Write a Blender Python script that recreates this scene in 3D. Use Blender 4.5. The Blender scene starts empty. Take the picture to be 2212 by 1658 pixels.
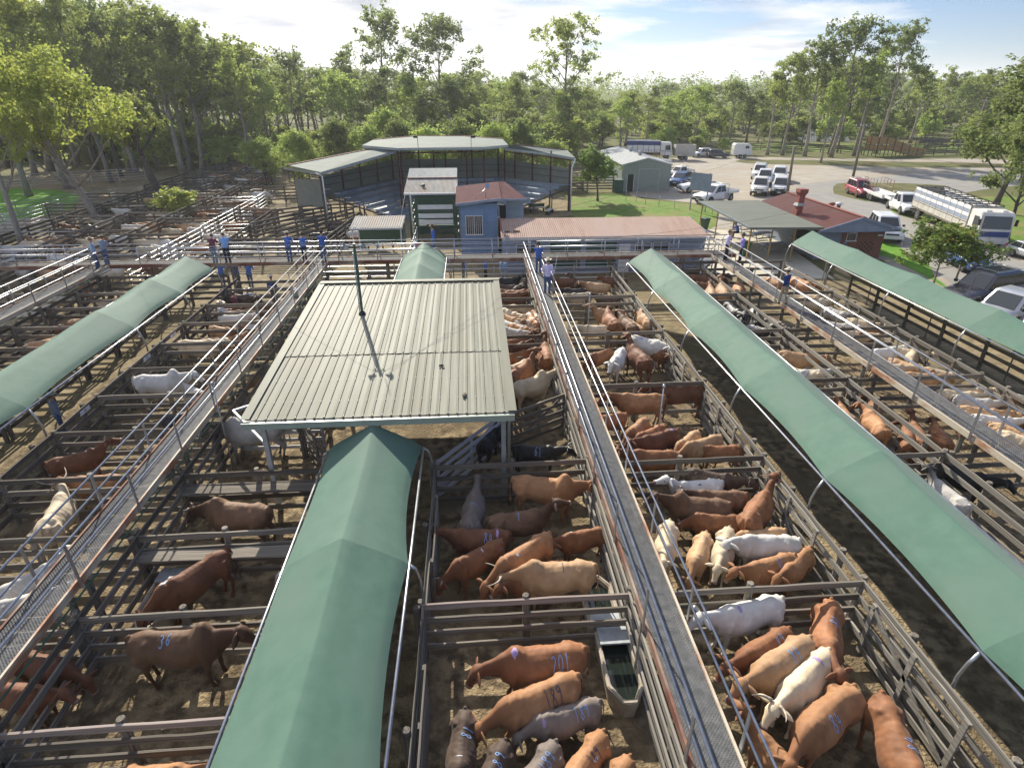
import bpy, bmesh, math, random
from mathutils import Vector, Matrix, noise
from mathutils.bvhtree import BVHTree
sin, cos, pi, rad = math.sin, math.cos, math.pi, math.radians
S = bpy.context.scene
COL = S.collection

# ------------------------------------------------------------------ camera
CAM_H, PITCH, YAW, FPX = 12.2, rad(26.726), rad(3.915), 1279.0
cd = bpy.data.cameras.new('camera'); cam = bpy.data.objects.new('camera', cd); COL.objects.link(cam)
cam.location = (0, 0, CAM_H); cam.rotation_euler = (pi / 2 - PITCH, 0, -YAW)
cd.sensor_width = 36; cd.lens = 36 * FPX / 2212; cd.clip_start = .1; cd.clip_end = 20000
S.camera = cam
# ------------------------------------------------------------------ sun, sky
SUN_AZ, SUN_EL = rad(-15.0), rad(31)          # azimuth from +Y, clockwise positive
sl = bpy.data.lights.new('sun', 'SUN'); sl.energy = 5.0; sl.angle = rad(.53); sl.color = (1, .93, .8)
so = bpy.data.objects.new('sun', sl); COL.objects.link(so)
SUND = Vector((sin(SUN_AZ) * cos(SUN_EL), cos(SUN_AZ) * cos(SUN_EL), sin(SUN_EL)))
so.rotation_euler = SUND.to_track_quat('Z', 'Y').to_euler(); so.location = (-30, 100, 80)
w = bpy.data.worlds.new('World'); S.world = w; w.use_nodes = True
def world():
    nt = w.node_tree; N = nt.nodes; L = nt.links; N.clear()
    out = N.new('ShaderNodeOutputWorld'); bg = N.new('ShaderNodeBackground')
    sky = N.new('ShaderNodeTexSky'); sky.sky_type = 'NISHITA'; sky.sun_disc = False
    sky.sun_elevation = SUN_EL; sky.sun_rotation = SUN_AZ; sky.dust_density = .35; sky.ozone_density = 2.5; sky.altitude = 100
    tc = N.new('ShaderNodeTexCoord')
    def M(op, a, b=None, c=None):
        n = N.new('ShaderNodeMath'); n.operation = op
        for i, x in enumerate((a, b, c)):
            if x is None: continue
            if isinstance(x, (int, float)): n.inputs[i].default_value = x
            else: L.new(x, n.inputs[i])
        return n.outputs[0]
    sp = N.new('ShaderNodeSeparateXYZ'); L.new(tc.outputs['Generated'], sp.inputs[0])
    z = M('MAXIMUM', sp.outputs[2], 0.0)
    den = M('ADD', z, .075)
    cb = N.new('ShaderNodeCombineXYZ')
    L.new(M('DIVIDE', sp.outputs[0], den), cb.inputs[0]); L.new(M('DIVIDE', sp.outputs[1], den), cb.inputs[1])
    n1 = N.new('ShaderNodeTexNoise'); n1.inputs['Scale'].default_value = .42; n1.inputs['Detail'].default_value = 9
    n1.inputs['Roughness'].default_value = .52; n1.inputs['Distortion'].default_value = .25
    L.new(cb.outputs[0], n1.inputs['Vector'])
    n2 = N.new('ShaderNodeTexNoise'); n2.inputs['Scale'].default_value = .85; n2.inputs['Detail'].default_value = 6
    mp = N.new('ShaderNodeMapping'); mp.inputs['Location'].default_value = (3.3, 1.7, 2)
    L.new(cb.outputs[0], mp.inputs[0]); L.new(mp.outputs[0], n2.inputs['Vector'])
    # more cloud towards the sun, clear towards the east
    east = M('MULTIPLY', sp.outputs[0], .42)
    cov = M('SUBTRACT', n1.outputs['Fac'], east)
    ramp = N.new('ShaderNodeMapRange'); ramp.inputs[1].default_value = .33; ramp.inputs[2].default_value = .43
    L.new(cov, ramp.inputs[0])
    grey = N.new('ShaderNodeMapRange'); grey.inputs[1].default_value = .47; grey.inputs[2].default_value = .68
    L.new(n2.outputs['Fac'], grey.inputs[0])
    cc = N.new('ShaderNodeMix'); cc.data_type = 'RGBA'
    cc.inputs[6].default_value = (1.1, 1.09, 1.08, 1); cc.inputs[7].default_value = (.42, .455, .55, 1)
    L.new(grey.outputs[0], cc.inputs[0])
    sk = N.new('ShaderNodeVectorMath'); sk.operation = 'SCALE'; sk.inputs[3].default_value = .075
    tint = N.new('ShaderNodeVectorMath'); tint.operation = 'MULTIPLY'; tint.inputs[1].default_value = (.72, .95, 1.35)
    L.new(sky.outputs[0], tint.inputs[0]); L.new(tint.outputs[0], sk.inputs[0])
    mx = N.new('ShaderNodeMix'); mx.data_type = 'RGBA'
    # the cloud bank stands low over the southern horizon; out-of-frame cover overhead and behind is thinned to set fill light
    fade = N.new('ShaderNodeMapRange'); fade.inputs[1].default_value = .5; fade.inputs[2].default_value = .2; fade.inputs[3].default_value = .55; L.new(sp.outputs[2], fade.inputs[0])
    fy = N.new('ShaderNodeMapRange'); fy.inputs[1].default_value = -.1; fy.inputs[2].default_value = .45; fy.inputs[3].default_value = .5; L.new(sp.outputs[1], fy.inputs[0])
    cf = M('MULTIPLY', M('MULTIPLY', ramp.outputs[0], fade.outputs[0]), fy.outputs[0])
    L.new(cf, mx.inputs[0]); L.new(sk.outputs[0], mx.inputs[6]); L.new(cc.outputs[2], mx.inputs[7])
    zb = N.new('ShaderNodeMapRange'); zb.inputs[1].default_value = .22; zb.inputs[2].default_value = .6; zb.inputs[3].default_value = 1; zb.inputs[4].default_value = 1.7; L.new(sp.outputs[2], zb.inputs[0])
    vm = N.new('ShaderNodeVectorMath'); vm.operation = 'SCALE'; L.new(mx.outputs[2], vm.inputs[0]); L.new(zb.outputs[0], vm.inputs[3])     # unseen overhead sky brightened to add fill light
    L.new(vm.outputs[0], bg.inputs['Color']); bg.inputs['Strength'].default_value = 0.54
    L.new(bg.outputs[0], out.inputs[0])
world()
S.view_settings.view_transform = 'Standard'; S.view_settings.look = 'None'
S.view_settings.exposure = 0.9; S.view_settings.gamma = 1; S.view_settings.use_curve_mapping = False
S.cycles.max_bounces = 6; S.cycles.diffuse_bounces = 3; S.cycles.glossy_bounces = 2
S.cycles.transmission_bounces = 3; S.cycles.transparent_max_bounces = 12; S.cycles.volume_bounces = 0
S.cycles.use_denoising = True; S.cycles.sample_clamp_indirect = 4

# ------------------------------------------------------------------ survey: photo point -> place in the world
_f = Vector((sin(YAW) * cos(PITCH), cos(YAW) * cos(PITCH), -sin(PITCH)))
_r = Vector((cos(YAW), -sin(YAW), 0)); _u = _r.cross(_f)
def ray(x, y): return _f + _r * ((x - 1106) / FPX) - _u * ((y - 829) / FPX)
def G(x, y, z=0.0):
    d = ray(x, y); t = (z - CAM_H) / d.z
    return Vector((0, 0, CAM_H)) + d * t
def GY(x, y, Y):
    d = ray(x, y); return Vector((0, 0, CAM_H)) + d * (Y / d.y)

# ------------------------------------------------------------------ mesh helpers
R = random.Random(7)
class MB:
    def __init__(s): s.v = []; s.f = []; s.s = []; s.m = []
    def add(s, vs, fs, sm=False, mi=0):
        o = len(s.v); s.v += [tuple(v) for v in vs]
        for f in fs: s.f.append([i + o for i in f]); s.s.append(sm); s.m.append(mi)
        return s
    def box(s, x0, x1, y0, y1, z0, z1, mi=0):
        v = [(x, y, z) for z in (z0, z1) for y in (y0, y1) for x in (x0, x1)]
        return s.add(v, [(0, 2, 3, 1), (4, 5, 7, 6), (0, 1, 5, 4), (2, 6, 7, 3), (0, 4, 6, 2), (1, 3, 7, 5)], False, mi)
    def beam(s, a, b, w_, h_, up=(0, 0, 1), mi=0):
        a = Vector(a); b = Vector(b); d = (b - a).normalized(); u = Vector(up)
        if abs(d.dot(u)) > .99: u = Vector((0, 1, 0))
        sd = d.cross(u).normalized() * (w_ / 2); u = sd.cross(d).normalized() * (h_ / 2)
        v = []
        for p in (a, b): v += [p - sd - u, p + sd - u, p + sd + u, p - sd + u]
        return s.add(v, [(0, 1, 2, 3), (7, 6, 5, 4), (0, 4, 5, 1), (1, 5, 6, 2), (2, 6, 7, 3), (3, 7, 4, 0)], False, mi)
    def loft(s, rings, sm=True, mi=0, cap=True, closed=True):
        n = len(rings[0]); v = [p for r in rings for p in r]; f = []
        for i in range(len(rings) - 1):
            for j in range(n if closed else n - 1):
                k = (j + 1) % n
                f.append((i * n + j, i * n + k, (i + 1) * n + k, (i + 1) * n + j))
        s.add(v, f, sm, mi)
        if cap and closed:
            o = len(s.v) - len(v)
            s.f.append([o + j for j in range(n)][::-1]); s.s.append(False); s.m.append(mi)
            s.f.append([o + (len(rings) - 1) * n + j for j in range(n)]); s.s.append(False); s.m.append(mi)
        return s
    def tube(s, pts, r, n=6, sm=True, mi=0, cap=True):
        pts = [Vector(p) for p in pts]; rings = []
        t0 = (pts[1] - pts[0]).normalized()
        ref = Vector((0, 0, 1)) if abs(t0.z) < .9 else Vector((1, 0, 0))
        a = t0.cross(ref).normalized()
        for i, p in enumerate(pts):
            t = (pts[min(i + 1, len(pts) - 1)] - pts[max(i - 1, 0)]).normalized()
            a = (a - t * a.dot(t)).normalized(); b = t.cross(a)
            rr = r[i] if isinstance(r, (list, tuple)) else r
            if isinstance(rr, (list, tuple)): ra, rb = rr
            else: ra = rb = rr
            rings.append([p + a * (ra * cos(2 * pi * j / n)) + b * (rb * sin(2 * pi * j / n)) for j in range(n)])
        return s.loft(rings, sm, mi, cap)
    def lathe(s, prof, c=(0, 0, 0), n=14, sm=True, mi=0, axis='z'):
        rings = []
        for r, z in prof:
            ring = []
            for j in range(n):
                a = 2 * pi * j / n
                p = (r * cos(a), r * sin(a), z) if axis == 'z' else (r * cos(a), z, r * sin(a))
                ring.append((p[0] + c[0], p[1] + c[1], p[2] + c[2]))
            rings.append(ring)
        return s.loft(rings, sm, mi)
    def poly(s, pts, t=None, mi=0):
        n = len(pts); s.add(pts, [list(range(n))], False, mi)
        return s
    def prism(s, pts2, y0, y1, mi=0):          # outline in x,z pushed along y
        n = len(pts2); v = [(x, y0, z) for x, z in pts2] + [(x, y1, z) for x, z in pts2]
        f = [list(range(n)), list(range(2 * n - 1, n - 1, -1))]
        f += [(i, i + n, (i + 1) % n + n, (i + 1) % n) for i in range(n)]
        return s.add(v, f, False, mi)
    def mesh(s, name, mat=None):
        me = bpy.data.meshes.new(name); me.from_pydata(s.v, [], s.f)
        me.polygons.foreach_set('use_smooth', s.s)
        mats = mat if isinstance(mat, (list, tuple)) else [mat]
        for m in mats:
            if m: me.materials.append(m)
        if any(s.m): me.polygons.foreach_set('material_index', s.m)
        me.update(); return me
    def build(s, name, mat, parent=None, loc=None):
        return inst(name, s.mesh(name, mat), parent, loc)
def inst(name, me, parent=None, loc=None, rot=None, scale=None, mat=None):
    o = bpy.data.objects.new(name, me); COL.objects.link(o)
    if parent: o.parent = parent
    if loc is not None: o.location = loc
    if rot is not None: o.rotation_euler = rot if hasattr(rot, '__len__') else (0, 0, rot)
    if scale is not None: o.scale = scale if hasattr(scale, '__len__') else (scale,) * 3
    if mat: o.material_slots[0].link = 'OBJECT'; o.material_slots[0].material = mat
    return o
def tag(o, label, cat, group=None, kind=None):
    if label: o['label'] = label
    if cat: o['category'] = cat
    if group: o['group'] = group
    if kind: o['kind'] = kind
    return o
def thing(name, label, cat, loc=(0, 0, 0), rz=0, group=None, scale=None):
    o = bpy.data.objects.new(name, None); COL.objects.link(o)
    o.location = loc; o.rotation_euler = (0, 0, rz); o.empty_display_size = .2
    if scale: o.scale = (scale,) * 3
    return tag(o, label, cat, group)
def struct(name, mb, mat, **k):
    o = mb.build(name, mat, **k); o['kind'] = 'structure'; return o
def bevel(o, w_=.02, seg=2):
    bm = bmesh.new(); bm.from_mesh(o.data)
    bmesh.ops.remove_doubles(bm, verts=bm.verts, dist=.0005)
    bmesh.ops.bevel(bm, geom=[e for e in bm.edges if len(e.link_faces) == 2 and e.calc_face_angle(0) > .5], offset=w_, segments=seg, affect='EDGES', clamp_overlap=True)
    bm.to_mesh(o.data); bm.free(); o.data.polygons.foreach_set('use_smooth', [False] * len(o.data.polygons)); return o
ORD = ['first', 'second', 'third', 'fourth', 'fifth', 'sixth', 'seventh', 'eighth', 'ninth', 'tenth', 'eleventh', 'twelfth', 'thirteenth', 'fourteenth', 'fifteenth', 'sixteenth']

# ------------------------------------------------------------------ materials
def mat(name, col, col2=None, rough=.7, metal=0, scale=4, stretch=(1, 1, 1), bump=0, bscale=None, rnd=0, spec=.35,
        col3=None, detail=5, lo=.35, hi=.65, coords='Object', trans=0, sheen=0, coat=0):
    m = bpy.data.materials.new(name); m.use_nodes = True; nt = m.node_tree; N = nt.nodes; L = nt.links
    b = N['Principled BSDF']; b.inputs['Roughness'].default_value = rough; b.inputs['Metallic'].default_value = metal
    b.inputs['Specular IOR Level'].default_value = spec
    if coat: b.inputs['Coat Weight'].default_value = coat; b.inputs['Coat Roughness'].default_value = .08
    if sheen: b.inputs['Sheen Weight'].default_value = sheen
    c = (*col, 1); src = None
    tc = N.new('ShaderNodeTexCoord'); oi = N.new('ShaderNodeObjectInfo')
    if col2 or bump:
        ad = N.new('ShaderNodeVectorMath'); ad.operation = 'ADD'
        sc = N.new('ShaderNodeVectorMath'); sc.operation = 'SCALE'; sc.inputs[3].default_value = 37 if coords == 'Object' else 0
        cx = N.new('ShaderNodeCombineXYZ')
        for i in range(3): L.new(oi.outputs['Random'], cx.inputs[i])
        L.new(cx.outputs[0], sc.inputs[0]); L.new(tc.outputs['Object'], ad.inputs[0]); L.new(sc.outputs[0], ad.inputs[1])
        mp = N.new('ShaderNodeMapping'); mp.inputs['Scale'].default_value = stretch; L.new(ad.outputs[0], mp.inputs[0])
        vec = mp.outputs[0]
    if col2:
        n = N.new('ShaderNodeTexNoise'); n.inputs['Scale'].default_value = scale; n.inputs['Detail'].default_value = detail
        n.inputs['Roughness'].default_value = .62; L.new(vec, n.inputs['Vector'])
        r = N.new('ShaderNodeMapRange'); r.inputs[1].default_value = lo; r.inputs[2].default_value = hi; L.new(n.outputs['Fac'], r.inputs[0])
        mx = N.new('ShaderNodeMix'); mx.data_type = 'RGBA'; mx.inputs[6].default_value = c; mx.inputs[7].default_value = (*col2, 1)
        L.new(r.outputs[0], mx.inputs[0]); src = mx.outputs[2]
        if col3:
            n = N.new('ShaderNodeTexNoise'); n.inputs['Scale'].default_value = scale * .23; n.inputs['Detail'].default_value = 4; L.new(vec, n.inputs['Vector'])
            r = N.new('ShaderNodeMapRange'); r.inputs[1].default_value = .45; r.inputs[2].default_value = .65; L.new(n.outputs['Fac'], r.inputs[0])
            mx = N.new('ShaderNodeMix'); mx.data_type = 'RGBA'; mx.inputs[7].default_value = (*col3, 1)
            L.new(r.outputs[0], mx.inputs[0]); L.new(src, mx.inputs[6]); src = mx.outputs[2]
    if rnd:
        hs = N.new('ShaderNodeHueSaturation'); mr = N.new('ShaderNodeMapRange'); mr.inputs[3].default_value = 1 - rnd; mr.inputs[4].default_value = 1 + rnd
        L.new(oi.outputs['Random'], mr.inputs[0]); L.new(mr.outputs[0], hs.inputs['Value'])
        if src: L.new(src, hs.inputs['Color'])
        else: hs.inputs['Color'].default_value = c
        src = hs.outputs[0]
    if src: L.new(src, b.inputs['Base Color'])
    else: b.inputs['Base Color'].default_value = c
    if bump:
        n = N.new('ShaderNodeTexNoise'); n.inputs['Scale'].default_value = bscale or scale * 3; n.inputs['Detail'].default_value = 6; L.new(vec, n.inputs['Vector'])
        bp = N.new('ShaderNodeBump'); bp.inputs['Strength'].default_value = min(1, bump); bp.inputs['Distance'].default_value = .02 * max(1, bump)
        L.new(n.outputs['Fac'], bp.inputs['Height']); L.new(bp.outputs[0], b.inputs['Normal'])
    if trans:
        t = N.new('ShaderNodeBsdfTranslucent'); ms = N.new('ShaderNodeMixShader'); ms.inputs[0].default_value = trans
        if src: L.new(src, t.inputs['Color'])
        else: t.inputs['Color'].default_value = c
        L.new(b.outputs[0], ms.inputs[1]); L.new(t.outputs[0], ms.inputs[2]); L.new(ms.outputs[0], N['Material Output'].inputs[0])
    m['_s'] = 1
    return m
W_ = dict(stretch=(.25, 6, 6), scale=5, rough=.85, spec=.2)
MT = {}
MT['wood'] = mat('weathered_timber', (.095, .083, .068), (.25, .225, .185), rnd=.35, bump=.5, col3=(.13, .11, .09), **W_)
MT['postwood'] = mat('post_timber', (.10, .085, .068), (.25, .225, .185), rnd=.3, bump=.5, stretch=(6, 6, .4), scale=5, rough=.85, spec=.2)
MT['dwood'] = mat('dark_timber', (.06, .052, .044), (.18, .16, .13), rnd=.3, bump=.5, **W_)
MT['lwood'] = mat('bleached_timber', (.13, .115, .095), (.33, .31, .27), rnd=.2, bump=.4, **W_)
MT['whitewood'] = mat('whitewashed_timber', (.34, .34, .35), (.62, .62, .63), rnd=.15, bump=.3, **W_)
MT['pinkwood'] = mat('new_timber', (.22, .175, .15), (.34, .285, .25), rnd=.1, bump=.2, **W_)
MT['galv'] = mat('galvanised_steel', (.36, .37, .39), (.50, .51, .53), rough=.36, metal=.8, scale=7, rnd=.1, spec=.5)
MT['paleg'] = mat('pale_pipe', (.50, .50, .48), (.64, .64, .62), rough=.45, metal=.3, scale=7, rnd=.1, spec=.5)
MT['steel'] = mat('painted_steel_grey', (.30, .33, .34), (.42, .45, .46), rough=.5, metal=.2, scale=5, rnd=.08)
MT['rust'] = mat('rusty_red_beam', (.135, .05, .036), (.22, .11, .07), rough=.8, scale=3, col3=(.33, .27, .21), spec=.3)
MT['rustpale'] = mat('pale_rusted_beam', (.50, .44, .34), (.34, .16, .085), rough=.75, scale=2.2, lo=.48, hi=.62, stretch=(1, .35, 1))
MT['greenpipe'] = mat('green_paint', (.025, .085, .06), (.04, .12, .08), rough=.5, scale=4)
MT['roof'] = mat('cream_roof_sheet', (.18, .18, .138), (.235, .235, .185), rough=.58, scale=1.2, stretch=(3, .25, 1), spec=.09, col3=(.17, .165, .125))
MT['rooftrim'] = mat('grey_green_gutter', (.25, .30, .25), (.30, .35, .29), rough=.4, scale=2)
MT['cloth'] = mat('green_shade_cloth', (.066, .145, .103), (.086, .172, .125), rough=.75, scale=2.2, col3=(.095, .165, .125), bump=.25, bscale=160, trans=.12, spec=.3, sheen=.1)
MT['conc'] = mat('stained_concrete', (.30, .25, .19), (.42, .37, .29), rough=.85, scale=4, bump=.3)
MT['water'] = mat('trough_water', (.015, .022, .018), rough=.05, spec=.6)
MT['pink'] = mat('faded_red_roof', (.33, .225, .175), (.40, .29, .235), rough=.85, spec=.12, scale=1.3, stretch=(2.5, .4, 1), col3=(.38, .285, .24))
MT['zinc'] = mat('zinc_roof', (.24, .23, .21), (.34, .33, .31), rough=.75, spec=.15, scale=1.6, stretch=(2, .5, 1), col3=(.30, .25, .2))
MT['zincnew'] = mat('pale_zinc_roof', (.30, .31, .30), (.38, .39, .375), rough=.75, spec=.15, scale=1.6, stretch=(2, .5, 1))
MT['stadroof'] = mat('grandstand_roof_sheet', (.125, .15, .13), (.165, .19, .168), rough=.8, scale=.7, stretch=(1, 2, 1), spec=.15)
MT['redtrim'] = mat('red_capping', (.21, .062, .05), (.26, .085, .065), rough=.75)
MT['greywall'] = mat('grey_sheet_wall', (.165, .185, .165), (.205, .225, .2), rough=.6, scale=1.5)
MT['seat'] = mat('blue_grey_seating', (.24, .29, .345), (.30, .35, .40), rough=.6, scale=2, stretch=(.4, 1, 2), col3=(.17, .21, .25))
MT['blue'] = mat('blue_weatherboard', (.135, .23, .38), (.17, .265, .42), rough=.55, scale=2)
MT['bluegrey'] = mat('blue_grey_wall', (.20, .24, .32), (.25, .29, .37), rough=.6, scale=2)
MT['white'] = mat('white_paint', (.74, .74, .74), (.66, .65, .63), rough=.5, scale=3)
MT['dgreen'] = mat('dark_green_paint', (.03, .075, .055), (.045, .10, .07), rough=.5, scale=3)
MT['maroon'] = mat('maroon_roof', (.062, .022, .026), (.095, .034, .037), rough=.9, spec=.08, scale=1.6)
MT['redroof'] = mat('brick_red_roof', (.17, .075, .062), (.22, .10, .085), rough=.85, spec=.2, scale=1.1, stretch=(.4, 2, 1), col3=(.20, .11, .095))
MT['slate'] = mat('grey_green_roof', (.105, .115, .095), (.15, .16, .13), rough=.75, spec=.2, scale=1.1, stretch=(.3, 3, 1))
MT['brick'] = mat('brown_brick', (.20, .085, .055), (.27, .125, .085), rough=.85, scale=9, stretch=(1, 1, 3))
MT['shed'] = mat('grey_green_shed', (.225, .255, .225), (.255, .285, .25), rough=.5, scale=1)
MT['dark'] = mat('dark_interior', (.012, .012, .013), rough=.8)
MT['black'] = mat('black_plastic', (.018, .018, .02), rough=.45)
MT['tyre'] = mat('tyre_rubber', (.02, .02, .02), (.05, .045, .04), rough=.85, scale=4)
MT['rim'] = mat('alloy_rim', (.45, .45, .46), rough=.3, metal=.8)
MT['glass'] = mat('tinted_glass', (.02, .025, .03), rough=.06, spec=.8)
MT['lamp'] = mat('headlamp_lens', (.7, .72, .72), rough=.1, spec=.8)
MT['redlamp'] = mat('tail_lamp', (.35, .02, .015), rough=.2)
MT['chrome'] = mat('chrome', (.7, .7, .7), rough=.15, metal=1)
MT['plate'] = mat('white_sign_plate', (.68, .69, .7), rough=.4)
MT['ink'] = mat('black_lettering', (.02, .02, .025), rough=.6)
MT['cable'] = mat('black_cable', (.03, .03, .03), rough=.6)
MT['pole'] = mat('pole_timber', (.15, .125, .10), (.24, .205, .165), rough=.85, stretch=(5, 5, .4), scale=3)
MT['beige'] = mat('beige_paint', (.55, .49, .38), rough=.6)
MT['hide'] = mat('bare_timber_yellow', (.30, .19, .08), (.38, .25, .12), rough=.8, **{k: v for k, v in W_.items() if k not in ('rough',)})
# ------------------------------------------------------------------ ground
MT['soil'] = mat('trampled_manure_soil', (.105, .078, .047), (.31, .238, .14), rough=.95, scale=2.6, bump=3.5, bscale=13, lo=.42, hi=.60, detail=9, coords='W', spec=.15, col3=(.165, .125, .073))
MT['lane'] = mat('lane_soil', (.15, .118, .07), (.30, .24, .142), rough=.95, scale=2.2, bump=2, bscale=14, coords='W', spec=.15, col3=(.19, .15, .08))
MT['dry'] = mat('dry_forest_floor', (.085, .085, .035), (.15, .135, .06), rough=.95, scale=.35, bump=1, bscale=6, coords='W', col3=(.10, .12, .04), spec=.1)
MT['grass'] = mat('mown_grass', (.085, .15, .022), (.15, .225, .04), rough=.9, scale=1.3, bump=1.5, bscale=25, coords='W', col3=(.19, .18, .065), spec=.15)
MT['lush'] = mat('lush_grass', (.075, .19, .015), (.14, .29, .03), rough=.9, scale=1.1, bump=1.5, bscale=20, coords='W', spec=.15)
MT['gravel'] = mat('pale_gravel', (.275, .25, .205), (.36, .33, .275), rough=.95, scale=.5, bump=1, bscale=18, coords='W', col3=(.31, .26, .20), spec=.15, stretch=(1, 1.6, 1))
MT['asph'] = mat('worn_asphalt', (.205, .20, .185), (.265, .255, .235), rough=.9, scale=.7, bump=.5, bscale=30, coords='W', col3=(.25, .235, .205), spec=.2)
MT['slab'] = mat('concrete_slab', (.42, .38, .30), (.52, .48, .39), rough=.85, scale=.8, coords='W')
def sheet(name, pts, z, m, smooth=0):
    pts = [Vector((p[0], p[1], 0)) for p in pts]
    for _ in range(smooth):
        q = []
        for i in range(len(pts)):
            a, b = pts[i], pts[(i + 1) % len(pts)]; q += [a * .75 + b * .25, a * .25 + b * .75]
        pts = q
    rr = random.Random(len(name)); out = []
    if smooth:
        for p in pts: out.append((p.x + rr.uniform(-.35, .35), p.y + rr.uniform(-.35, .35), z))
    else: out = [(p.x, p.y, z) for p in pts]
    mb = MB(); mb.poly(out); return struct(name, mb, m)
gm = MB(); gm.poly([(-3600, -60, 0), (3600, -60, 0), (3600, 3900, 0), (-3600, 3900, 0)])
struct('ground', gm, MT['dry'])
sheet('yard_ground', [(-75, 1), (27, 1), (27, 37), (18, 46), (-1, 56), (12, 64), (9, 110), (-66, 106), (-75, 60)], .004, MT['lane'])
# trodden pen soil near the camera, as uneven ground
def rough_soil():
    mb = MB(); x0, x1, y0, y1, st = -17, 21, 2.2, 26, .075
    nx = int((x1 - x0) / st); ny = int((y1 - y0) / st); vs = []; nz = noise.noise
    for j in range(ny + 1):
        for i in range(nx + 1):
            x = x0 + i * st; y = y0 + j * st
            lane = .3 if (-4.4 < x < -1.45 or 9.1 < x < 12.2 or x < -14.4) else 1
            k = max(0, nz((x * .55, y * .55, 3)) + .25) * 1.5
            h = nz((x * .45, y * .45, 0)) * .03 + (abs(nz((x * 3.7, y * 3.7, 5))) * .06 + nz((x * 7.5, y * 7.5, 9)) * .05) * lane * k
            vs.append((x, y, .06 + h))
    f = []
    for j in range(ny):
        for i in range(nx):
            a = j * (nx + 1) + i; f.append((a, a + 1, a + nx + 2, a + nx + 1))
    mb.add(vs, f, True); return struct('pen_soil', mb, MT['soil'])
rough_soil()
sheet('lawn', [(10.6, 58), (11.5, 74), (15, 77), (19, 77), (19.5, 73.2), (24, 70), (27.5, 67), (24.5, 58), (22, 55), (14, 50), (7, 50)], .008, MT['grass'], 1)
sheet('lawn', [G(*p) for p in ((1880, 545), (1940, 560), (2010, 610), (2060, 630), (2020, 590), (1985, 560), (1935, 530), (1900, 520))] , .012, MT['lush'], 1)
sheet('paddock_grass', [(-66, 88), (-50, 83), (-44, 72), (-45, 66), (-49, 60), (-66, 62)], .008, MT['lush'], 1)
sheet('carpark_gravel', [(19, 46), (24, 62), (27.5, 68), (20.5, 74), (19.6, 78), (27, 80), (27, 105), (38, 118), (52, 118), (75, 112), (100, 112), (100, 96), (70, 84), (54, 62), (50, 50), (50, 30), (46, 18), (29, 24), (29, 36), (33, 46)], .006, MT['gravel'], 1)
sheet('road', [(36, 20), (31.5, 34), (34.5, 42), (37, 50), (36, 60), (35, 70), (41, 78), (52, 87), (75, 93), (105, 97), (105, 86), (72, 79), (58, 72), (50, 68), (46.5, 62), (43.5, 52), (42, 42), (44, 33), (49, 20)], .011, MT['asph'], 2)
sheet('road', [(53, 20), (56, 45), (60, 58), (72, 68), (110, 80), (110, 70), (80, 60), (66, 50), (61, 40), (60, 20)], .015, MT['asph'], 2)
sheet('verge', [(52, 84), (48, 79), (45.5, 73), (46.5, 68), (52, 72), (60, 77), (66, 80), (60, 83)], .017, MT['dry'], 1)
sheet('verge', [(44.8, 62), (48, 66), (55, 70), (62, 72), (70, 70), (62, 60), (57, 48), (54, 30), (48, 30), (46, 42), (46.2, 54)], .019, MT['grass'], 1)
sheet('verge', [(48, 106), (58, 104), (75, 99), (95, 98), (95, 104), (75, 108), (56, 113), (48, 112)], .019, MT['dry'], 1)
sheet('pavement', [(17.5, 40), (17.5, 47), (21, 55.5), (27.5, 54.5), (26.2, 44), (25.5, 39)], .02, MT['slab'])
sheet('footpath', [G(*p) for p in ((1905, 560), (1925, 562), (1965, 590), (1935, 592))], .024, MT['conc'])
sheet('paddock_grass', [(55, 128), (100, 122), (120, 140), (60, 150)], .008, MT['grass'], 1)
# distant ranges
def hills():
    for k, (Y, base, amp, x0, x1, sd, c) in enumerate(((2300, 10, 26, 100, 2600, 3, (.10, .13, .12)), (3000, 22, 34, -2200, 3200, 11, (.12, .15, .15)))):
        mb = MB(); n = 160; rows = []
        for t in (0, .3, .65, 1, .6):
            row = []
            for i in range(n + 1):
                x = x0 + (x1 - x0) * i / n; hh = base + amp * (noise.fractal((x / 330, sd, 0), 1, 2, 5) * .6 + .3)
                if k == 0: hh *= max(0, min(1, (x - 200) / 500))
                row.append((x, Y + (t if len(rows) < 4 else 1.5) * 300, max(0, hh) * t - 3))
            rows.append(row)
        vs = [p for r in rows for p in r]; f = []
        for j in range(len(rows) - 1):
            for i in range(n): a = j * (n + 1) + i; f.append((a, a + 1, a + n + 2, a + n + 1))
        mb.add(vs, f, True); struct('hills', mb, mat('wooded_range', c, tuple(v * 1.2 for v in c), scale=.01, coords='W'))
hills()

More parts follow.
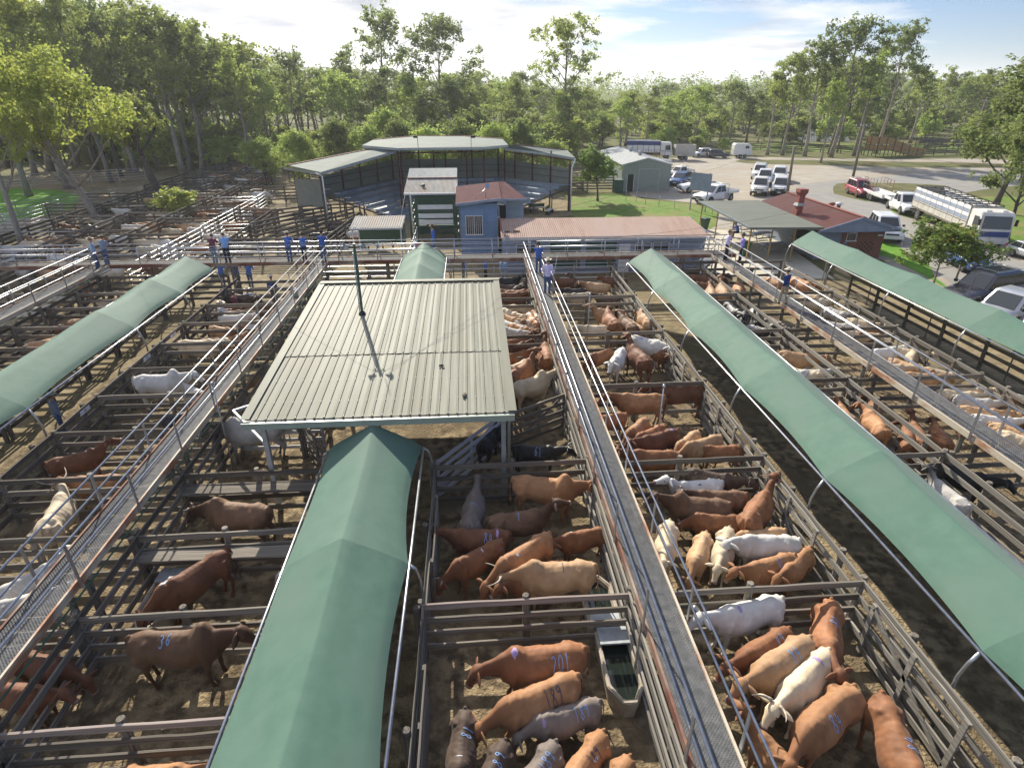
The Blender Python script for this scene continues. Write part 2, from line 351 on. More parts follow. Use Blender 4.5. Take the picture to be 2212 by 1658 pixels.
# ------------------------------------------------------------------ fences
_pc = {}
def post_mesh(h, w_, m):
    k = ('p', h, w_, m.name)
    if k not in _pc:
        mb = MB(); rings = []
        n = 8
        for z, s in ((-.05, 1), (h * .5, .96), (h - .02, .93), (h, .8)):
            rings.append([(w_ / 2 * s * 1.08 * cos(2 * pi * (j + .5) / n) , w_ / 2 * s * 1.08 * sin(2 * pi * (j + .5) / n), z) for j in range(n)])
        mb.loft(rings, False); _pc[k] = mb.mesh('post', m)
    return _pc[k]
def rail_mesh(h, t, m, v=0):
    k = ('r', h, t, m.name, v)
    if k not in _pc:
        rr = random.Random(v * 7 + 1); mb = MB(); rings = []
        for i in range(9):                       # unit length along x, slightly wavy sawn edge
            x = i / 8; a = rr.uniform(-.012, .012); b = rr.uniform(-.012, .012); c = rr.uniform(-.006, .006)
            rings.append([(x, -t / 2 + c, -h / 2 + a), (x, t / 2 + c, -h / 2 + a), (x, t / 2 + c, h / 2 + b), (x, -t / 2 + c, h / 2 + b)])
        mb.loft(rings, False); _pc[k] = mb.mesh('rail', m)
    return _pc[k]
def pipe_mesh(r, m, n=8):
    k = ('t', r, m.name)
    if k not in _pc:
        mb = MB(); mb.tube([(0, 0, 0), (1, 0, 0)], r, n); _pc[k] = mb.mesh('rail', m)
    return _pc[k]
def fence(a, b, label, group, h=1.75, n=4, sp=2.65, style='wood', z0=.42, side=1, top=None, nm='rail_fence', pw=.17, cat='fence'):
    a = Vector((a[0], a[1], 0)); b = Vector((b[0], b[1], 0)); d = b - a; Lg = d.length; ang = math.atan2(d.y, d.x)
    t = thing(nm, label, cat, a, ang, group)
    k = max(1, round(Lg / sp)); pm = {'wood': 'postwood', 'dwood': 'dwood', 'galv': 'galv', 'paleg': 'paleg', 'lwood': 'postwood'}[style]
    pipe = style in ('galv', 'paleg')
    for i in range(k + 1):
        hh = h + .05
        me = post_mesh(round(hh, 2), pw if not pipe else .09, MT[pm])
        inst('post', me, t, (Lg * i / k, 0, 0), (R.uniform(-.02, .02), R.uniform(-.02, .02), R.uniform(0, 3)) if not pipe else None)
    for j in range(n):
        z = z0 + (h - z0 - .07) * j / max(1, n - 1)
        if pipe: inst('rail', pipe_mesh(.032, MT[style]), t, (0, 0, z), None, (Lg, 1, 1))
        else:
            m = MT[style]
            if j == n - 1 and top: m = MT[top]
            # a rail is nailed on in lengths
            cut = [0] + sorted(R.uniform(.25, .75) * Lg for _ in range(1 if Lg > 6 else 0)) + [Lg]
            for q in range(len(cut) - 1):
                z1 = z + R.uniform(-.02, .02); z2 = z + R.uniform(-.02, .02); l = cut[q + 1] - cut[q] - .004
                inst('rail', rail_mesh(.165, .05, m, R.randrange(5)), t, (cut[q], side * (pw / 2 + .025), z1), (R.uniform(-.04, .04), -math.atan2(z2 - z1, l), 0), (l, 1, 1))
    return t
def gate(a, b, label, group, m='whitewood', h=1.6, n=5):
    a = Vector((a[0], a[1], 0)); b = Vector((b[0], b[1], 0)); d = b - a; Lg = d.length
    t = thing('timber_gate', label, 'gate', a, math.atan2(d.y, d.x), group)
    for j in range(n): inst('rail', rail_mesh(.13, .04, MT[m], j), t, (0, 0, .3 + (h - .36) * j / (n - 1)), None, (Lg, 1, 1))
    for x in (.07, Lg * .52, Lg - .07):
        mb = MB(); mb.box(x - .06, x + .06, .022, .06, .22, h); mb.build('upright', MT[m], t)
    mb = MB(); mb.beam((.1, .045, .32), (Lg - .1, .045, h - .1), .03, .11); mb.build('brace', MT[m], t)
    return t
# lane fences, running away from the camera
for X, y0, y1, lab, st, sd in ((-17.9, 15.5, 36.6, 'long timber rail fence left of the far left green canopy', 'wood', 1), (-14.4, 9, 36.6, 'long timber lane fence right of the far left green canopy', 'dwood', -1),
        (-9.0, 4.5, 36.6, 'long timber fence beside the left steel walkway', 'wood', -1), (-4.42, 4, 15.3, 'timber lane fence under the left edge of the central canopy', 'wood', 1),
        (-1.45, 4, 15.4, 'timber lane fence under the right edge of the central canopy', 'wood', -1), (3.5, 4, 37, 'long bleached timber fence left under the centre walkway', 'lwood', 1),
        (9.12, 3, 37, 'long bleached lane fence left of the big right green canopy', 'lwood', 1), (12.25, 5, 37, 'long timber lane fence right of the big right green canopy', 'wood', -1),
        (15.0, 8, 37, 'long timber fence left below the rusty right walkway', 'lwood', 1), (20.6, 14, 37, 'white topped timber fence left of the far right canopy', 'lwood', 1),
        (24.2, 16, 38, 'dark timber outer fence below the far right canopy', 'dwood', -1), (-22.4, 20, 37, 'long timber fence below the far left walkway', 'dwood', 1)):
    fence((X, y0), (X, y1), lab, 'long fences along the lanes', side=sd, style=st, top='lwood' if X > 15 else None)
# cross fences between pens
def cross(x0, x1, ys, where, tops=()):
    for i, y in enumerate(ys):
        top = 'pinkwood' if i in tops else None
        fence((x0, y), (x1, y + .03), '%s cross fence from front %s' % (ORD[i], where), 'cross fences between pens', side=-1, n=4, top=top, style='wood', sp=2.5)
cross(-9.0, -4.45, (4.8, 7.45, 10.05, 12.7, 15.45), 'between left walkway and central canopy', (0, 1))
cross(-14.3, -9.05, (7.4, 10.1, 12.8, 15.5, 18.2, 20.85, 23.3, 26, 28.6, 31.3, 34), 'between far left canopy and left walkway')
cross(-8.9, -6.0, (23.3, 28.6, 33.9), 'left of the cream roof beside the left walkway')
cross(-22.3, -17.95, (20.5, 23.2, 25.9, 28.5, 31.2, 33.8), 'left of the far left canopy')
cross(-28, -22.45, (26, 28.6, 31.2, 33.8), 'left of the far left walkway')
cross(-1.4, 3.45, (4.9, 9.9, 15.4, 25.8, 31.3), 'left of the centre walkway', (1,))
cross(3.6, 9.05, (4.7, 9.9, 15.2, 20.5, 25.9, 31.3), 'between centre walkway and big right canopy')
cross(12.3, 14.95, (9.8, 15.0, 20.4, 25.8, 31.3), 'between big right canopy and right walkway')
cross(15.1, 20.55, (14.9, 20.3, 25.7, 31.3), 'right of the right walkway')
fence((-9, 36.7), (-3.9, 36.7), 'dark timber back fence behind the cream roof', 'back fences of the pens', style='dwood')
fence((-1.2, 36.9), (9.1, 36.9), 'grey pipe back fence left of the big right canopy', 'back fences of the pens', style='galv', n=5, h=1.9)
fence((12.3, 37.2), (20.4, 37.2), 'dark timber back fence between the two right canopies', 'back fences of the pens', style='dwood', h=1.9)
fence((-14, 35.3), (-9.8, 35.3), 'dark timber fence across the lane end near the left walkway', 'back fences of the pens', style='dwood')
fence((-10, 39.3), (2.0, 39.3), 'grey pipe fence just beyond the cross walkway, central part', 'pipe fences beyond the cross walkway', style='galv', n=5, h=1.9)
fence((2.4, 40.3), (17, 40.3), 'grey pipe fence in front of the long blue shed', 'pipe fences beyond the cross walkway', style='galv', n=5, h=1.9)
fence((-27, 36.3), (-14.9, 36.3), 'dark timber fence below the cross walkway at left', 'back fences of the pens', style='dwood', n=5, h=1.9)
fence((-11, 40.5), (-11, 46), 'timber fence leading from the cross walkway to the grandstand', 'pipe fences beyond the cross walkway', style='dwood', n=5, h=1.9)
fence((-4.4, 39.4), (-4.4, 49), 'pipe fence leading to the left side of the green tower', 'pipe fences beyond the cross walkway', style='galv', n=5, h=1.9)
gate((-1.3, 15.75), (.85, 18.6), 'whitewashed timber gate standing open beside the black cattle', 'gates')
gate((1.2, 18.5), (3.45, 19.9), 'grey braced timber gate right of the cream roof', 'gates', 'wood', 1.7)
gate((-4.5, 15.9), (-6.2, 18.6), 'timber gate standing open left under the cream roof', 'gates', 'wood')
gate((-8.7, 19.0), (-5.6, 19.0), 'whitewashed braced timber gate behind the grey hump-backed bull', 'gates', 'whitewood')
for i, y in enumerate((6.3, 11.6, 16.9, 22.2, 27.5)): gate((8.9, y), (8.9, y + 2.9), 'braced timber gate in the bleached lane fence, %s from front' % ORD[i], 'gates in the bleached lane fence', 'lwood', 1.72)
for i, y in enumerate((16.2, 21.6, 27.0)): gate((20.42, y), (20.42, y + 2.8), 'braced timber gate below the far right canopy, %s from front' % ORD[i], 'gates below the far right canopy', 'wood', 1.72)
for i, y in enumerate((5.6, 11.2)): gate((-1.2, y), (-1.2, y + 2.7), 'timber lane gate right of the central canopy, %s from front' % ORD[i], 'gates beside the central canopy', 'wood', 1.7)
for y, z, l in ((12.35, 1.25, 'wide grey plank shelf beside the drinking trough of the left pens'), (15.1, 1.3, 'wide grey plank shelf below the left roof corner')):
    o = inst('timber_plank', rail_mesh(.06, .42, MT['wood'], 2), None, (-9, y, z), None, (4.5, 1, 1)); tag(o, l, 'plank')
fence((-6.3, 18.6), (-6.3, 36), 'timber fence under the left edge of the cream roof', 'fences under the cream roof', side=1)
fence((.9, 18.7), (.9, 26), 'timber fence under the right edge of the cream roof', 'fences under the cream roof', side=-1)
# pen number plates and lettering
def text_mb(s, size, depth=.0):
    cu = bpy.data.curves.new('lettering', 'FONT'); cu.body = s; cu.size = size; cu.align_x = 'CENTER'; cu.align_y = 'CENTER'; cu.resolution_u = 3
    o = bpy.data.objects.new('lettering', cu); COL.objects.link(o)
    me = bpy.data.meshes.new_from_object(o.evaluated_get(bpy.context.evaluated_depsgraph_get()))
    bpy.data.objects.remove(o); return me
def plate(X, y, s, label, face=1):
    t = thing('pen_number_plate', label, 'sign', (X, y, 1.62), 0, 'white pen number plates')
    mb = MB(); mb.box(-.012, .012, -.3, .3, -.085, .085); mb.build('board', MT['plate'], t)
    me = text_mb(s, .17); me.materials.append(MT['ink'])
    inst('lettering', me, t, (face * .016, 0, 0), (pi / 2, 0, face * pi / 2))
for X, y, s, f in ((-14.27, 14.6, '38', 1), (-14.27, 19.9, '36', 1), (-14.27, 24.6, '34', 1), (-14.27, 27.2, '40', 1)):
    plate(X, y, s, 'white plate numbered %s on the dark lane fence' % s, f)
for X, y, s in ((9.02, 8.2, '112'), (20.5, 18.5, '140')): plate(X, y, s, 'white plate numbered %s on a bleached lane fence' % s, -1)

# ------------------------------------------------------------------ raised walkways
MT['grate'] = mat('expanded_mesh_deck', (.085, .088, .092), (.15, .153, .157), rough=.8, metal=.0, spec=.2, scale=6)
def grate_alpha():
    nt = MT['grate'].node_tree; N = nt.nodes; L = nt.links; b = N['Principled BSDF']
    tc = N.new('ShaderNodeTexCoord'); mp = N.new('ShaderNodeMapping'); mp.inputs['Scale'].default_value = (15, 26, 1); mp.inputs['Rotation'].default_value = (0, 0, 0)
    br = N.new('ShaderNodeTexBrick'); br.inputs['Scale'].default_value = 1; br.inputs['Mortar Size'].default_value = .16; br.inputs['Mortar Smooth'].default_value = 0
    br.inputs['Brick Width'].default_value = 1; br.inputs['Row Height'].default_value = .9
    L.new(tc.outputs['Object'], mp.inputs[0]); L.new(mp.outputs[0], br.inputs['Vector'])
    L.new(br.outputs['Fac'], b.inputs['Alpha'])
grate_alpha()
DECK = 2.38
def walkway(X, y0, y1, wd, label, deckm, beamm, side_rails=(1, 1), sp=2.65, rail='galv'):
    t = thing('raised_walkway', label, 'walkway', (X, 0, 0), 0, 'raised steel walkways')
    h = wd / 2
    mb = MB(); mb.box(-h, h, y0, y1, DECK - .03, DECK); mb.build('deck', MT[deckm], t)
    for s in (-1, 1):
        mb = MB(); x = s * (h + .03)
        mb.box(x - .025, x + .025, y0, y1, DECK - .17, DECK + .035); mb.box(min(x, x - s * .09), max(x, x - s * .09), y0, y1, DECK - .19, DECK - .172)
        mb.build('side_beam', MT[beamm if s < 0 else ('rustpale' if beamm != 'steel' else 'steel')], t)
        if not side_rails[0 if s < 0 else 1]: continue
        for z in (.55, 1.02): 
            mb = MB(); mb.tube([(s * (h + .07), y0, DECK + z), (s * (h + .07), y1, DECK + z)], .026, 8); mb.build('handrail', MT[rail], t)
        y = y0 + .6
        while y < y1:
            mb = MB(); mb.box(s * (h + .085) - .012, s * (h + .085) + .012, -.04, .04, DECK - .17, DECK + 1.0)
            k = ('st', round(s * (h + .085), 3), rail)
            if k not in _pc: _pc[k] = mb.mesh('stanchion', MT['steel' if rail == 'paleg' else rail])
            inst('stanchion', _pc[k], t, (0, y, 0)); y += sp
    y = y0 + 1
    while y < y1:
        for s in (-1, 1):
            inst('support_post', post_mesh(DECK - .2, .16, MT['postwood']), t, (s * (h - .08), y, 0))
        k = ('cb', round(h, 2)); 
        if k not in _pc:
            mb = MB(); mb.box(-h - .05, h + .05, -.05, .05, DECK - .29, DECK - .195); _pc[k] = mb.mesh('cross_beam', MT['rust'])
        inst('cross_beam', _pc[k], t, (0, y, 0)); y += 5.3
    mb = MB(); mb.tube([(h + .11, y0, DECK - .25), (h + .11, y1, DECK - .25)], .022, 6); mb.build('water_pipe', MT['greenpipe'], t)
    return t
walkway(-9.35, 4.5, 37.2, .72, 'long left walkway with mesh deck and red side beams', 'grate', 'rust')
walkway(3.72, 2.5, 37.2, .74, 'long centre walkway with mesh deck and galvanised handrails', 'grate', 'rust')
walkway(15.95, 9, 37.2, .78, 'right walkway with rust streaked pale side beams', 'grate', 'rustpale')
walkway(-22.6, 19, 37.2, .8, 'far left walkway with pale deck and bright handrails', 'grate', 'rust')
def back_walk():
    t = thing('raised_walkway', 'cross walkway along the back of the pens where men lean on rails', 'walkway', (0, 0, 0), 0, 'raised steel walkways')
    y0, y1, x0, x1 = 37.25, 38.15, -40, 17.2
    mb = MB(); mb.box(x0, x1, y0, y1, DECK - .03, DECK); mb.build('deck', MT['grate'], t)
    for y in (y0 - .03, y1 + .03):
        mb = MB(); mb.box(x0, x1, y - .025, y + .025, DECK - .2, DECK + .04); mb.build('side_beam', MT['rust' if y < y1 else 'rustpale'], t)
        for z in (.4, .72, 1.05):
            mb = MB()
            gaps = [(-22.9, -22.3), (-9.7, -9.0), (3.4, 4.1), (15.6, 16.3)] if y < y1 else []
            a = x0
            for g0, g1 in gaps + [(x1, x1)]:
                mb.tube([(a, y, DECK + z), (g0, y, DECK + z)], .028, 8); a = g1
            mb.build('handrail', MT['galv'], t)
        x = x0 + .5
        while x < x1:
            k = ('bst', 1)
            if k not in _pc:
                m2 = MB(); m2.tube([(0, 0, DECK - .18), (0, 0, DECK + 1.06)], .03, 8); _pc[k] = m2.mesh('stanchion', MT['galv'])
            inst('stanchion', _pc[k], t, (x, y, 0)); x += 2.4
    x = x0 + 1
    while x < x1:
        for y in (y0 + .12, y1 - .12): inst('support_post', post_mesh(DECK - .2, .14, MT['postwood']), t, (x, y, 0))
        x += 4.8
back_walk()

# ------------------------------------------------------------------ shade canopies
def canopy(xa, xb, ys, label, ez=2.66, rise=.86, gap=0):
    Wd = xb - xa; xc = (xa + xb) / 2
    t = thing('shade_canopy', label, 'canopy', (xc, ys[0], 0), 0, 'green shade cloth canopies over the lanes')
    prof = [(-.5, 0), (-.475, .10), (-.44, .2), (-.39, .31), (-.25, .57), (-.1, .84), (-.012, .995), (.012, .995), (.1, .84), (.25, .57), (.39, .31), (.44, .2), (.475, .10), (.5, 0)]
    rr = random.Random(int(abs(xa) * 100)); NS = 11
    for b in range(len(ys) - 1):
        y0, y1 = ys[b] - ys[0], ys[b + 1] - ys[0]; rings = []; sg = rr.uniform(.8, 1.25)
        for i in range(NS + 1):
            u = i / NS; s4 = 4 * u * (1 - u); ring = []
            for px, pz in prof:
                z = ez + rise * pz - .12 * sg * s4 * (pz ** .5) + .012 * noise.noise((px * 9, (y0 + u * 5) * 1.6, xa)) * s4
                x = px * Wd; e = max(0, abs(px) - .36) / .14
                x -= math.copysign((.19 if gap * px > 0 else .06) * s4 * e * sg, px); z += .03 * s4 * e
                ring.append((x, y0 + (y1 - y0) * u, z))
            rings.append(ring)
        mb = MB(); mb.loft(rings, True, 0, False, False); mb.build('cloth', MT['cloth'], t)
    hp = [(px * Wd, 0, ez + rise * pz - .03) for px, pz in prof]
    mb = MB(); mb.tube(hp, .028, 7); hoop = mb.mesh('hoop', MT['galv'])
    for y in ys: inst('hoop', hoop, t, (0, y - ys[0], -.05))
    Lg = ys[-1] - ys[0]
    for s in (-1, 1):
        mb = MB(); mb.tube([(s * (Wd / 2 + .03), 0, ez - .02), (s * (Wd / 2 + .03), Lg, ez - .02)], .034, 8); mb.build('edge_tube', MT['galv'], t)
        mb = MB(); o = s * (Wd / 2 + .25)
        mb.tube([(o, 0, 0), (o, 0, 2.0), (s * (Wd / 2 + .16), 0, 2.35), (s * (Wd / 2 + .03), 0, ez - .03)], .036, 8); me = mb.mesh('support_post', MT['galv'])
        for y in ys: inst('support_post', me, t, (0, y - ys[0], 0))
    return t
canopy(-4.43, -1.66, (3.4, 5.3, 10.3, 15.2), 'big green canopy in front, running under the cream roof', ez=2.5, rise=.84, gap=1)
canopy(-4.3, -1.6, (27.6, 32.3, 35.0, 37.0), 'short green canopy behind the cream roof', ez=2.62, rise=.86)
canopy(9.4, 12.0, (1.7, 7.1, 12.6, 18.1, 23.6, 29.1, 34.6), 'long green canopy across the right pens', gap=-1)
canopy(-17.7, -14.85, (13.2, 18.2, 25.4, 30.2, 34.6), 'long green canopy over the left pens', gap=1)
canopy(21.6, 24.1, (12.4, 17.6, 22.9, 28.2, 33.5, 38.6), 'green canopy at the right edge beside parked cars')

# ------------------------------------------------------------------ cream roof over the crossing
def cream_roof():
    t = thing('open_roof_shelter', 'open cream ribbed metal roof over the crossing of the lanes', 'roof shelter', (0, 0, 0))
    x0, x1, y0, y1, z0, z1 = -6.72, 1.06, 15.35, 26.3, 3.52, 4.24
    rr = random.Random(4)
    zz = lambda y: z0 + (z1 - z0) * (y - y0) / (y1 - y0)
    ym = y0 + (y1 - y0) * .36
    for (ya, yb, off) in ((y0, ym + .12, .0), (ym, y1, .022)):
        n = 28; pw = (x1 - x0) / n; rings = [[], [], [], []]
        ysub = [ya, ya + (yb - ya) / 3, ya + (yb - ya) * 2 / 3, yb]
        for i in range(n):
            xa = x0 + i * pw; tl = rr.uniform(-.018, .018); tl2 = rr.uniform(-.006, .006)
            big = (i % 1 == 0)
            prof = [(0, .0), (.02, .028), (.045, .028), (.065, 0), (.10 + (pw - .1) * .35, tl2), (.10 + (pw - .1) * .65, tl2 + tl * .4), (pw - .002, tl * .25)]
            for k, y in enumerate(ysub):
                for px, pz in prof: rings[k].append((xa + px, y, zz(y) + off + pz + (0 if k in (0, 3) else .2 * tl * (1 if k == 1 else -1))))
        mb = MB(); mb.loft(rings, False, 0, False, False); mb.build('roof_sheet', MT['roof'], t)
    mb = MB()
    for y in (y0 + .05, y0 + .9, y0 + 2.2, ym + .2, ym + 1.6, ym + 3.2, ym + 4.8, y1 - .4):
        for i in range(28):
            x = x0 + (i + .0) * (x1 - x0) / 28 + .05; z = zz(y) + .038 + (.022 if y > ym else 0); mb.box(x - .009, x + .009, y - .009, y + .009, z - .01, z + .004)
    mb.build('screws', MT['steel'], t)['kind'] = 'stuff'
    mb = MB(); mb.box(x0 - .06, x1 + .06, y0 - .16, y0 - .015, z0 - .2, z0 - .03); mb.box(x0 - .06, x1 + .06, y0 - .19, y0 - .162, z0 - .2, z0 + .0); mb.build('gutter', MT['rooftrim'], t)
    for xs in (x0, x1): mb = MB(); mb.beam((xs, y0, z0 + .045), (xs, y1, z1 + .07), .26, .016); mb.build('barge_capping', MT['roof'], t)
    mb = MB(); mb.beam((x0 - .1, y1, z1 + .085), (x1 + .1, y1, z1 + .085), .32, .02); mb.build('ridge_capping', MT['roof'], t)
    for y in (y0 + .3, y0 + 3.7, y0 + 7.2, y1 - .3):
        mb = MB(); mb.box(x0 + .05, x1 - .05, y - .05, y + .05, zz(y) - .19, zz(y) - .03); mb.build('purlin', MT['steel'], t)
        for x in (x0 + .35, x1 - .25):
            mb = MB(); mb.box(x - .07, x + .07, y - .07, y + .07, 0, zz(y) - .192); mb.build('post', MT['steel'], t)
    mb = MB(); mb.tube([(x1 - .1, y0 - .1, z0 - .2), (x1 - .1, y0 - .02, z0 - .5), (x1 - .1, y0 + .0, .1)], .05, 8); mb.build('downpipe', MT['roof'], t)
    mb = MB(); mb.beam((x0 + .3, y0 + .3, 2.55), (x0 - 1.3, y0 + 2.3, 2.6), .06, .1); mb.beam((x0 - 1.3, y0 + 2.3, 2.6), (x0 + .3, y0 + 3.7, 2.55), .06, .1); mb.build('brace', MT['steel'], t)
cream_roof()
def roof_debris():
    for px, py, w_, l_ in ((1134 - 10, 768, .12, .08), (1003, 838, .08, .16), (953, 783, .1, .06)):
        p = G(px, py, 3.87); t = MB(); t.lathe([(.0, 0), (w_, .01), (w_ * .8, .05), (.01, .07)], (0, 0, 0), 7)
        o = t.build('bark_scrap', MT['dwood']); o.location = (p.x, p.y, 3.53 + .72 * (p.y - 15.35) / 10.95 + .02); o.scale = (1, l_ / w_, 1)
        tag(o, 'small dark scrap of bark lying on the cream roof', 'bark', 'bark scraps on the cream roof')
roof_debris()
def roof_pole():
    bx, by, zb = -4.45, 22.8, 4.02
    t = thing('speaker_pole', 'dark steel pole with loudspeakers rising through the cream roof', 'pole', (bx, by, 0))
    mb = MB(); mb.tube([(0, 0, 0), (0, 0, 6.85)], .055, 10); mb.build('mast', MT['dgreen'], t)
    mb = MB(); mb.lathe([(.16, zb - .02), (.13, zb + .06), (.075, zb + .16)], (0, 0, 0), 12); mb.build('flashing', MT['black'], t)
    mb = MB(); mb.tube([(-.2, 0, 6.62), (.2, 0, 6.62)], .025, 6); mb.build('crossarm', MT['galv'], t)
    for x, r in ((-.16, 2.4), (.17, -2.2)):
        mb = MB(); mb.lathe([(.03, 0), (.04, .04), (.05, .1), (.10, .22), (.11, .23), (.09, .21), (.03, .12)], (0, 0, 0), 12, axis='y')
        o = mb.build('loudspeaker', MT['steel'], t, (x, 0, 6.78)); o.rotation_euler = (0, 0, r)
    mb = MB(); mb.tube([(-.09, .02, 4.1), (-.09, .02, 6.5)], .02, 5); mb.tube([(.1, 0, 6.9), (.1, 0, 7.5)], .01, 4); mb.build('conduit', MT['galv'], t)
roof_pole()
def cable(a, b, sag, label, r=.007):
    a = Vector(a); b = Vector(b); pts = []
    for i in range(25):
        u = i / 24; p = a.lerp(b, u); p.z -= 4 * sag * u * (1 - u); pts.append(p - a)
    mb = MB(); mb.tube(pts, r, 4); o = mb.build('overhead_cable', MT['cable']); o.location = a; tag(o, label, 'cable')
cable((-4.2, 22.8, 6.6), (27.2, 44.5, 4.2), .7, 'lower black cable from the roof pole to the red roofed building')
cable((-4.2, 22.85, 6.75), (38, 70, 7.4), 1.0, 'upper black cable from the roof pole to the timber power pole')
cable((-4.7, 22.8, 6.6), (-36.4, 50, 8), .9, 'black cable from the roof pole towards the left gum tree')
# troughs
def trough(x, y, rz, L_, label):
    t = thing('concrete_trough', label, 'trough', (x, y, 0), rz, 'concrete water troughs')
    def outline(L2, w2, z, tip):
        return [(-w2, -L2, z), (w2, -L2, z), (w2, L2 * .55, z), (w2 * .35, L2 + tip, z), (-w2 * .35, L2 + tip, z), (-w2, L2 * .55, z)]
    o = outline(L_ / 2, .36, 0, -.08); o1 = outline(L_ / 2, .42, .62, 0); i1 = outline(L_ / 2 - .08, .33, .62, -.02); i0 = outline(L_ / 2 - .14, .26, .2, -.1)
    mb = MB(); mb.loft([o, o1, i1, i0], False, 0, False); mb.poly(i0); b = mb.build('basin', MT['conc'], t)
    bevel(b, .025, 2)
    mb = MB(); mb.poly(outline(L_ / 2 - .1, .31, .47, -.04)); mb.build('water', MT['water'], t)
    mb = MB(); mb.box(-.36, .36, -L_ / 2 - .02, -L_ / 2 + .45, .64, .69); mb.build('float_cover', MT['steel'], t)
trough(3.05, 8.85, pi, 1.9, 'long concrete trough beside the centre walkway, front pen')
trough(2.95, 10.75, 0, 1.7, 'concrete trough left of the centre walkway behind the front cross fence')
trough(-8.15, 11.55, pi, 1.9, 'concrete trough beside the bowed red bull near the left walkway')
trough(-8.45, 6.3, pi, 1.7, 'concrete trough in the front left pen')
trough(14.3, 19.2, pi, 1.9, 'concrete trough among the red cattle below the right walkway')
# ------------------------------------------------------------------ cattle
def remesh(mb, vox, smooth=3, fac=.5, adapt=0):
    me = mb.mesh('body'); o = bpy.data.objects.new('body', me); COL.objects.link(o)
    m = o.modifiers.new('r', 'REMESH'); m.mode = 'VOXEL'; m.voxel_size = vox; m.use_smooth_shade = True
    if smooth: s = o.modifiers.new('s', 'SMOOTH'); s.iterations = smooth; s.factor = fac
    out = bpy.data.meshes.new_from_object(o.evaluated_get(bpy.context.evaluated_depsgraph_get()))
    bpy.data.objects.remove(o); bpy.data.meshes.remove(me)
    return out
def ering(c, fw_, up_, w_, h_, n=14, e=1.0, droop=0):
    c = Vector(c); fw_ = Vector(fw_).normalized(); up_ = Vector(up_); up_ = (up_ - fw_ * up_.dot(fw_)).normalized(); sd = up_.cross(fw_)
    out = []
    for j in range(n):
        a = 2 * pi * j / n; ca, sa = cos(a), sin(a)
        x = math.copysign(abs(ca) ** e, ca) * w_; z = math.copysign(abs(sa) ** e, sa) * h_
        out.append(c + sd * x + up_ * z)
    return out
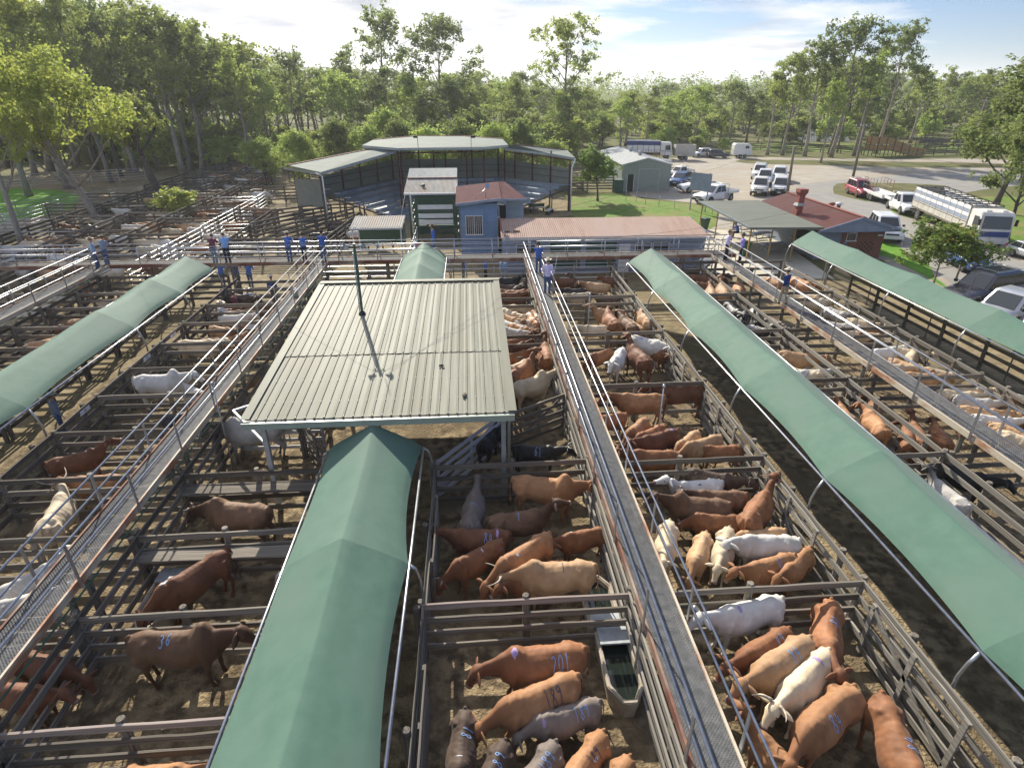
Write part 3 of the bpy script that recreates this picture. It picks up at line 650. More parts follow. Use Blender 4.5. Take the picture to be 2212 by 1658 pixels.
def cow_mesh(pose):
    """pose: dict(bend = body/neck yaw, drop = neck pitch, hump, belly, stride, hyaw)"""
    bend, drop, hump, stride, hyaw = pose.get('bend', 0), pose.get('drop', 0), pose.get('hump', .05), pose.get('stride', 0), pose.get('hyaw', 0)
    fat, up_ = pose.get('fat', 1.0), pose.get('hup', 0)
    mb = MB(); N = 18
    cv = lambda x: bend * .16 * max(0, x + .1) ** 2 + pose.get('hipb', 0) * min(0, x + .1) ** 2
    # trunk: x, half width, top, bottom, ridge sharpness
    T = [(-.86, .10, 1.17, .92), (-.82, .185, 1.245, .82), (-.72, .25, 1.295, .74), (-.60, .275, 1.335, .70), (-.50, .30, 1.352, .67), (-.40, .27, 1.335, .66),
         (-.25, .275, 1.318, .625), (-.05, .325, 1.315, .575), (.15, .345, 1.315, .55), (.32, .325, 1.325, .545), (.46, .285, 1.345 + hump * .75, .56), (.57, .255, 1.335 + hump, .58), (.68, .215, 1.30 + hump * .55, .63), (.80, .15, 1.22, .72)]
    rings = []
    for x, w_, zt, zb in T:
        w_ *= fat; zc = zb + (zt - zb) * .5; h_ = (zt - zb) / 2; ring = []
        for j in range(N):
            a = 2 * pi * j / N; ca, sa = cos(a), sin(a)
            wx = w_ * math.copysign(abs(ca) ** .88, ca)
            if sa > 0: wx *= 1 - .30 * sa ** 2          # narrower along the back
            z = zc + h_ * math.copysign(abs(sa) ** (1.0 if sa > 0 else .9), sa)
            if sa > .3 and abs(ca) > .1: z -= .035 * abs(ca) * (1 if x > -.45 else .55)
            ring.append((x, wx + cv(x), z))
        rings.append(ring)
    mb.loft(rings)
    # hip bones, tail head, shoulder blades
    for s in (-1, 1):
        mb.tube([(-.40, s * .09 + cv(-.44), 1.235), (-.46, s * .155 * fat + cv(-.47), 1.228), (-.52, s * .20 * fat + cv(-.5), 1.14)], [.05, .055, .06], 8)
        mb.tube([(-.68, s * .08, 1.215), (-.77, s * .10, 1.19), (-.825, s * .11, 1.11)], [.055, .06, .045], 8)
        mb.tube([(.50, s * .11 + cv(.5), 1.21), (.55, s * .205 * fat + cv(.55), 1.06), (.60, s * .225 * fat + cv(.6), .84)], [.07, .08, .06], 8)
        mb.tube([(-.58, s * .16, 1.15), (-.60, s * .215 * fat, .95), (-.52, s * .21 * fat, .76)], [.12, .15, .10], 8)
        # legs
        st = stride * s
        fx = .55 + st * .12; hx = -.66 - st * .14
        mb.tube([(.58, s * .17 + cv(.5), .82), (.565 + st * .05, s * .165 + cv(.5), .62), (fx, s * .155 + cv(.5), .40), (fx + .005 - st * .03, s * .155 + cv(.5), .22), (fx + .0 - st * .03, s * .155 + cv(.5), .12)], [.10, .078, .052, .036, .042], 9)
        mb.tube([(fx - st * .03, s * .155 + cv(.5), .13), (fx + .02 - st * .03, s * .155 + cv(.5), .07), (fx + .045 - st * .03, s * .155 + cv(.5), .0)], [.042, .05, .062], 9)
        mb.tube([(-.60, s * .19, .84), (-.57, s * .19, .68), (hx - .04, s * .165, .47), (hx - .035, s * .16, .40), (hx + .0, s * .16, .24), (hx + .025, s * .16, .12)], [.145, .105, .058, .055, .038, .043], 9)
        mb.tube([(hx + .025, s * .16, .13), (hx + .045, s * .16, .07), (hx + .07, s * .16, .0)], [.043, .05, .062], 9)
    # tail
    tb = pose.get('tail', .0)
    mb.tube([(-.80, 0, 1.27), (-.87, 0, 1.235), (-.925, tb * .3, 1.08), (-.935, tb * .8, .85), (-.92, tb, .62)], [.045, .036, .027, .022, .022], 7)
    mb.tube([(-.92, tb, .64), (-.925, tb, .54), (-.92, tb, .42)], [.024, .045, .018], 7)
    # neck
    b0 = Vector((.66, cv(.66), 1.07)); yaw = bend * .35
    d = lambda y, p: Vector((cos(y) * cos(p), sin(y) * cos(p), sin(p)))
    p1 = b0 + d(yaw * .6, .42 + drop * .8) * .20; p2 = p1 + d(yaw, .42 + drop) * .17; p3 = p2 + d(yaw + hyaw * .4, .34 + drop) * .12
    U = Vector((0, 0, 1))
    rg = []
    for c, w_, h_, dd in ((b0 - d(yaw, drop * .5) * .14, .20, .29, d(yaw * .3, drop * .5)), (b0 + d(yaw, .1) * .06, .165, .25, d(yaw * .6, .2 + drop * .7)), (p1, .12, .20, d(yaw, .36 + drop)), (p2, .098, .16, d(yaw, .36 + drop)), (p3, .09, .125, d(yaw + hyaw * .4, .3 + drop))):
        rg.append(ering(c, dd, U, w_, h_, 14))
    mb.loft(rg)
    # dewlap
    mb.tube([b0 + Vector((.05, 0, -.26)), (b0 + p1) / 2 + Vector((.04, 0, -.27)), p2 - Vector((0, 0, .17)), p3 - Vector((0, 0, .10))], [(.05, .09), (.035, .08), (.03, .06), (.03, .04)], 8)
    # head
    hp = -.78 + drop * .5 + up_; hy = yaw + hyaw
    D = d(hy, hp); q = p3 + d(hy, .3 + drop * .4) * .05 + Vector((0, 0, .035)); UP = Vector((0, 0, 1)) if abs(D.z) < .93 else d(hy, 0)
    H = [(-.06, .06, .07), (.0, .115, .12), (.08, .135, .14), (.17, .125, .135), (.27, .088, .108), (.36, .07, .086), (.44, .077, .082), (.49, .068, .068), (.505, .04, .04)]
    mb.loft([ering(q + D * x, D, UP, w_, h_, 14, .92) for x, w_, h_ in H])
    sd = UP.cross(D).normalized(); un = D.cross(sd).normalized()
    if un.z < 0 and UP.z > .5: un = -un
    for s in (-1, 1):        # brow and eye
        mb.tube([q + D * .10 + sd * s * .095 + un * .07, q + D * .15 + sd * s * .105 + un * .06, q + D * .2 + sd * s * .09 + un * .05], [.03, .037, .022], 7)
        mb.tube([q + D * .44 + sd * s * .04 + un * .03, q + D * .475 + sd * s * .045 + un * .02], [.028, .022], 6)
    me = remesh(mb, .024, 7, .55)
    nrm = [v.normal.copy() for v in me.vertices]
    for v, vn in zip(me.vertices, nrm):          # muscle and loose hide: nothing on an animal is quite smooth
        p = v.co; k = .013 * noise.noise((p.x * 5.5, p.y * 6.5, p.z * 4.2)) + .009 * noise.noise((p.x * 13, p.y * 9, p.z * 4)) * (1 if -.45 < p.x < .5 else .5)
        v.co = p + vn * k
    # ears, set into the head: flat drooping leaves
    eb = MB()
    el, ed = pose.get('ear', (.27, -.4))
    for s in (-1, 1):
        o = q + D * .005 + sd * s * .09 + un * .05; dv = (sd * s * 1.0 - D * .15 + Vector((0, 0, ed))).normalized(); nn = dv.cross(D).normalized(); tv = nn.cross(dv).normalized()
        pr = [(-.03, .022), (.05, .05), (.12, .062), (.19, .05), (el - .02, .022), (el, .004)]; rg = []
        for x, w_ in pr:
            c = o + dv * x + Vector((0, 0, -.25 * x * x))
            rg.append([c + tv * w_, c + nn * .012 + tv * w_ * .3, c + nn * .006 - tv * w_ * .3, c - tv * w_ * .9, c - nn * .014 - tv * w_ * .2, c - nn * .012 + tv * w_ * .4])
        eb.loft(rg, True)
    e2 = eb.mesh('ears')
    bm = bmesh.new(); bm.from_mesh(me); bm.from_mesh(e2); bm.to_mesh(me); bm.free(); bpy.data.meshes.remove(e2)
    me.polygons.foreach_set('use_smooth', [True] * len(me.polygons))
    # eye and nostril as a second material slot by nearness, muzzle third
    me['q'] = list(q); me['D'] = list(D); me['sd'] = list(sd); me['un'] = list(un)
    return me
def coat(name, c, c2, dark=None, patch=None, rough=.62):
    """one hide: mottled coat, darker points where the breed has them, bare muzzle"""
    m = mat('hide_' + name, c, c2, rough=rough, scale=3.4, lo=.34, hi=.66, rnd=.2, spec=.2, sheen=.06, bump=.3, bscale=60, detail=8)
    nt = m.node_tree; N = nt.nodes; L = nt.links; b = N['Principled BSDF']; src = b.inputs['Base Color'].links[0].from_socket
    tc = N.new('ShaderNodeTexCoord'); sp = N.new('ShaderNodeSeparateXYZ'); L.new(tc.outputs['Object'], sp.inputs[0])
    def mixin(fac, colr, src):
        mx = N.new('ShaderNodeMix'); mx.data_type = 'RGBA'; L.new(fac, mx.inputs[0]); L.new(src, mx.inputs[6]); mx.inputs[7].default_value = (*colr, 1); return mx.outputs[2]
    if dark:       # darker head, neck and legs
        r = N.new('ShaderNodeMapRange'); r.inputs[1].default_value = .42; r.inputs[2].default_value = .9; L.new(sp.outputs[0], r.inputs[0])
        src = mixin(r.outputs[0], dark, src)
        r = N.new('ShaderNodeMapRange'); r.inputs[1].default_value = .55; r.inputs[2].default_value = .2; L.new(sp.outputs[2], r.inputs[0])
        src = mixin(r.outputs[0], dark, src)
    if patch:      # white patches
        n = N.new('ShaderNodeTexNoise'); n.inputs['Scale'].default_value = 1.6; n.inputs['Detail'].default_value = 2
        oi = N.new('ShaderNodeObjectInfo'); ad = N.new('ShaderNodeVectorMath'); ad.operation = 'ADD'; cx = N.new('ShaderNodeCombineXYZ')
        L.new(oi.outputs['Random'], cx.inputs[0]); sc = N.new('ShaderNodeVectorMath'); sc.operation = 'SCALE'; sc.inputs[3].default_value = 40
        L.new(cx.outputs[0], sc.inputs[0]); L.new(tc.outputs['Object'], ad.inputs[0]); L.new(sc.outputs[0], ad.inputs[1]); L.new(ad.outputs[0], n.inputs['Vector'])
        r = N.new('ShaderNodeMapRange'); r.inputs[1].default_value = .53; r.inputs[2].default_value = .56; L.new(n.outputs['Fac'], r.inputs[0])
        src = mixin(r.outputs[0], patch, src)
    L.new(src, b.inputs['Base Color']); return m
HIDE = {'red': coat('red', (.19, .08, .037), (.30, .135, .06), dark=(.15, .062, .03)), 'dred': coat('dark_red', (.11, .046, .024), (.175, .075, .038)),
        'tan': coat('tan', (.35, .205, .105), (.48, .31, .175), dark=(.29, .16, .08)), 'orange': coat('orange_brown', (.28, .135, .06), (.40, .21, .10), dark=(.22, .10, .045)),
        'cream': coat('cream', (.46, .365, .24), (.56, .46, .32)), 'white': coat('white', (.46, .44, .395), (.58, .555, .51)),
        'grey': coat('grey', (.34, .32, .295), (.45, .43, .40), dark=(.10, .095, .09)), 'brown': coat('brown', (.12, .066, .036), (.185, .105, .06), dark=(.07, .035, .02)),
        'dbrown': coat('dark_brown', (.055, .036, .026), (.10, .068, .05)), 'black': coat('black', (.016, .015, .015), (.03, .028, .027), rough=.42),
        'greyb': coat('grey_brown', (.15, .12, .10), (.20, .165, .14)), 'pied': coat('brown_and_white', (.28, .13, .055), (.36, .18, .08), patch=(.58, .55, .50))}
CN = {'red': 'red', 'dred': 'dark red', 'tan': 'tan', 'orange': 'orange brown', 'cream': 'cream', 'white': 'white', 'grey': 'grey', 'brown': 'brown', 'dbrown': 'dark brown', 'black': 'black', 'greyb': 'grey brown', 'pied': 'brown and white'}
POSES = {'lev': dict(drop=.0, hump=.045), 'low': dict(drop=-.85, hump=.045, tail=.05), 'up': dict(drop=.45, hup=.35, hump=.04), 'left': dict(drop=-.1, bend=.75, hyaw=.55, hump=.045, hipb=.15),
         'right': dict(drop=-.15, bend=-.75, hyaw=-.55, hump=.045, hipb=-.15, tail=.06), 'bull': dict(drop=-.05, hump=.19, fat=1.12, stride=.5, ear=(.27, -.7)), 'blow': dict(drop=-.6, hump=.15, fat=1.12, stride=-.4, ear=(.25, -.5)),
         'walk': dict(drop=-.25, hump=.05, stride=1, tail=-.06), 'curl': dict(drop=-.65, bend=.5, hyaw=.3, hump=.05, hipb=.2)}
COWM = {k: cow_mesh(p) for k, p in POSES.items()}
for me in COWM.values(): me.materials.append(HIDE['red'])
# horns, eyes, ear tags as children
MT['horn'] = mat('horn', (.42, .36, .27), (.20, .16, .12), rough=.45, scale=6)
MT['eye'] = mat('dark_eye', (.01, .008, .006), rough=.1, spec=.7)
MT['muzzle'] = mat('muzzle_skin', (.16, .10, .085), (.26, .17, .14), rough=.4, scale=9)
MT['tagy'] = mat('yellow_ear_tag', (.6, .48, .05), rough=.4)
MT['paintb'] = mat('blue_stock_paint', (.20, .30, .50), rough=.8)
MT['paintw'] = mat('white_stock_paint', (.5, .5, .53), rough=.8)
MT['paintv'] = mat('violet_stock_paint', (.30, .21, .38), (.40, .30, .46), rough=.85, scale=8)
MT['paintd'] = mat('dark_stock_paint', (.06, .06, .09), rough=.6)
_hc = {}
def frame(me): return [Vector(me[k]) for k in ('q', 'D', 'sd', 'un')]
def horn_mesh(pose, s, L_):
    k = (pose, s, L_)
    if k not in _hc:
        q, D, sd, un = frame(COWM[pose]); b = q - D * .01 + sd * s * .07 + un * .09; mb = MB(); pts = []; rr = []
        for i in range(7):
            u = i / 6; pts.append(b + sd * s * (L_ * (u - .25 * u * u)) + un * (L_ * .85 * u * u) + D * (-.02 + L_ * .35 * u * u)); rr.append(.034 * (1 - u) + .005)
        mb.tube(pts, rr, 8); _hc[k] = mb.mesh('horn', MT['horn'])
    return _hc[k]
def eye_mesh(pose, s):
    k = (pose, 'e', s)
    if k not in _hc:
        q, D, sd, un = frame(COWM[pose]); c = q + D * .165 + sd * s * .112 + un * .052; mb = MB()
        mb.loft([ering(c + D * x, D, un, r * .8, r) for x, r in ((-.026, .004), (-.015, .019), (0, .024), (.015, .019), (.026, .004))]); _hc[k] = mb.mesh('eye', MT['eye'])
    return _hc[k]
def nose_mesh(pose):
    k = (pose, 'n')
    if k not in _hc:
        q, D, sd, un = frame(COWM[pose]); mb = MB()
        mb.loft([ering(q + D * x, D, un, w_, h_, 12, .9) for x, w_, h_ in ((.42, .02, .02), (.436, .084, .082), (.475, .08, .078), (.503, .052, .052), (.513, .02, .02))]); _hc[k] = mb.mesh('muzzle', MT['muzzle'])
    return _hc[k]
def tag_mesh(pose, s):
    k = (pose, 't', s)
    if k not in _hc:
        q, D, sd, un = frame(COWM[pose]); c = q + sd * s * .22 + un * .0 + D * .05 + Vector((0, 0, -.05)); mb = MB()
        mb.beam(c - sd * .03, c + sd * .03, .07, .012, un); _hc[k] = mb.mesh('ear_tag', MT['tagy'])
    return _hc[k]
_bvh = {}
def project(pose, me, x0, y0, ang, lift=.006):
    """lay a flat outline (x,y) onto the back of a cow"""
    if pose not in _bvh:
        b = bmesh.new(); b.from_mesh(COWM[pose]); _bvh[pose] = BVHTree.FromBMesh(b); b.free()
    bm = bmesh.new(); bm.from_mesh(me); bmesh.ops.triangulate(bm, faces=bm.faces)
    for _ in range(3):
        lo = [e for e in bm.edges if e.calc_length() > .035]
        if not lo: break
        bmesh.ops.subdivide_edges(bm, edges=lo, cuts=1); bmesh.ops.triangulate(bm, faces=bm.faces)
    ca, sa = cos(ang), sin(ang)
    for v in bm.verts:
        x = x0 + v.co.x * ca - v.co.y * sa; y = y0 + v.co.x * sa + v.co.y * ca
        h, nn, _, _ = _bvh[pose].ray_cast(Vector((x, y, 3)), Vector((0, 0, -1)))
        v.co = (h + nn * lift) if h else Vector((x, y, .5))
    out = bpy.data.meshes.new('painted_number'); bm.to_mesh(out); bm.free(); return out
DIG = {'0': [[(.5, 1), (.15, .8), (.1, .3), (.45, 0), (.85, .3), (.85, .75), (.5, 1)]], '1': [[(.45, 1), (.5, .5), (.5, 0)]], '2': [[(.1, .8), (.45, 1), (.85, .75), (.5, .35), (.1, 0), (.9, .05)]], '3': [[(.1, .9), (.5, 1), (.8, .75), (.45, .52), (.85, .3), (.5, 0), (.1, .1)]],
       '4': [[(.35, 1), (.1, .4), (.85, .45)], [(.65, .8), (.6, 0)]], '5': [[(.8, 1), (.2, .95), (.15, .55), (.7, .55), (.8, .2), (.4, 0), (.1, .1)]], '6': [[(.7, 1), (.25, .6), (.15, .2), (.5, 0), (.8, .25), (.5, .48), (.2, .3)]], '7': [[(.1, .95), (.85, 1), (.5, .5), (.4, 0)]],
       '8': [[(.5, .53), (.2, .8), (.5, 1), (.8, .8), (.5, .53), (.1, .25), (.5, 0), (.9, .25), (.5, .53)]], '9': [[(.8, .75), (.45, .55), (.15, .8), (.5, 1), (.8, .8), (.75, .4), (.6, 0)]]}
def digits(s, size):
    mb = MB(); n = len(s); wd = size * .62
    for i, ch in enumerate(s):
        jx, jy, js = R.uniform(-.01, .01), R.uniform(-.02, .02), R.uniform(.85, 1.1)
        for st in DIG[ch]:
            P = []
            for k in range(len(st) - 1):
                for q in range(4): u = q / 4; P.append(Vector((st[k][0] * (1 - u) + st[k + 1][0] * u, st[k][1] * (1 - u) + st[k + 1][1] * u, 0)))
            P.append(Vector((*st[-1], 0)))
            for _ in range(2): P = [P[0]] + [(P[k - 1] + P[k] * 2 + P[k + 1]) / 4 for k in range(1, len(P) - 1)] + [P[-1]]
            P = [Vector(((i - n / 2 + .5) * wd + (p.x - .5) * wd * .8 * js + jx, (p.y - .5) * size * js + jy, 0)) for p in P]; w2 = .009
            vs = []
            for k, p in enumerate(P):
                t = (P[min(k + 1, len(P) - 1)] - P[max(k - 1, 0)]).normalized(); nn = Vector((-t.y, t.x, 0)) * w2 * R.uniform(.75, 1.3); vs += [p + nn, p - nn]
            mb.add(vs, [(2 * k, 2 * k + 1, 2 * k + 3, 2 * k + 2) for k in range(len(P) - 1)])
    return mb.mesh('d')
def paint(cow, pose, s, col, x, y, flip, size=.2):
    me = digits(s, size); pm = project(pose, me, x, y, pi if flip else 0); bpy.data.meshes.remove(me)
    pm.materials.append(MT[col]); inst('painted_number', pm, cow)
def smear(cow, pose, col, x, y, w_, l_, sd_=1):
    w_ *= .75; l_ *= .75
    rr = random.Random(sd_); pts = [(w_ * cos(2 * pi * j / 12) * rr.uniform(.6, 1.15), l_ * sin(2 * pi * j / 12) * rr.uniform(.6, 1.15), 0) for j in range(12)]
    mb = MB(); mb.v = pts; mb.f = [list(range(12))]; mb.s = [False]; mb.m = [0]; me = mb.mesh('m'); pm = project(pose, me, x, y, 0, .005); pm.name = 'paint_smear'
    pm.materials.append(MT[col]); inst('paint_smear', pm, cow)
COWS = []
def cow(pen, rx, ry, hx, hy, col, pose='lev', note='', horn=0, marks=(), near=True, s=None, tagged=0, loc=None, rz=None):
    if loc is None:
        a = G(rx, ry, 1.28); b = G(hx, hy, 1.28 if pose not in ('low', 'blow', 'curl') else 1.0); d = b - a; rz = math.atan2(d.y, d.x)
        if pose in ('left', 'right'): rz -= (.22 if pose == 'left' else -.22)
        if s is None: s = max(.86, min(1.16, math.hypot(d.x, d.y) / 1.8))
        loc = (a.x + .7 * s * cos(rz), a.y + .7 * s * sin(rz), 0)
    s = s or 1
    kind = 'bull' if pose in ('bull', 'blow') else 'cow'
    o = inst(kind, COWM[pose], None, (loc[0], loc[1], .09), rz, (s, s * R.uniform(.97, 1.06), s * R.uniform(.98, 1.02)), HIDE[col])
    o['category'] = kind
    if near:
        for sd_ in (-1, 1): inst('eye', eye_mesh(pose, sd_), o)
        inst('muzzle', nose_mesh(pose), o)
    if horn:
        for sd_ in (-1, 1): inst('horn', horn_mesh(pose, sd_, horn), o)
    if tagged: inst('ear_tag', tag_mesh(pose, tagged), o)
    dirx = cos(rz)
    for m in marks:
        if m[0] == 'smear': smear(o, pose, *m[1:])
        else:
            txt, c, x = m[0], m[1], m[2]; fl = dirx < .05; y = (m[3] if len(m) > 3 else .13) * (1 if fl else -1)
            paint(o, pose, txt, c, x, y, fl, m[4] if len(m) > 4 else .21)
    COWS.append((o, pen, kind, CN[col], note, loc)); return o
P_ = {'A': 'front pen left of centre walkway', 'B': 'second pen left of centre walkway', 'S': 'shaded pen by the cream roof', 'C': 'pen right of the cream roof', 'D': 'crowded pen behind the cream roof corner', 'E': 'back pen left of centre walkway',
      'J': 'front pen right of centre walkway', 'I': 'second pen right of centre walkway', 'H': 'third pen right of centre walkway', 'Gp': 'fourth pen right of centre walkway', 'F': 'fifth pen right of centre walkway', 'E2': 'back pen right of centre walkway',
      'K': 'pen of red cattle left of right walkway', 'K0': 'front pen left of right walkway', 'L': 'tan and cream pen left of right walkway', 'M': 'black cattle pen left of right walkway', 'N': 'back pen left of right walkway',
      'X': 'front pen beyond the right walkway', 'X2': 'middle pen beyond the right walkway', 'X3': 'back pen beyond the right walkway',
      'La': 'pens right of left walkway', 'Lb': 'pens left of left walkway', 'Lc': 'far pens left of left walkway', 'Ld': 'pens beyond the left canopy', 'Le': 'pens beyond the far left walkway'}
B_, V_, D_, WH = 'paintb', 'paintv', 'paintd', 'paintw'
cow('A', 1249, 1414, 1034, 1461, 'red', 'blow', 'painted 201', marks=[('201', B_, -.3, .2, .19), ('smear', V_, .55, .06, .09, .12, 3)], s=1.12)
cow('A', 1235, 1470, 1047, 1570, 'orange', 'low', 'painted 189', marks=[('189', 'paintd', -.2, .17)])
cow('A', 1286, 1508, 1148, 1572, 'greyb', 'low', 'painted 189', marks=[('189', B_, -.3, .14), ('smear', V_, .62, .12, .06, .08, 5)])
cow('A', 1003, 1532, 988, 1668, 'dbrown', 'lev', 'painted 18', marks=[('81', B_, -.25, .1, .24), ('smear', WH, .3, 0, .02, .12, 8)])
cow('A', 1087, 1599, 1050, 1700, 'dbrown', 'low', 'painted 89', marks=[('89', B_, -.35, .05, .24)])
cow('A', 1195, 1599, 1130, 1700, 'greyb', 'lev', 'painted 189', marks=[('189', B_, -.3, .08, .22)])
cow('A', 1299, 1576, 1222, 1690, 'orange', 'lev', 'with white smear', marks=[('189', D_, -.2, .12, .2), ('smear', WH, -.2, .18, .12, .045, 2)])
cow('A', 1356, 1633, 1290, 1740, 'orange', 'lev', 'at the bottom edge')
cow('B', 1272, 1236, 1097, 1263, 'tan', 'blow', 'with long horns', horn=.36, marks=[('1', D_, -.1, .05, .2)])
cow('B', 1205, 1209, 1107, 1250, 'red', 'lev', 'small and half hidden', s=.88, marks=[('smear', WH, .5, .0, .04, .1, 4)])
cow('B', 1178, 1167, 1057, 1265, 'orange', 'low', 'with white shoulder mark', marks=[('smear', WH, .3, .08, .06, .05, 6)])
cow('B', 1077, 1169, 960, 1250, 'red', 'low', 'with small horns', horn=.12, marks=[('smear', WH, -.1, .05, .03, .1, 7)])
cow('B', 1090, 1152, 953, 1150, 'dred', 'lev', 'painted 84', marks=[('84', B_, -.25, .16), ('smear', V_, -.5, .1, .06, .16, 9)])
cow('B', 1306, 1135, 1205, 1172, 'red', 'left', 'looking back', marks=[('smear', WH, .45, 0, .05, .08, 10)])
cow('B', 1065, 1122, 1201, 1103, 'brown', 'up', 'painted 7, head raised', marks=[('7', B_, 0, .1, .2)])
cow('B', 1013, 1138, 1032, 1048, 'greyb', 'lev', 'facing away', marks=[('7', B_, 0, .05, .2)])
cow('B', 1120, 1047, 1282, 1063, 'orange', 'bull', 'large, beside back fence', s=1.15)
cow('S', 1116, 961, 1222, 967, 'black', 'lev', 'painted 61', horn=.2, marks=[('61', B_, .1, .16, .22)])
cow('S', 1044, 955, 1072, 905, 'black', 'lev', 'nearest the white gate', marks=[('smear', B_, -.3, .05, .05, .1, 2)])
cow('S', 1078, 925, 1088, 886, 'black', 'lev', 'under the roof edge', marks=[('smear', WH, -.3, .05, .03, .08, 3)])
cow('C', 1113, 838, 1206, 809, 'cream', 'bull', 'hump-backed', s=1.1)
cow('C', 1106, 819, 1162, 775, 'red', 'up', 'with raised head')
cow('C', 1098, 790, 1146, 770, 'cream', 'lev', 'by the roof edge')
cow('C', 1184, 784, 1174, 738, 'red', 'up', 'facing the back fence')
cow('C', 1090, 764, 1148, 752, 'red', 'lev'); cow('C', 1090, 748, 1146, 733, 'dred', 'lev'); cow('C', 1088, 735, 1150, 722, 'red', 'up')
for a in ((1086, 663, 1128, 680, 'cream'), (1083, 674, 1128, 690, 'orange'), (1104, 656, 1138, 668, 'cream', 'curl'), (1082, 686, 1112, 696, 'white'), (1103, 696, 1149, 708, 'orange'), (1118, 688, 1158, 700, 'white', 'curl'), (1086, 703, 1126, 711, 'white'), (1150, 668, 1172, 690, 'pied'), (1143, 676, 1160, 700, 'pied')): cow('D', *a)
for a in ((1076, 599, 1129, 599, 'black', 'up'), (1076, 611, 1119, 615, 'dbrown'), (1113, 622, 1141, 606, 'dbrown', 'up'), (1076, 622, 1117, 624, 'dred'), (1093, 629, 1151, 625, 'red'), (1079, 634, 1139, 631, 'dred')): cow('E', *a)
for a in ((1268, 607, 1242, 599, 'dbrown', 'up'), (1313, 614, 1254, 610, 'tan'), (1262, 621, 1214, 622, 'black'), (1276, 629, 1227, 633, 'cream'), (1336, 637, 1285, 631, 'dbrown'), (1240, 600, 1205, 598, 'dred'), (1350, 600, 1300, 596, 'dred')): cow('E2', *a)
cow('F', 1342, 672, 1274, 668, 'tan', 'up', 'with raised head'); cow('F', 1313, 700, 1248, 700, 'cream'); cow('F', 1331, 707, 1321, 676, 'red', 'right'); cow('F', 1370, 707, 1336, 680, 'brown'); cow('F', 1386, 703, 1356, 684, 'tan'); cow('F', 1407, 702, 1377, 680, 'tan', 'low')
cow('Gp', 1364, 733, 1414, 750, 'white', 'right', 'with blue marks', s=1.1, marks=[('smear', B_, -.2, -.1, .1, .05, 4)]); cow('Gp', 1319, 750, 1266, 780, 'red', 'low'); cow('Gp', 1344, 758, 1321, 792, 'white', 'lev', 'facing the camera', horn=.12)
cow('Gp', 1397, 788, 1352, 746, 'dred', 'up', 'with tail towards camera'); cow('Gp', 1403, 737, 1434, 756, 'red', 'lev', 'beside the lane fence')
cow('H', 1512, 842, 1403, 846, 'dred', 'lev', 'beside the fence', marks=[('smear', WH, -.5, .1, .09, .05, 3)]); cow('H', 1426, 864, 1317, 864, 'orange', 'lev', 'nearest the back fence')
cow('H', 1348, 886, 1313, 905, 'red', 'low', 'against the walkway'); cow('H', 1394, 899, 1348, 951, 'orange', 'low', marks=[('smear', WH, .1, 0, .05, .07, 3)]); cow('H', 1432, 912, 1374, 951, 'red', 'low'); cow('H', 1458, 932, 1366, 958, 'dred', 'lev', 'with violet rump paint', marks=[('smear', V_, -.5, .05, .09, .07, 6)])
cow('H', 1506, 925, 1456, 975, 'tan', 'low'); cow('H', 1552, 942, 1466, 982, 'tan', 'low'); cow('H', 1598, 958, 1502, 975, 'red', 'low', 'nearest the front rail'); cow('H', 1460, 982, 1340, 980, 'red', 'lev', 'along the front rail')
cow('I', 1489, 1013, 1613, 1037, 'dbrown', 'lev', 'facing the lane fence'); cow('I', 1552, 1039, 1438, 1048, 'white', 'up', 'with marked back', marks=[('smear', 'paintd', 0, .12, .1, .03, 3)]); cow('I', 1604, 1067, 1478, 1066, 'brown', 'lev', 'behind the leader', horn=.1)
cow('I', 1567, 1091, 1425, 1078, 'brown', 'bull', 'nearest the walkway'); cow('I', 1598, 1111, 1486, 1124, 'red', 'low', 'facing the camera', horn=.06); cow('I', 1616, 1129, 1666, 1057, 'red', 'up', 'facing away')
cow('I', 1447, 1124, 1434, 1208, 'cream', 'lev', 'against the walkway'); cow('I', 1526, 1144, 1500, 1222, 'tan', 'low', 'with white face'); cow('I', 1576, 1137, 1552, 1218, 'cream', 'lev', 'painted 17', marks=[('17', D_, -.1, .12)])
cow('I', 1690, 1137, 1602, 1164, 'tan', 'low', 'near the lane fence'); cow('I', 1716, 1166, 1602, 1181, 'white', 'left', 'with tan face', s=1.0); cow('I', 1710, 1196, 1596, 1229, 'orange', 'lev', 'by the front rail', tagged=1, marks=[('81', B_, -.2, .12, .18)]); cow('I', 1748, 1178, 1695, 1229, 'orange', 'lev', 'with dark face')
cow('J', 1677, 1302, 1531, 1339, 'white', 'lev', 'with pink shoulder mark', s=1.08, marks=[('smear', V_, .3, .05, .08, .12, 2)]); cow('J', 1697, 1362, 1596, 1426, 'red', 'lev', 'with yellow ear tag', tagged=1, s=.98, marks=[('84', B_, -.35, .12, .2)])
cow('J', 1738, 1393, 1630, 1470, 'tan', 'lev', 'painted 84', marks=[('84', B_, -.2, .1, .22)], s=1.1); cow('J', 1781, 1419, 1691, 1517, 'cream', 'lev', 'with curved horns', horn=.34, s=1.08, marks=[('smear', V_, -.35, 0, .05, .18, 6)])
cow('J', 1793, 1309, 1822, 1426, 'red', 'left', 'painted 84, by lane fence', s=1.06, marks=[('84', B_, -.15, .1, .22)]); cow('J', 1832, 1500, 1734, 1601, 'orange', 'curl', 'painted 84', s=1.12, marks=[('84', B_, .05, .2, .22)])
cow('J', 1906, 1524, 1975, 1690, 'red', 'lev', 'painted 84, bottom right', s=1.12, marks=[('84', B_, .1, .12, .22)]); cow('J', 1760, 1690, 1690, 1622, 'orange', 'up', 'with only head showing')
cow('K0', 2026, 1000, 2168, 1040, 'black', 'lev', 'large'); cow('K0', 2092, 1080, 2003, 1014, 'grey', 'up', 'with horns', horn=.28)
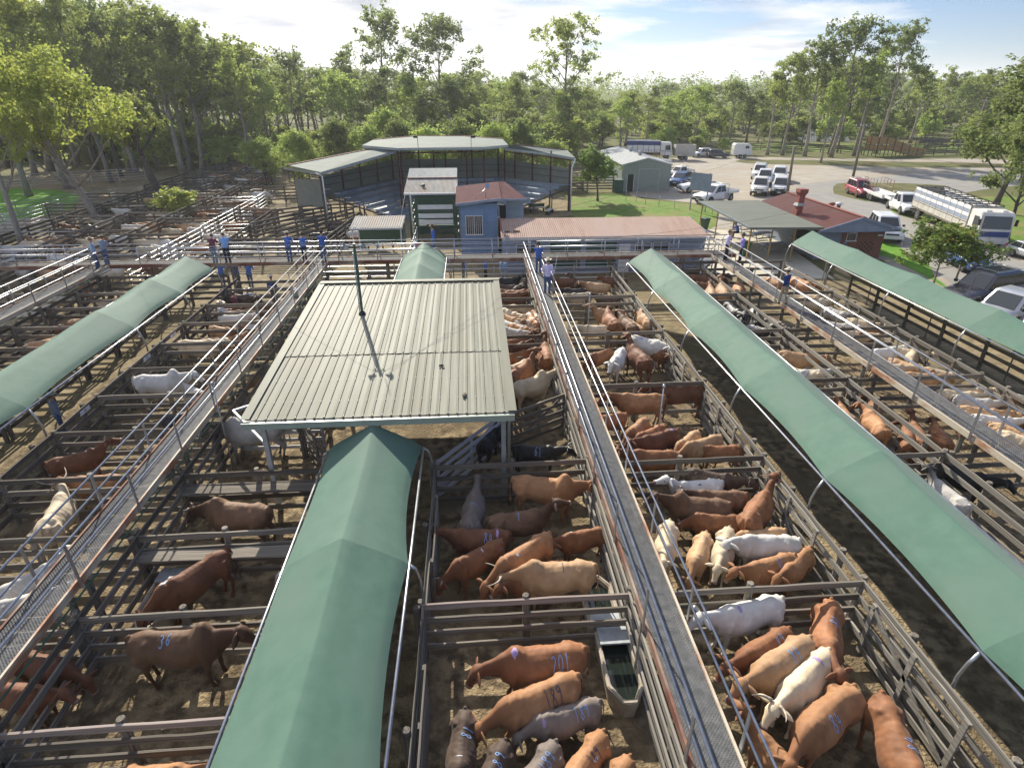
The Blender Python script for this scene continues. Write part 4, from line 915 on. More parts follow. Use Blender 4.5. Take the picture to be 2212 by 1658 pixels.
cow('K', 2053, 950, 2020, 906, 'red', 'lev', 'in the rear corner'); cow('K', 2003, 946, 1968, 897, 'red', 'up', 'in the middle of the row'); cow('K', 1971, 950, 1940, 903, 'red', 'left', 'looking left'); cow('K', 1912, 926, 1850, 875, 'orange', 'left', 'beside the canopy')
cow('K', 1895, 892, 1868, 850, 'red', 'left', 'drinking at the trough'); cow('K', 1842, 900, 1822, 873, 'orange', 'lev', 'half hidden by the canopy')
for a in ((1688, 760, 1780, 773, 'tan'), (1706, 789, 1768, 815, 'cream', 'low'), (1731, 797, 1797, 795, 'white')): cow('L', *a)
for a in ((1570, 664, 1612, 700, 'black'), (1628, 662, 1632, 690, 'white', 'low'), (1590, 688, 1640, 704, 'white'), (1596, 700, 1660, 712, 'black'), (1640, 684, 1690, 704, 'black'), (1610, 676, 1600, 700, 'black'), (1660, 680, 1700, 700, 'greyb')): cow('M', *a)
for a in ((1496, 597, 1560, 604, 'dred'), (1500, 606, 1556, 612, 'dred'), (1540, 636, 1532, 616, 'tan'), (1568, 640, 1552, 616, 'tan', 'up'), (1598, 634, 1594, 612, 'orange', 'up'), (1512, 592, 1570, 594, 'dbrown')): cow('N', *a)
for a in ((1715, 603, 1765, 622, 'orange'), (1660, 596, 1690, 606, 'orange'), (1761, 630, 1808, 634, 'cream'), (1700, 626, 1760, 640, 'cream'), (1730, 642, 1800, 650, 'cream')): cow('X3', *a)
for a in ((1788, 660, 1838, 676, 'grey'), (1838, 684, 1880, 692, 'cream'), (1905, 702, 1870, 712, 'orange'), (1780, 690, 1840, 700, 'white'), (1820, 704, 1880, 716, 'cream')): cow('X3', *a)
for a in ((1890, 752, 1930, 748, 'white'), (1930, 745, 1970, 752, 'cream'), (1975, 745, 1970, 780, 'cream', 'low'), (1890, 778, 1950, 786, 'cream'), (1930, 770, 1990, 790, 'tan'), (1960, 800, 2040, 806, 'tan'), (2000, 790, 2055, 802, 'cream')): cow('X2', *a)
for a in ((2035, 838, 2110, 846, 'cream'), (2070, 850, 2150, 862, 'white'), (2100, 842, 2190, 856, 'tan'), (2080, 872, 2170, 884, 'tan'), (2110, 892, 2200, 902, 'white'), (2140, 880, 2215, 890, 'tan', 'up'), (2150, 908, 2230, 930, 'tan'), (2055, 832, 2120, 836, 'cream'), (2190, 848, 2250, 856, 'white'), (2170, 924, 2240, 945, 'cream')): cow('X', *a)
cow('La', 573, 1114, 411, 1117, 'brown', 'blow', 'hump-backed with dark head', horn=.12, s=1.15); cow('La', 482, 1204, 338, 1318, 'dred', 'low', 'with white neck stripe', s=1.1, marks=[('smear', WH, .62, 0, .16, .05, 4)]); cow('La', 300, 1393, 499, 1384, 'brown', 'bull', 'painted 36', s=1.16, marks=[('36', B_, -.1, .12, .18)])
cow('La', 250, 1660, 345, 1655, 'orange', 'lev', 'at the bottom edge', marks=[('107', WH, 0, .12, .18)]); cow('La', 604, 924, 469, 938, 'grey', 'bull', 'hump-backed, by the roof', s=1.2); cow('La', 594, 787, 557, 817, 'tan', 'low', 'at the roof edge')
cow('Lb', 105, 995, 236, 962, 'dred', 'up', 'with small horns', horn=.12, marks=[('smear', WH, .4, -.05, .05, .05, 2)]); cow('Lb', 246, 1020, 133, 1028, 'orange', 'lev', 'behind a rail'); cow('Lb', 98, 1147, 119, 1063, 'cream', 'left', 'with long horns', horn=.4)
cow('Lb', -12, 1272, 88, 1222, 'white', 'up', 'rear one of two'); cow('Lb', -20, 1300, 96, 1268, 'white', 'lev', 'front one of two'); cow('Lb', 300, 827, 392, 822, 'white', 'bull', 'hump-backed', s=1.15); cow('Lb', 440, 845, 396, 825, 'white', 'lev', 'facing the other white one'); cow('Lb', 352, 898, 410, 882, 'black', 'lev')
cow('Lb', -30, 1470, 60, 1480, 'dred', 'lev', 'deep in shade'); cow('Lb', 40, 1405, 110, 1440, 'dred', 'low')
for a in ((477, 681, 545, 678, 'white'), (497, 640, 554, 647, 'dbrown'), (470, 656, 520, 660, 'dred'), (390, 734, 447, 731, 'tan'), (393, 746, 484, 745, 'cream'), (487, 728, 537, 714, 'orange'), (455, 700, 490, 705, 'tan'), (510, 700, 560, 690, 'pied'), (520, 660, 580, 655, 'dred'), (470, 672, 530, 668, 'brown')): cow('Lc', *a)
for a in ((60, 740, 148, 722, 'tan'), (70, 752, 160, 738, 'orange'), (100, 735, 150, 712, 'tan'), (215, 650, 272, 646, 'cream'), (222, 662, 270, 657, 'white'), (120, 700, 180, 690, 'red'), (150, 690, 210, 680, 'tan'), (280, 626, 300, 615, 'tan'), (0, 800, 40, 790, 'orange'), (-10, 830, 50, 815, 'cream'), (250, 640, 290, 632, 'tan')): cow('Ld', *a)
for a in ((30, 672, 70, 665, 'white'), (60, 655, 110, 650, 'cream'), (100, 640, 140, 634, 'white'), (20, 655, 60, 645, 'grey'), (140, 620, 180, 612, 'orange')): cow('Le', *a)
# labels: ordinal among look-alikes of one pen, counted from the left
def proj_x(p):
    v = Vector((p[0], p[1], 1.2)) - Vector((0, 0, CAM_H)); return v.dot(_r) / v.dot(_f)
def label_cows():
    grp = {}
    for c in COWS: grp.setdefault((c[1], c[2], c[3], c[4]), []).append(c)
    for (pen, kind, colr, note), l in grp.items():
        l.sort(key=lambda c: proj_x(c[5]))
        for i, c in enumerate(l):
            od = '' if len(l) == 1 else ', ' + ORD[i] + ' from left'
            c[0]['label'] = '%s %s%s%s, %s' % (colr, kind, ' ' + note.replace(',', '') if note else '', od, P_[pen])
            c[0]['group'] = 'cattle in the sale pens'
label_cows()
# ------------------------------------------------------------------ buildings
def corr(a, b, c, d, n, amp, m, name, parent, drop=.0):
    """corrugated sheet: a-b eave edge, d-c opposite edge; ridges run from a-b to d-c"""
    a, b, c, d = map(Vector, (a, b, c, d)); up = (b - a).cross(d - a).normalized()
    if up.z < 0: up = -up
    r0, r1 = [], []
    for i in range(n + 1):
        u = i / n; k = amp * (1 if i % 2 else -1)
        r0.append(a.lerp(b, u) + up * k); r1.append(d.lerp(c, u) + up * k)
    mb = MB(); mb.loft([r0, r1], False, 0, False, False); return mb.build(name, m, parent)
def slab(pts, th, m, name, parent, mi=0):
    n = len(pts); p = [Vector(q) for q in pts]; mb = MB(); lo = [q - Vector((0, 0, th)) for q in p]
    mb.add(p + lo, [list(range(n)), list(range(2 * n - 1, n - 1, -1))] + [(i, (i + 1) % n, (i + 1) % n + n, i + n) for i in range(n)]); return mb.build(name, m, parent)
def bar(a, b, r, m, name, parent, sq=True):
    mb = MB()
    if sq: mb.beam(a, b, r, r)
    else: mb.tube([a, b], r / 2, 8)
    return mb.build(name, m, parent)
def grandstand():
    t = thing('grandstand', 'half round grandstand with pale roof and blue grey seat rows', 'grandstand')
    A, B, Ra, Rb, Oa = G(693, 372, 5.2), G(864, 323, 6.4), G(622, 357, 5.5), G(826, 317, 6.62), G(613, 360, 5.2); Ob = Rb + (Oa - Ra) * 1.9 + Vector((1.0, 2.0, -.25))
    slab([A, B, Rb, Ra], .05, MT['stadroof'], 'roof', t); slab([Ra, Rb, Ob, Oa], .05, MT['stadroof'], 'roof', t)
    C = [G(782, 314, 6.8), G(858, 320, 6.62), G(1045, 318, 6.62), G(1098, 313, 6.75), G(1085, 300, 7.0), G(1000, 294, 7.12), G(900, 294, 7.12), G(806, 302, 6.95)]
    slab(C, .06, MT['stadroof'], 'roof', t)
    D = [G(1090, 319, 6.25), G(1180, 330, 5.8), G(1243, 341, 5.45), G(1225, 324, 5.8), G(1112, 312, 6.6)]
    slab(D, .06, MT['stadroof'], 'roof', t)
    dz = Vector((0, 0, .1))
    bk = [C[7], C[6], C[5], C[4]]; slab([C[7] - dz * .4, C[6] - dz * .4, C[5] - dz * .4, C[4] - dz * .4, C[4] + Vector((1.5, 7, -1.45)), C[7] + Vector((-1.5, 7, -1.45))], .05, MT['stadroof'], 'roof', t)  # rear overhang added out of view to keep sun off the seats
    slab([D[4] - dz * .4, D[3] - dz * .4, D[3] + Vector((2.5, 4.5, -.75)), D[4] + Vector((1.5, 6.5, -1.2))], .05, MT['stadroof'], 'roof', t)  # unseen slab added behind the right wing as a sun block
    slab([Rb - dz * 2.5, C[7] - dz * 3, C[7] + Vector((-1.5, 6.5, -1.3)), Ob + Vector((.5, 1.5, -.3)), Ob - dz * .5], .05, MT['stadroof'], 'roof', t)  # unseen slab added behind the left wing to block sun
    for P, Q in ((A, B), (A, Oa), (C[0], C[1]), (C[1], C[2]), (C[2], C[3]), (D[0], D[1]), (D[1], D[2])):
        mb = MB(); mb.beam(P - dz * 1.3, Q - dz * 1.3, .06, .2); mb.build('fascia', MT['steel'], t)
    for P, Q in ((Ra, Rb), (C[7], C[6]), (C[6], C[5]), (C[5], C[4]), (D[4], D[3])):
        mb = MB(); mb.beam(P + dz * .3, Q + dz * .3, .16, .05); mb.build('capping', MT['redtrim'], t)
    V = [Vector((-14.4, 61.6, 0)), Vector((-8.7, 71.8, 0)), Vector((3.4, 72.4, 0)), Vector((10.7, 65.4, 0))]
    cen = Vector((-2.2, 61.0, 0)); z3 = lambda p, z: Vector((p.x, p.y, z))
    for i in range(3):
        mb = MB(); p, q = V[i], V[i + 1]; L_ = (q - p).length; nn = 14
        zt0, zt1 = (4.35, 4.75) if i == 0 else ((4.75, 4.75) if i == 1 else (4.75, 4.35))
        mb.add([z3(p, 2.0), z3(q, 2.0), z3(q, zt1), z3(p, zt0)], [(0, 1, 2, 3)]); mb.build('back_wall', MT['greywall'], t)
        for k in range(5):
            u = k / 4; P = p.lerp(q, u); inn = (cen - P).normalized() * .12; zt = 6.0 if 0 < i + u < 3 else 5.3
            bar(z3(P + inn, 0), z3(P + inn, zt), .14, MT['maroon'], 'post', t)
        for zz in (3.45, 4.1):
            inn = (cen - p.lerp(q, .5)).normalized() * .07; bar(z3(p + inn, zz), z3(q + inn, zz - .02), .07, MT['dwood'], 'girt', t)
    for i in range(7):                               # tiers: tread, riser board
        for sdi in range(3):
            f0, f1 = 1 - .078 * i - .02, 1 - .078 * (i + 1) - .02; z = 2.75 - .40 * i
            p0, q0 = cen.lerp(V[sdi], f0), cen.lerp(V[sdi + 1], f0); p1, q1 = cen.lerp(V[sdi], f1), cen.lerp(V[sdi + 1], f1)
            mb = MB(); pts = [z3(p0, z), z3(q0, z), z3(q1, z), z3(p1, z)]
            mb.add(pts, [(0, 1, 2, 3)]); mb.add([z3(p1, z - .012), z3(q1, z - .012), z3(q1, z - .36), z3(p1, z - .36)], [(0, 1, 2, 3)])
            w0, w1 = p1.lerp(p0, .45), q1.lerp(q0, .45)
            mb.add([z3(p1, z + .005), z3(q1, z + .005), z3(w1, z + .03), z3(w0, z + .03)], [(0, 1, 2, 3)])
            mb.build('seat_row', MT['seat'], t)
    for s, P, Q, in ((0, V[0], cen.lerp(V[0], .40)), (1, V[3], cen.lerp(V[3], .40))):      # stepped ends and their struts
        for i in range(7):
            f0, f1 = 1 - .078 * i, 1 - .078 * (i + 1); z = 2.77 - .40 * i; a, b = cen.lerp(P, f0), cen.lerp(P, f1); o = Vector((0, -.08, 0))
            mb = MB(); mb.beam(z3(a + o, z), z3(b + o, z), .05, .05); mb.beam(z3(b + o, z), z3(b + o, z - .4), .05, .05); mb.build('stair_edge', MT['blue'], t)
            if s == 0:
                mb = MB(); c2 = a.lerp(b, .5); mb.box(c2.x - .28, c2.x + .28, c2.y - .35, c2.y - .1, z + .36, z + .41); mb.build('seat_end', MT['white'], t)
            if i % 2 == 0: bar(z3(a, 0), z3(a, z - .02), .1, MT['maroon'], 'post', t)
        bar(z3(P, 2.45), z3(Q, .1), .13, MT['dwood'], 'strut', t)
    # end wall panel and gable above it
    mb = MB(); a, b = Vector((-17.0, 61.7, 0)), Vector((-13.95, 59.2, 0)); mb.add([z3(a, 1.55), z3(b, 1.75), z3(b, 4.35), z3(a, 4.1)], [(0, 1, 2, 3)]); mb.build('end_wall', MT['greywall'], t)
    for P in (a, b): bar(z3(P + Vector((0, .08, 0)), 0), z3(P + Vector((0, .08, 0)), 5.0), .13, MT['dwood'], 'post', t)
    pA = Vector((A.x + .05, A.y + .1, 0)); mb = MB(); mb.tube([z3(pA + Vector((-.6, .3, 0)), 5.1), z3(pA, 4.85), z3(pA + Vector((.03, -.1, 0)), 0)], .07, 8); mb.build('downpipe', MT['white'], t)
    pD = Vector((D[2].x - .35, D[2].y - .2, 0)); mb = MB(); mb.tube([D[2] - dz, z3(pD, 4.5), z3(pD, 0)], .07, 8); mb.build('downpipe', MT['white'], t)
    for q in (C[1], C[2], D[0], B, G(935, 318, 6.6), G(1007, 318, 6.6)):
        bar((q.x, q.y + .2, 0), (q.x, q.y + .2, q.z - .1), .16, MT['maroon'], 'post', t)
    bar(C[1] + Vector((0, .3, -.5)), C[2] + Vector((0, .3, -.45)), .12, MT['maroon'], 'beam', t); bar(D[0] + Vector((0, .2, -.4)), D[2] + Vector((-.3, .2, -.25)), .1, MT['maroon'], 'beam', t)
    for px in (903, 1018):                           # floodlights standing on the roof edge
        p = G(px, 318, 6.65); l = thing('floodlight', 'floodlight on a short post at the %s of the grandstand roof edge' % ('left' if px < 950 else 'right'), 'floodlight', (p.x, p.y + .1, p.z), 0, 'floodlights on the grandstand')
        bar((0, 0, 0), (0, 0, .95), .05, MT['black'], 'post', l); s = -1 if px < 950 else 1
        for x in (.1, .32): mb = MB(); mb.box(s * x - .11, s * x + .11, -.1, .1, .85, 1.08); b_ = mb.build('lamp', MT['black'], l); bevel(b_, .02, 1)
grandstand()
def tower():
    t = thing('ring_entrance_tower', 'tall dark green stock tower with corrugated roof and white slats', 'tower')
    x0, x1, y0, y1 = -5.15, -1.15, 50.1, 55.6; z0, z1 = 4.5, 5.65; ym = 53.2; zm = z0 + (z1 - z0) * (ym - y0) / (y1 - y0)
    corr((x0 - .15, y0 - .25, z0), (x1 + .15, y0 - .25, z0), (x1 + .15, ym + .1, zm), (x0 - .15, ym + .1, zm), 84, .022, MT['zinc'], 'roof', t)
    corr((x0 - .1, ym, zm + .06), (x1 + .1, ym, zm + .06), (x1 + .1, y1, z1 + .05), (x0 - .1, y1, z1 + .05), 84, .022, MT['zincnew'], 'roof', t)
    mb = MB(); mb.beam((x0 - .1, ym - .02, zm + .07), (x1 + .1, ym - .02, zm + .07), .1, .04); mb.build('capping', MT['redtrim'], t)
    mb = MB(); mb.box(x0 - .15, x1 + .15, y0 - .36, y0 - .26, z0 - .14, z0 - .01); mb.build('gutter', MT['white'], t)
    for x in (x0 + .75, x1 - .15, x0 + .2):
        for y in (y0 + .1, y1 - .2): bar((x, y, 0), (x, y, z0 - .1 + (.9 if y > 54 else 0)), .18, MT['dgreen'], 'post', t)
    for z, h in ((3.85, .16), (1.75, .12), (4.25, .2), (2.95, .05)): mb = MB(); mb.box(x0 + .85, x1 - .26, y0 + .02, y0 + .1, z, z + h); mb.build('rail', MT['dgreen'], t)
    for z in (3.15, 2.45, 1.95): mb = MB(); mb.box(x0 + .87, x1 - .3, y0 - .02, y0 + .015, z, z + .36); mb.build('slat', MT['white'], t)
    mb = MB(); mb.box(x0 + .3, x1 - .1, y1 - .4, y1 - .3, 0, 3.6); mb.build('back_panel', MT['dgreen'], t)
    for y in (51.5, 53, 54.5):
        for x in (x0 + .2, x1 + .1): bar((x, y, 0), (x, y, 3.2), .1, MT['dgreen'], 'post', t)
    for z in (.6, 1.2, 1.8, 2.4, 3.0):
        for x in (x0 + .2, x1 + .1): bar((x, y0 + .3, z), (x, y1, z), .07, MT['dgreen'], 'rail', t)
    mb = MB(); mb.tube([(x0 + .35, y0 - .3, z0 - .1), (x0 + .35, y0 - .15, 3.9), (x0 + .42, y0 - .1, 0)], .06, 8); mb.build('downpipe', MT['white'], t)
    mb = MB(); mb.box(x1 + .05, x1 + .4, y0 + .3, y0 + 1.0, 3.9, 4.4); mb.build('side_box', MT['dgreen'], t)
    mb = MB(); mb.tube([(x0 - .1, y0 + .2, 4.3), (x0 - .5, y0 - .2, 2.8), (x0 - .9, y0 - .6, 1.6)], .03, 6); mb.build('hose', MT['beige'], t)
    p = (-3.9, 51.2, 4.78); l = thing('roof_light', 'small dark spotlight lying on the tower roof', 'spotlight', p); bar((0, 0, 0), (-.3, .5, .12), .04, MT['black'], 'bracket', l)
    mb = MB(); mb.lathe([(.02, 0), (.14, .02), (.16, .14), (.1, .2), (.02, .21)], (.1, -.05, 0), 10); mb.build('lamp', MT['black'], l)
tower()
def wall_window(parent, x0, x1, y, z0, z1, nb=6, mull=True):
    """window in a wall facing -y: pane, frame and bars as part and sub-parts"""
    mb = MB(); mb.box(x0, x1, y - .012, y + .01, z0, z1); p = mb.build('window', MT['glass'], parent)
    mb = MB(); e = .05
    mb.box(x0 - e, x0, y - .05, y - .013, z0 - e, z1 + e); mb.box(x1, x1 + e, y - .05, y - .013, z0 - e, z1 + e); mb.box(x0, x1, y - .05, y - .013, z1, z1 + e); mb.box(x0 - .09, x1 + .09, y - .09, y - .052, z0 - e - .03, z0)
    if mull: mb.box((x0 + x1) / 2 - .025, (x0 + x1) / 2 + .025, y - .045, y - .014, z0, z1)
    mb.build('frame', MT['white'], p)
    if nb:
        mb = MB()
        for i in range(1, nb):
            x = x0 + (x1 - x0) * i / nb; mb.box(x - .012, x + .012, y - .07, y - .05, z0, z1)
        mb.build('bars', MT['white'], p)
    return p
def boards(x0, x1, y, z0, z1, step=.17):
    """weatherboards facing -y"""
    mb = MB(); z = z0
    while z < z1 - .01:
        zt = min(z + step, z1); mb.add([(x0, y - .022, z), (x1, y - .022, z), (x1, y - .002, zt), (x0, y - .002, zt)], [(0, 1, 2, 3)]); mb.add([(x0, y - .022, z), (x1, y - .022, z), (x1, y, z), (x0, y, z)], [(3, 2, 1, 0)]); z += step
    return mb
def hut():
    t = thing('weighbridge_hut', 'tall blue weatherboard hut with barred window and maroon roof', 'hut')
    x0, x1, y0, y1 = -.75, 2.05, 46, 50.5
    boards(x0, x1, y0, 0, 4.25).build('front_wall', MT['blue'], t)
    mb = MB(); mb.box(x0, x0 + .04, y0, y1, 0, 4.2); mb.box(x1 - .04, x1, y0, y1, 0, 4.4); mb.box(x0, x1, y1 - .04, y1, 0, 4.4); mb.build('side_wall', MT['blue'], t)
    slab([(x0 - .35, y0 - .45, 4.36), (x1 + .3, y0 - .45, 4.72), (x1 + .3, y1 + .5, 5.15), (x0 - .35, y1 + .5, 4.8)], .05, MT['maroon'], 'roof', t)
    mb = MB(); mb.beam((x0 - .35, y0 - .47, 4.28), (x1 + .3, y0 - .47, 4.64), .03, .2); mb.build('fascia', MT['bluegrey'], t)
    slab([(x1 + .32, y0 - .1, 4.62), (x1 + 2.3, y0 + .8, 4.45), (x1 + .9, y1 + 1.5, 5.0), (x1 + .32, y1 + .6, 5.12)], .05, MT['maroon'], 'roof', t)
    mb = MB(); mb.beam((x1 + .32, y0 - .12, 4.55), (x1 + 2.3, y0 + .78, 4.38), .03, .15); mb.build('fascia', MT['bluegrey'], t)
    wall_window(t, -.35, .85, y0 - .02, 2.0, 3.35, 8); wall_window(t, x1 - .12, x1 + .1, y0 + .5, 3.2, 3.9, 0, False)
    for x in (x0, x1 - .03, 1.05): mb = MB(); mb.box(x - .03, x + .03, y0 - .06, y0 - .024, 0 if x != 1.05 else 2.0, 4.2); mb.build('corner_board', MT['blue'], t)
    mb = MB(); mb.box(x0, x1, y0 - .05, y0 - .024, 1.5, 1.6); mb.build('band', MT['bluegrey'], t)
    mb = MB(); mb.box(x1 + .1, x1 + .7, y0 + 1.2, y0 + 1.25, 0, 3.9); mb.build('doorway', MT['dark'], t)
    mb = MB(); mb.box(x1 + .72, x1 + .82, y0 + .9, y0 + 1.0, 0, 4.3); mb.build('post', MT['bluegrey'], t)
    mb = MB(); mb.box(x1 + .85, x1 + 2.1, y0 + 1.4, y0 + 1.45, 0, 4.2); mb.build('lean_to_wall', MT['seat'], t)
    a = thing('roof_aerial', 'thin aerial with small dish on the maroon hut roof', 'aerial', (1.15, 46.4, 4.6)); bar((0, 0, 0), (.1, .1, .95), .04, MT['galv'], 'mast', a, False); bar((.08, .1, .75), (-.75, -.1, .0), .03, MT['galv'], 'stay', a, False)
    mb = MB(); mb.lathe([(.02, 0), (.14, .03), (.2, .1)], (0, 0, 0), 10); o = mb.build('dish', MT['galv'], a, (.12, .05, .85)); o.rotation_euler = (1.3, 0, .4)
hut()
def long_shed():
    t = thing('long_shed', 'long low blue shed with faded pink corrugated roof', 'shed')
    x0, x1, y0, y1 = 2.15, 17.2, 41.6, 45.0
    corr((x0, y0, 2.62), (x1, y0 - .35, 2.62), (x1 - .55, y1, 3.32), (x0 + .05, y1 + .1, 3.32), 198, .02, MT['pink'], 'roof', t)
    mb = MB(); mb.beam((x0, y0 - .05, 2.54), (x1, y0 - .4, 2.54), .08, .1); mb.build('gutter', MT['steel'], t)
    yy = y0 + .25
    mb = MB(); mb.box(x0 + .15, x1 - .3, yy, yy + .06, 0, 2.6); mb.box(x0 + .15, x0 + .2, yy + .06, y1, 0, 2.9); mb.box(x1 - .35, x1 - .3, yy + .06, y1, 0, 2.9); mb.box(x0 + .15, x1 - .3, y1 - .06, y1, 0, 3.2); mb.build('wall', MT['bluegrey'], t)
    for x, w_ in ((3.2, 1.3), (11.8, 1.1), (13.1, 1.1)): wall_window(t, x, x + w_, yy, 1.15, 2.1, 0)
    for x in (5.6, 8.2): mb = MB(); mb.box(x, x + 2.2, yy - .03, yy - .002, .3, 2.25); mb.build('shutter', MT['dgreen'], t)
    mb = MB(); mb.box(10.6, 11.4, yy - .04, yy - .002, 0, 2.05); mb.build('door', MT['white'], t)
    mb = MB(); mb.beam((x0 - .02, y0, 2.66), (x0 + .03, y1 + .1, 3.36), .1, .03); mb.build('barge_capping', MT['redtrim'], t)
    for x, y in ((2.5, 42.7), (3.25, 42.75)):
        mb = MB(); mb.lathe([(.16, 0), (.13, .03), (.02, .05)], (0, 0, 0), 7); o = mb.build('bark_scrap', MT['dwood']); o.location = (x, y, 2.88 if x < 3 else 2.89); o.scale = (1.8, .7, 1); tag(o, 'dark scrap of bark on the left end of the pink roof', 'bark', 'bark scraps on the pink roof')
long_shed()
def small_shelter():
    t = thing('small_shelter', 'small open shelter with corrugated roof and green screen behind', 'shelter'); x0, x1, y0, y1 = -8.8, -5.0, 44.2, 46.9
    corr((x0, y0, 2.98), (x1, y0, 2.98), (x1, y1, 3.3), (x0, y1, 3.3), 44, .022, MT['zinc'], 'roof', t)
    mb = MB(); mb.box(x0, x1, y0 - .08, y0 - .02, 2.82, 2.95); mb.build('gutter', MT['steel'], t)
    mb = MB(); mb.box(x0 + .1, x1 - .1, y1 - .1, y1 - .05, 1.2, 3.0); mb.box(x1 - .1, x1 - .06, y0 + .9, y1 - .11, 1.4, 2.9); mb.build('screen', MT['cloth'], t)
    for x in (x0 + .15, x1 - .15):
        for y in (y0 + .1, y1 - .2): bar((x, y, 0), (x, y, 2.95), .09, MT['paleg'], 'post', t)
small_shelter()
def kiosk():
    t = thing('brick_canteen', 'brown brick canteen with red gable roof and tall red chimney', 'canteen building')
    y0, y1 = 43.4, 55.2; a, b, ap = GY(1767, 498, y0), GY(1955, 500, y0), GY(1867, 470, y0); xl, xr, xm, ze, zr = a.x, b.x, ap.x, (a.z + b.z) / 2, ap.z
    corr((xl, y1, ze), (xl, y0, ze), (xm, y0, zr), (xm, y1, zr), 120, .02, MT['redroof'], 'roof', t)
    corr((xr, y0, ze), (xr, y1, ze), (xm, y1, zr), (xm, y0, zr), 120, .02, MT['redroof'], 'roof', t)
    mb = MB(); mb.beam((xm, y0, zr + .04), (xm, y1, zr + .04), .3, .04); mb.build('ridge_capping', MT['redtrim'], t)
    for P, Q in (((xl, y0 - .03, ze - .05), (xm, y0 - .03, zr - .05)), ((xr, y0 - .03, ze - .05), (xm, y0 - .03, zr - .05))): mb = MB(); mb.beam(P, Q, .05, .18); mb.build('barge_board', MT['bluegrey'], t)
    mb = MB(); mb.add([(xl + .3, y0 + .06, ze - .08), (xr - .3, y0 + .06, ze - .08), (xm, y0 + .06, zr - .1)], [(0, 1, 2)]); mb.add([(xl + .1, y0, ze - .1), (xr - .1, y0, ze - .1), (xr - .1, y0 + .9, ze - .1), (xl + .1, y0 + .9, ze - .1)], [(0, 1, 2, 3)]); mb.build('gable', MT['bluegrey'], t)
    wy = y0 + .9; wl, wr = xl + .7, xr - .9
    mb = MB(); mb.box(wl + 1.9, wr, wy, wy + .2, 0, ze - .1); mb.box(wr - .2, wr, wy + .2, y1 - .5, 0, ze - .1); mb.box(wl, wr - .2, y1 - .7, y1 - .5, 0, ze - .1); mb.build('brick_wall', MT['brick'], t)
    mb = MB(); mb.box(wl, wl + 1.9, wy + .05, wy + .2, 0, ze - .1); mb.box(wl, wl + .2, wy + .2, y1 - .5, 0, ze - .1); mb.build('blue_wall', MT['bluegrey'], t)
    wall_window(t, wl + 2.3, wl + 3.0, wy, 1.45, 2.0, 0, False)
    mb = MB(); rr = 0
    for i in range(7):
        for j in range(6):
            if (i + j) % 2 == 0 and 0 < i + j < 11 and abs(i - 3) + abs(j - 2.5) < 5: mb.box(wl + 3.25 + i * .2, wl + 3.37 + i * .2, wy - .006, wy + .01, .42 + j * .16, .52 + j * .16)
    mb.build('vent_openings', MT['dark'], t)
    mb = MB(); mb.box(wl + 2.15, wl + 2.4, wy - .03, wy - .002, 1.15, 1.33); mb.build('blue_plaque', MT['blue'], t)
    mb = MB(); mb.box(wr - .55, wr - .15, wy - .03, wy - .002, 1.75, 1.87); mb.build('white_plaque', MT['plate'], t)
    # awning
    aw = 5.2
    slab([(xl - aw, y0 + .1, 2.72), (xl + .1, y0 - .5, 2.78), (xl + .1, y1 - 1.2, 2.9), (xl - aw, y1 - .6, 2.78)], .06, MT['slate'], 'awning', t)
    mb = MB(); mb.beam((xl - aw - .06, y0 + .1, 2.68), (xl - aw - .06, y1 - .6, 2.74), .12, .14); mb.build('gutter', MT['galv'], t); mb = MB(); mb.beam((xl - aw, y0 + .05, 2.66), (xl + .1, y0 - .55, 2.72), .05, .16); mb.build('fascia', MT['slate'], t)
    for i, y in enumerate((y0 + .4, y0 + 3.6, y0 + 7, y1 - 1)): bar((xl - aw + .2, y, 0), (xl - aw + .2, y, 2.68), .09, MT['hide'], 'awning_post', t)
    for x in (xl - 3.4, xl - 1.6): bar((x, y0 + .25, 0), (x, y0 + .25, 2.68), .09, MT['hide'], 'awning_post', t)
    mb = MB(); mb.box(wl - .02, wl - .001, wy + 1.2, wy + 3.4, 1.0, 1.9); mb.build('servery_hatch', MT['dark'], t); mb = MB(); mb.box(wl - .4, wl - .03, wy + 1.1, wy + 3.5, .92, .98); mb.build('counter', MT['beige'], t)
    # chimney
    c = GY(1727, 441, 48.6); cx, cy = c.x, 48.6
    ch = thing('chimney', None, None); ch.parent = t; ch.location = (cx, cy, 0)
    mb = MB(); mb.loft([[(s * h, u * h, z) for s, u in ((-1, -1), (1, -1), (1, 1), (-1, 1))] for h, z in ((.25, 2.4), (.23, 4.15), (.35, 4.42), (.35, 4.68), (.31, 4.69))], False); mb.build('stack', MT['redtrim'], ch)
    mb = MB(); mb.loft([[(s * h, u * h, z) for s, u in ((-1, -1), (1, -1), (1, 1), (-1, 1))] for h, z in ((.36, c.z - .1), (.26, c.z + .12))], False); mb.build('flashing', MT['zincnew'], ch)
    for px, m in ((2070 * .864 + 4, 'redtrim'), (2083 * .864 + 8, 'white')):
        p = GY(px, 441, 50.5); v = thing('roof_vent', '%s roof vent on the canteen roof' % ('red' if m == 'redtrim' else 'white capped'), 'vent', (p.x + .2, 50.5, p.z - .45)); mb = MB(); mb.lathe([(.16, 0), (.16, .35)], (0, 0, 0), 10); mb.build('pipe', MT['redtrim'], v); mb = MB(); mb.lathe([(.12, .35), (.27, .42), (.25, .55), (.05, .62)], (0, 0, 0), 12); mb.build('cap', MT[m], v)
kiosk()
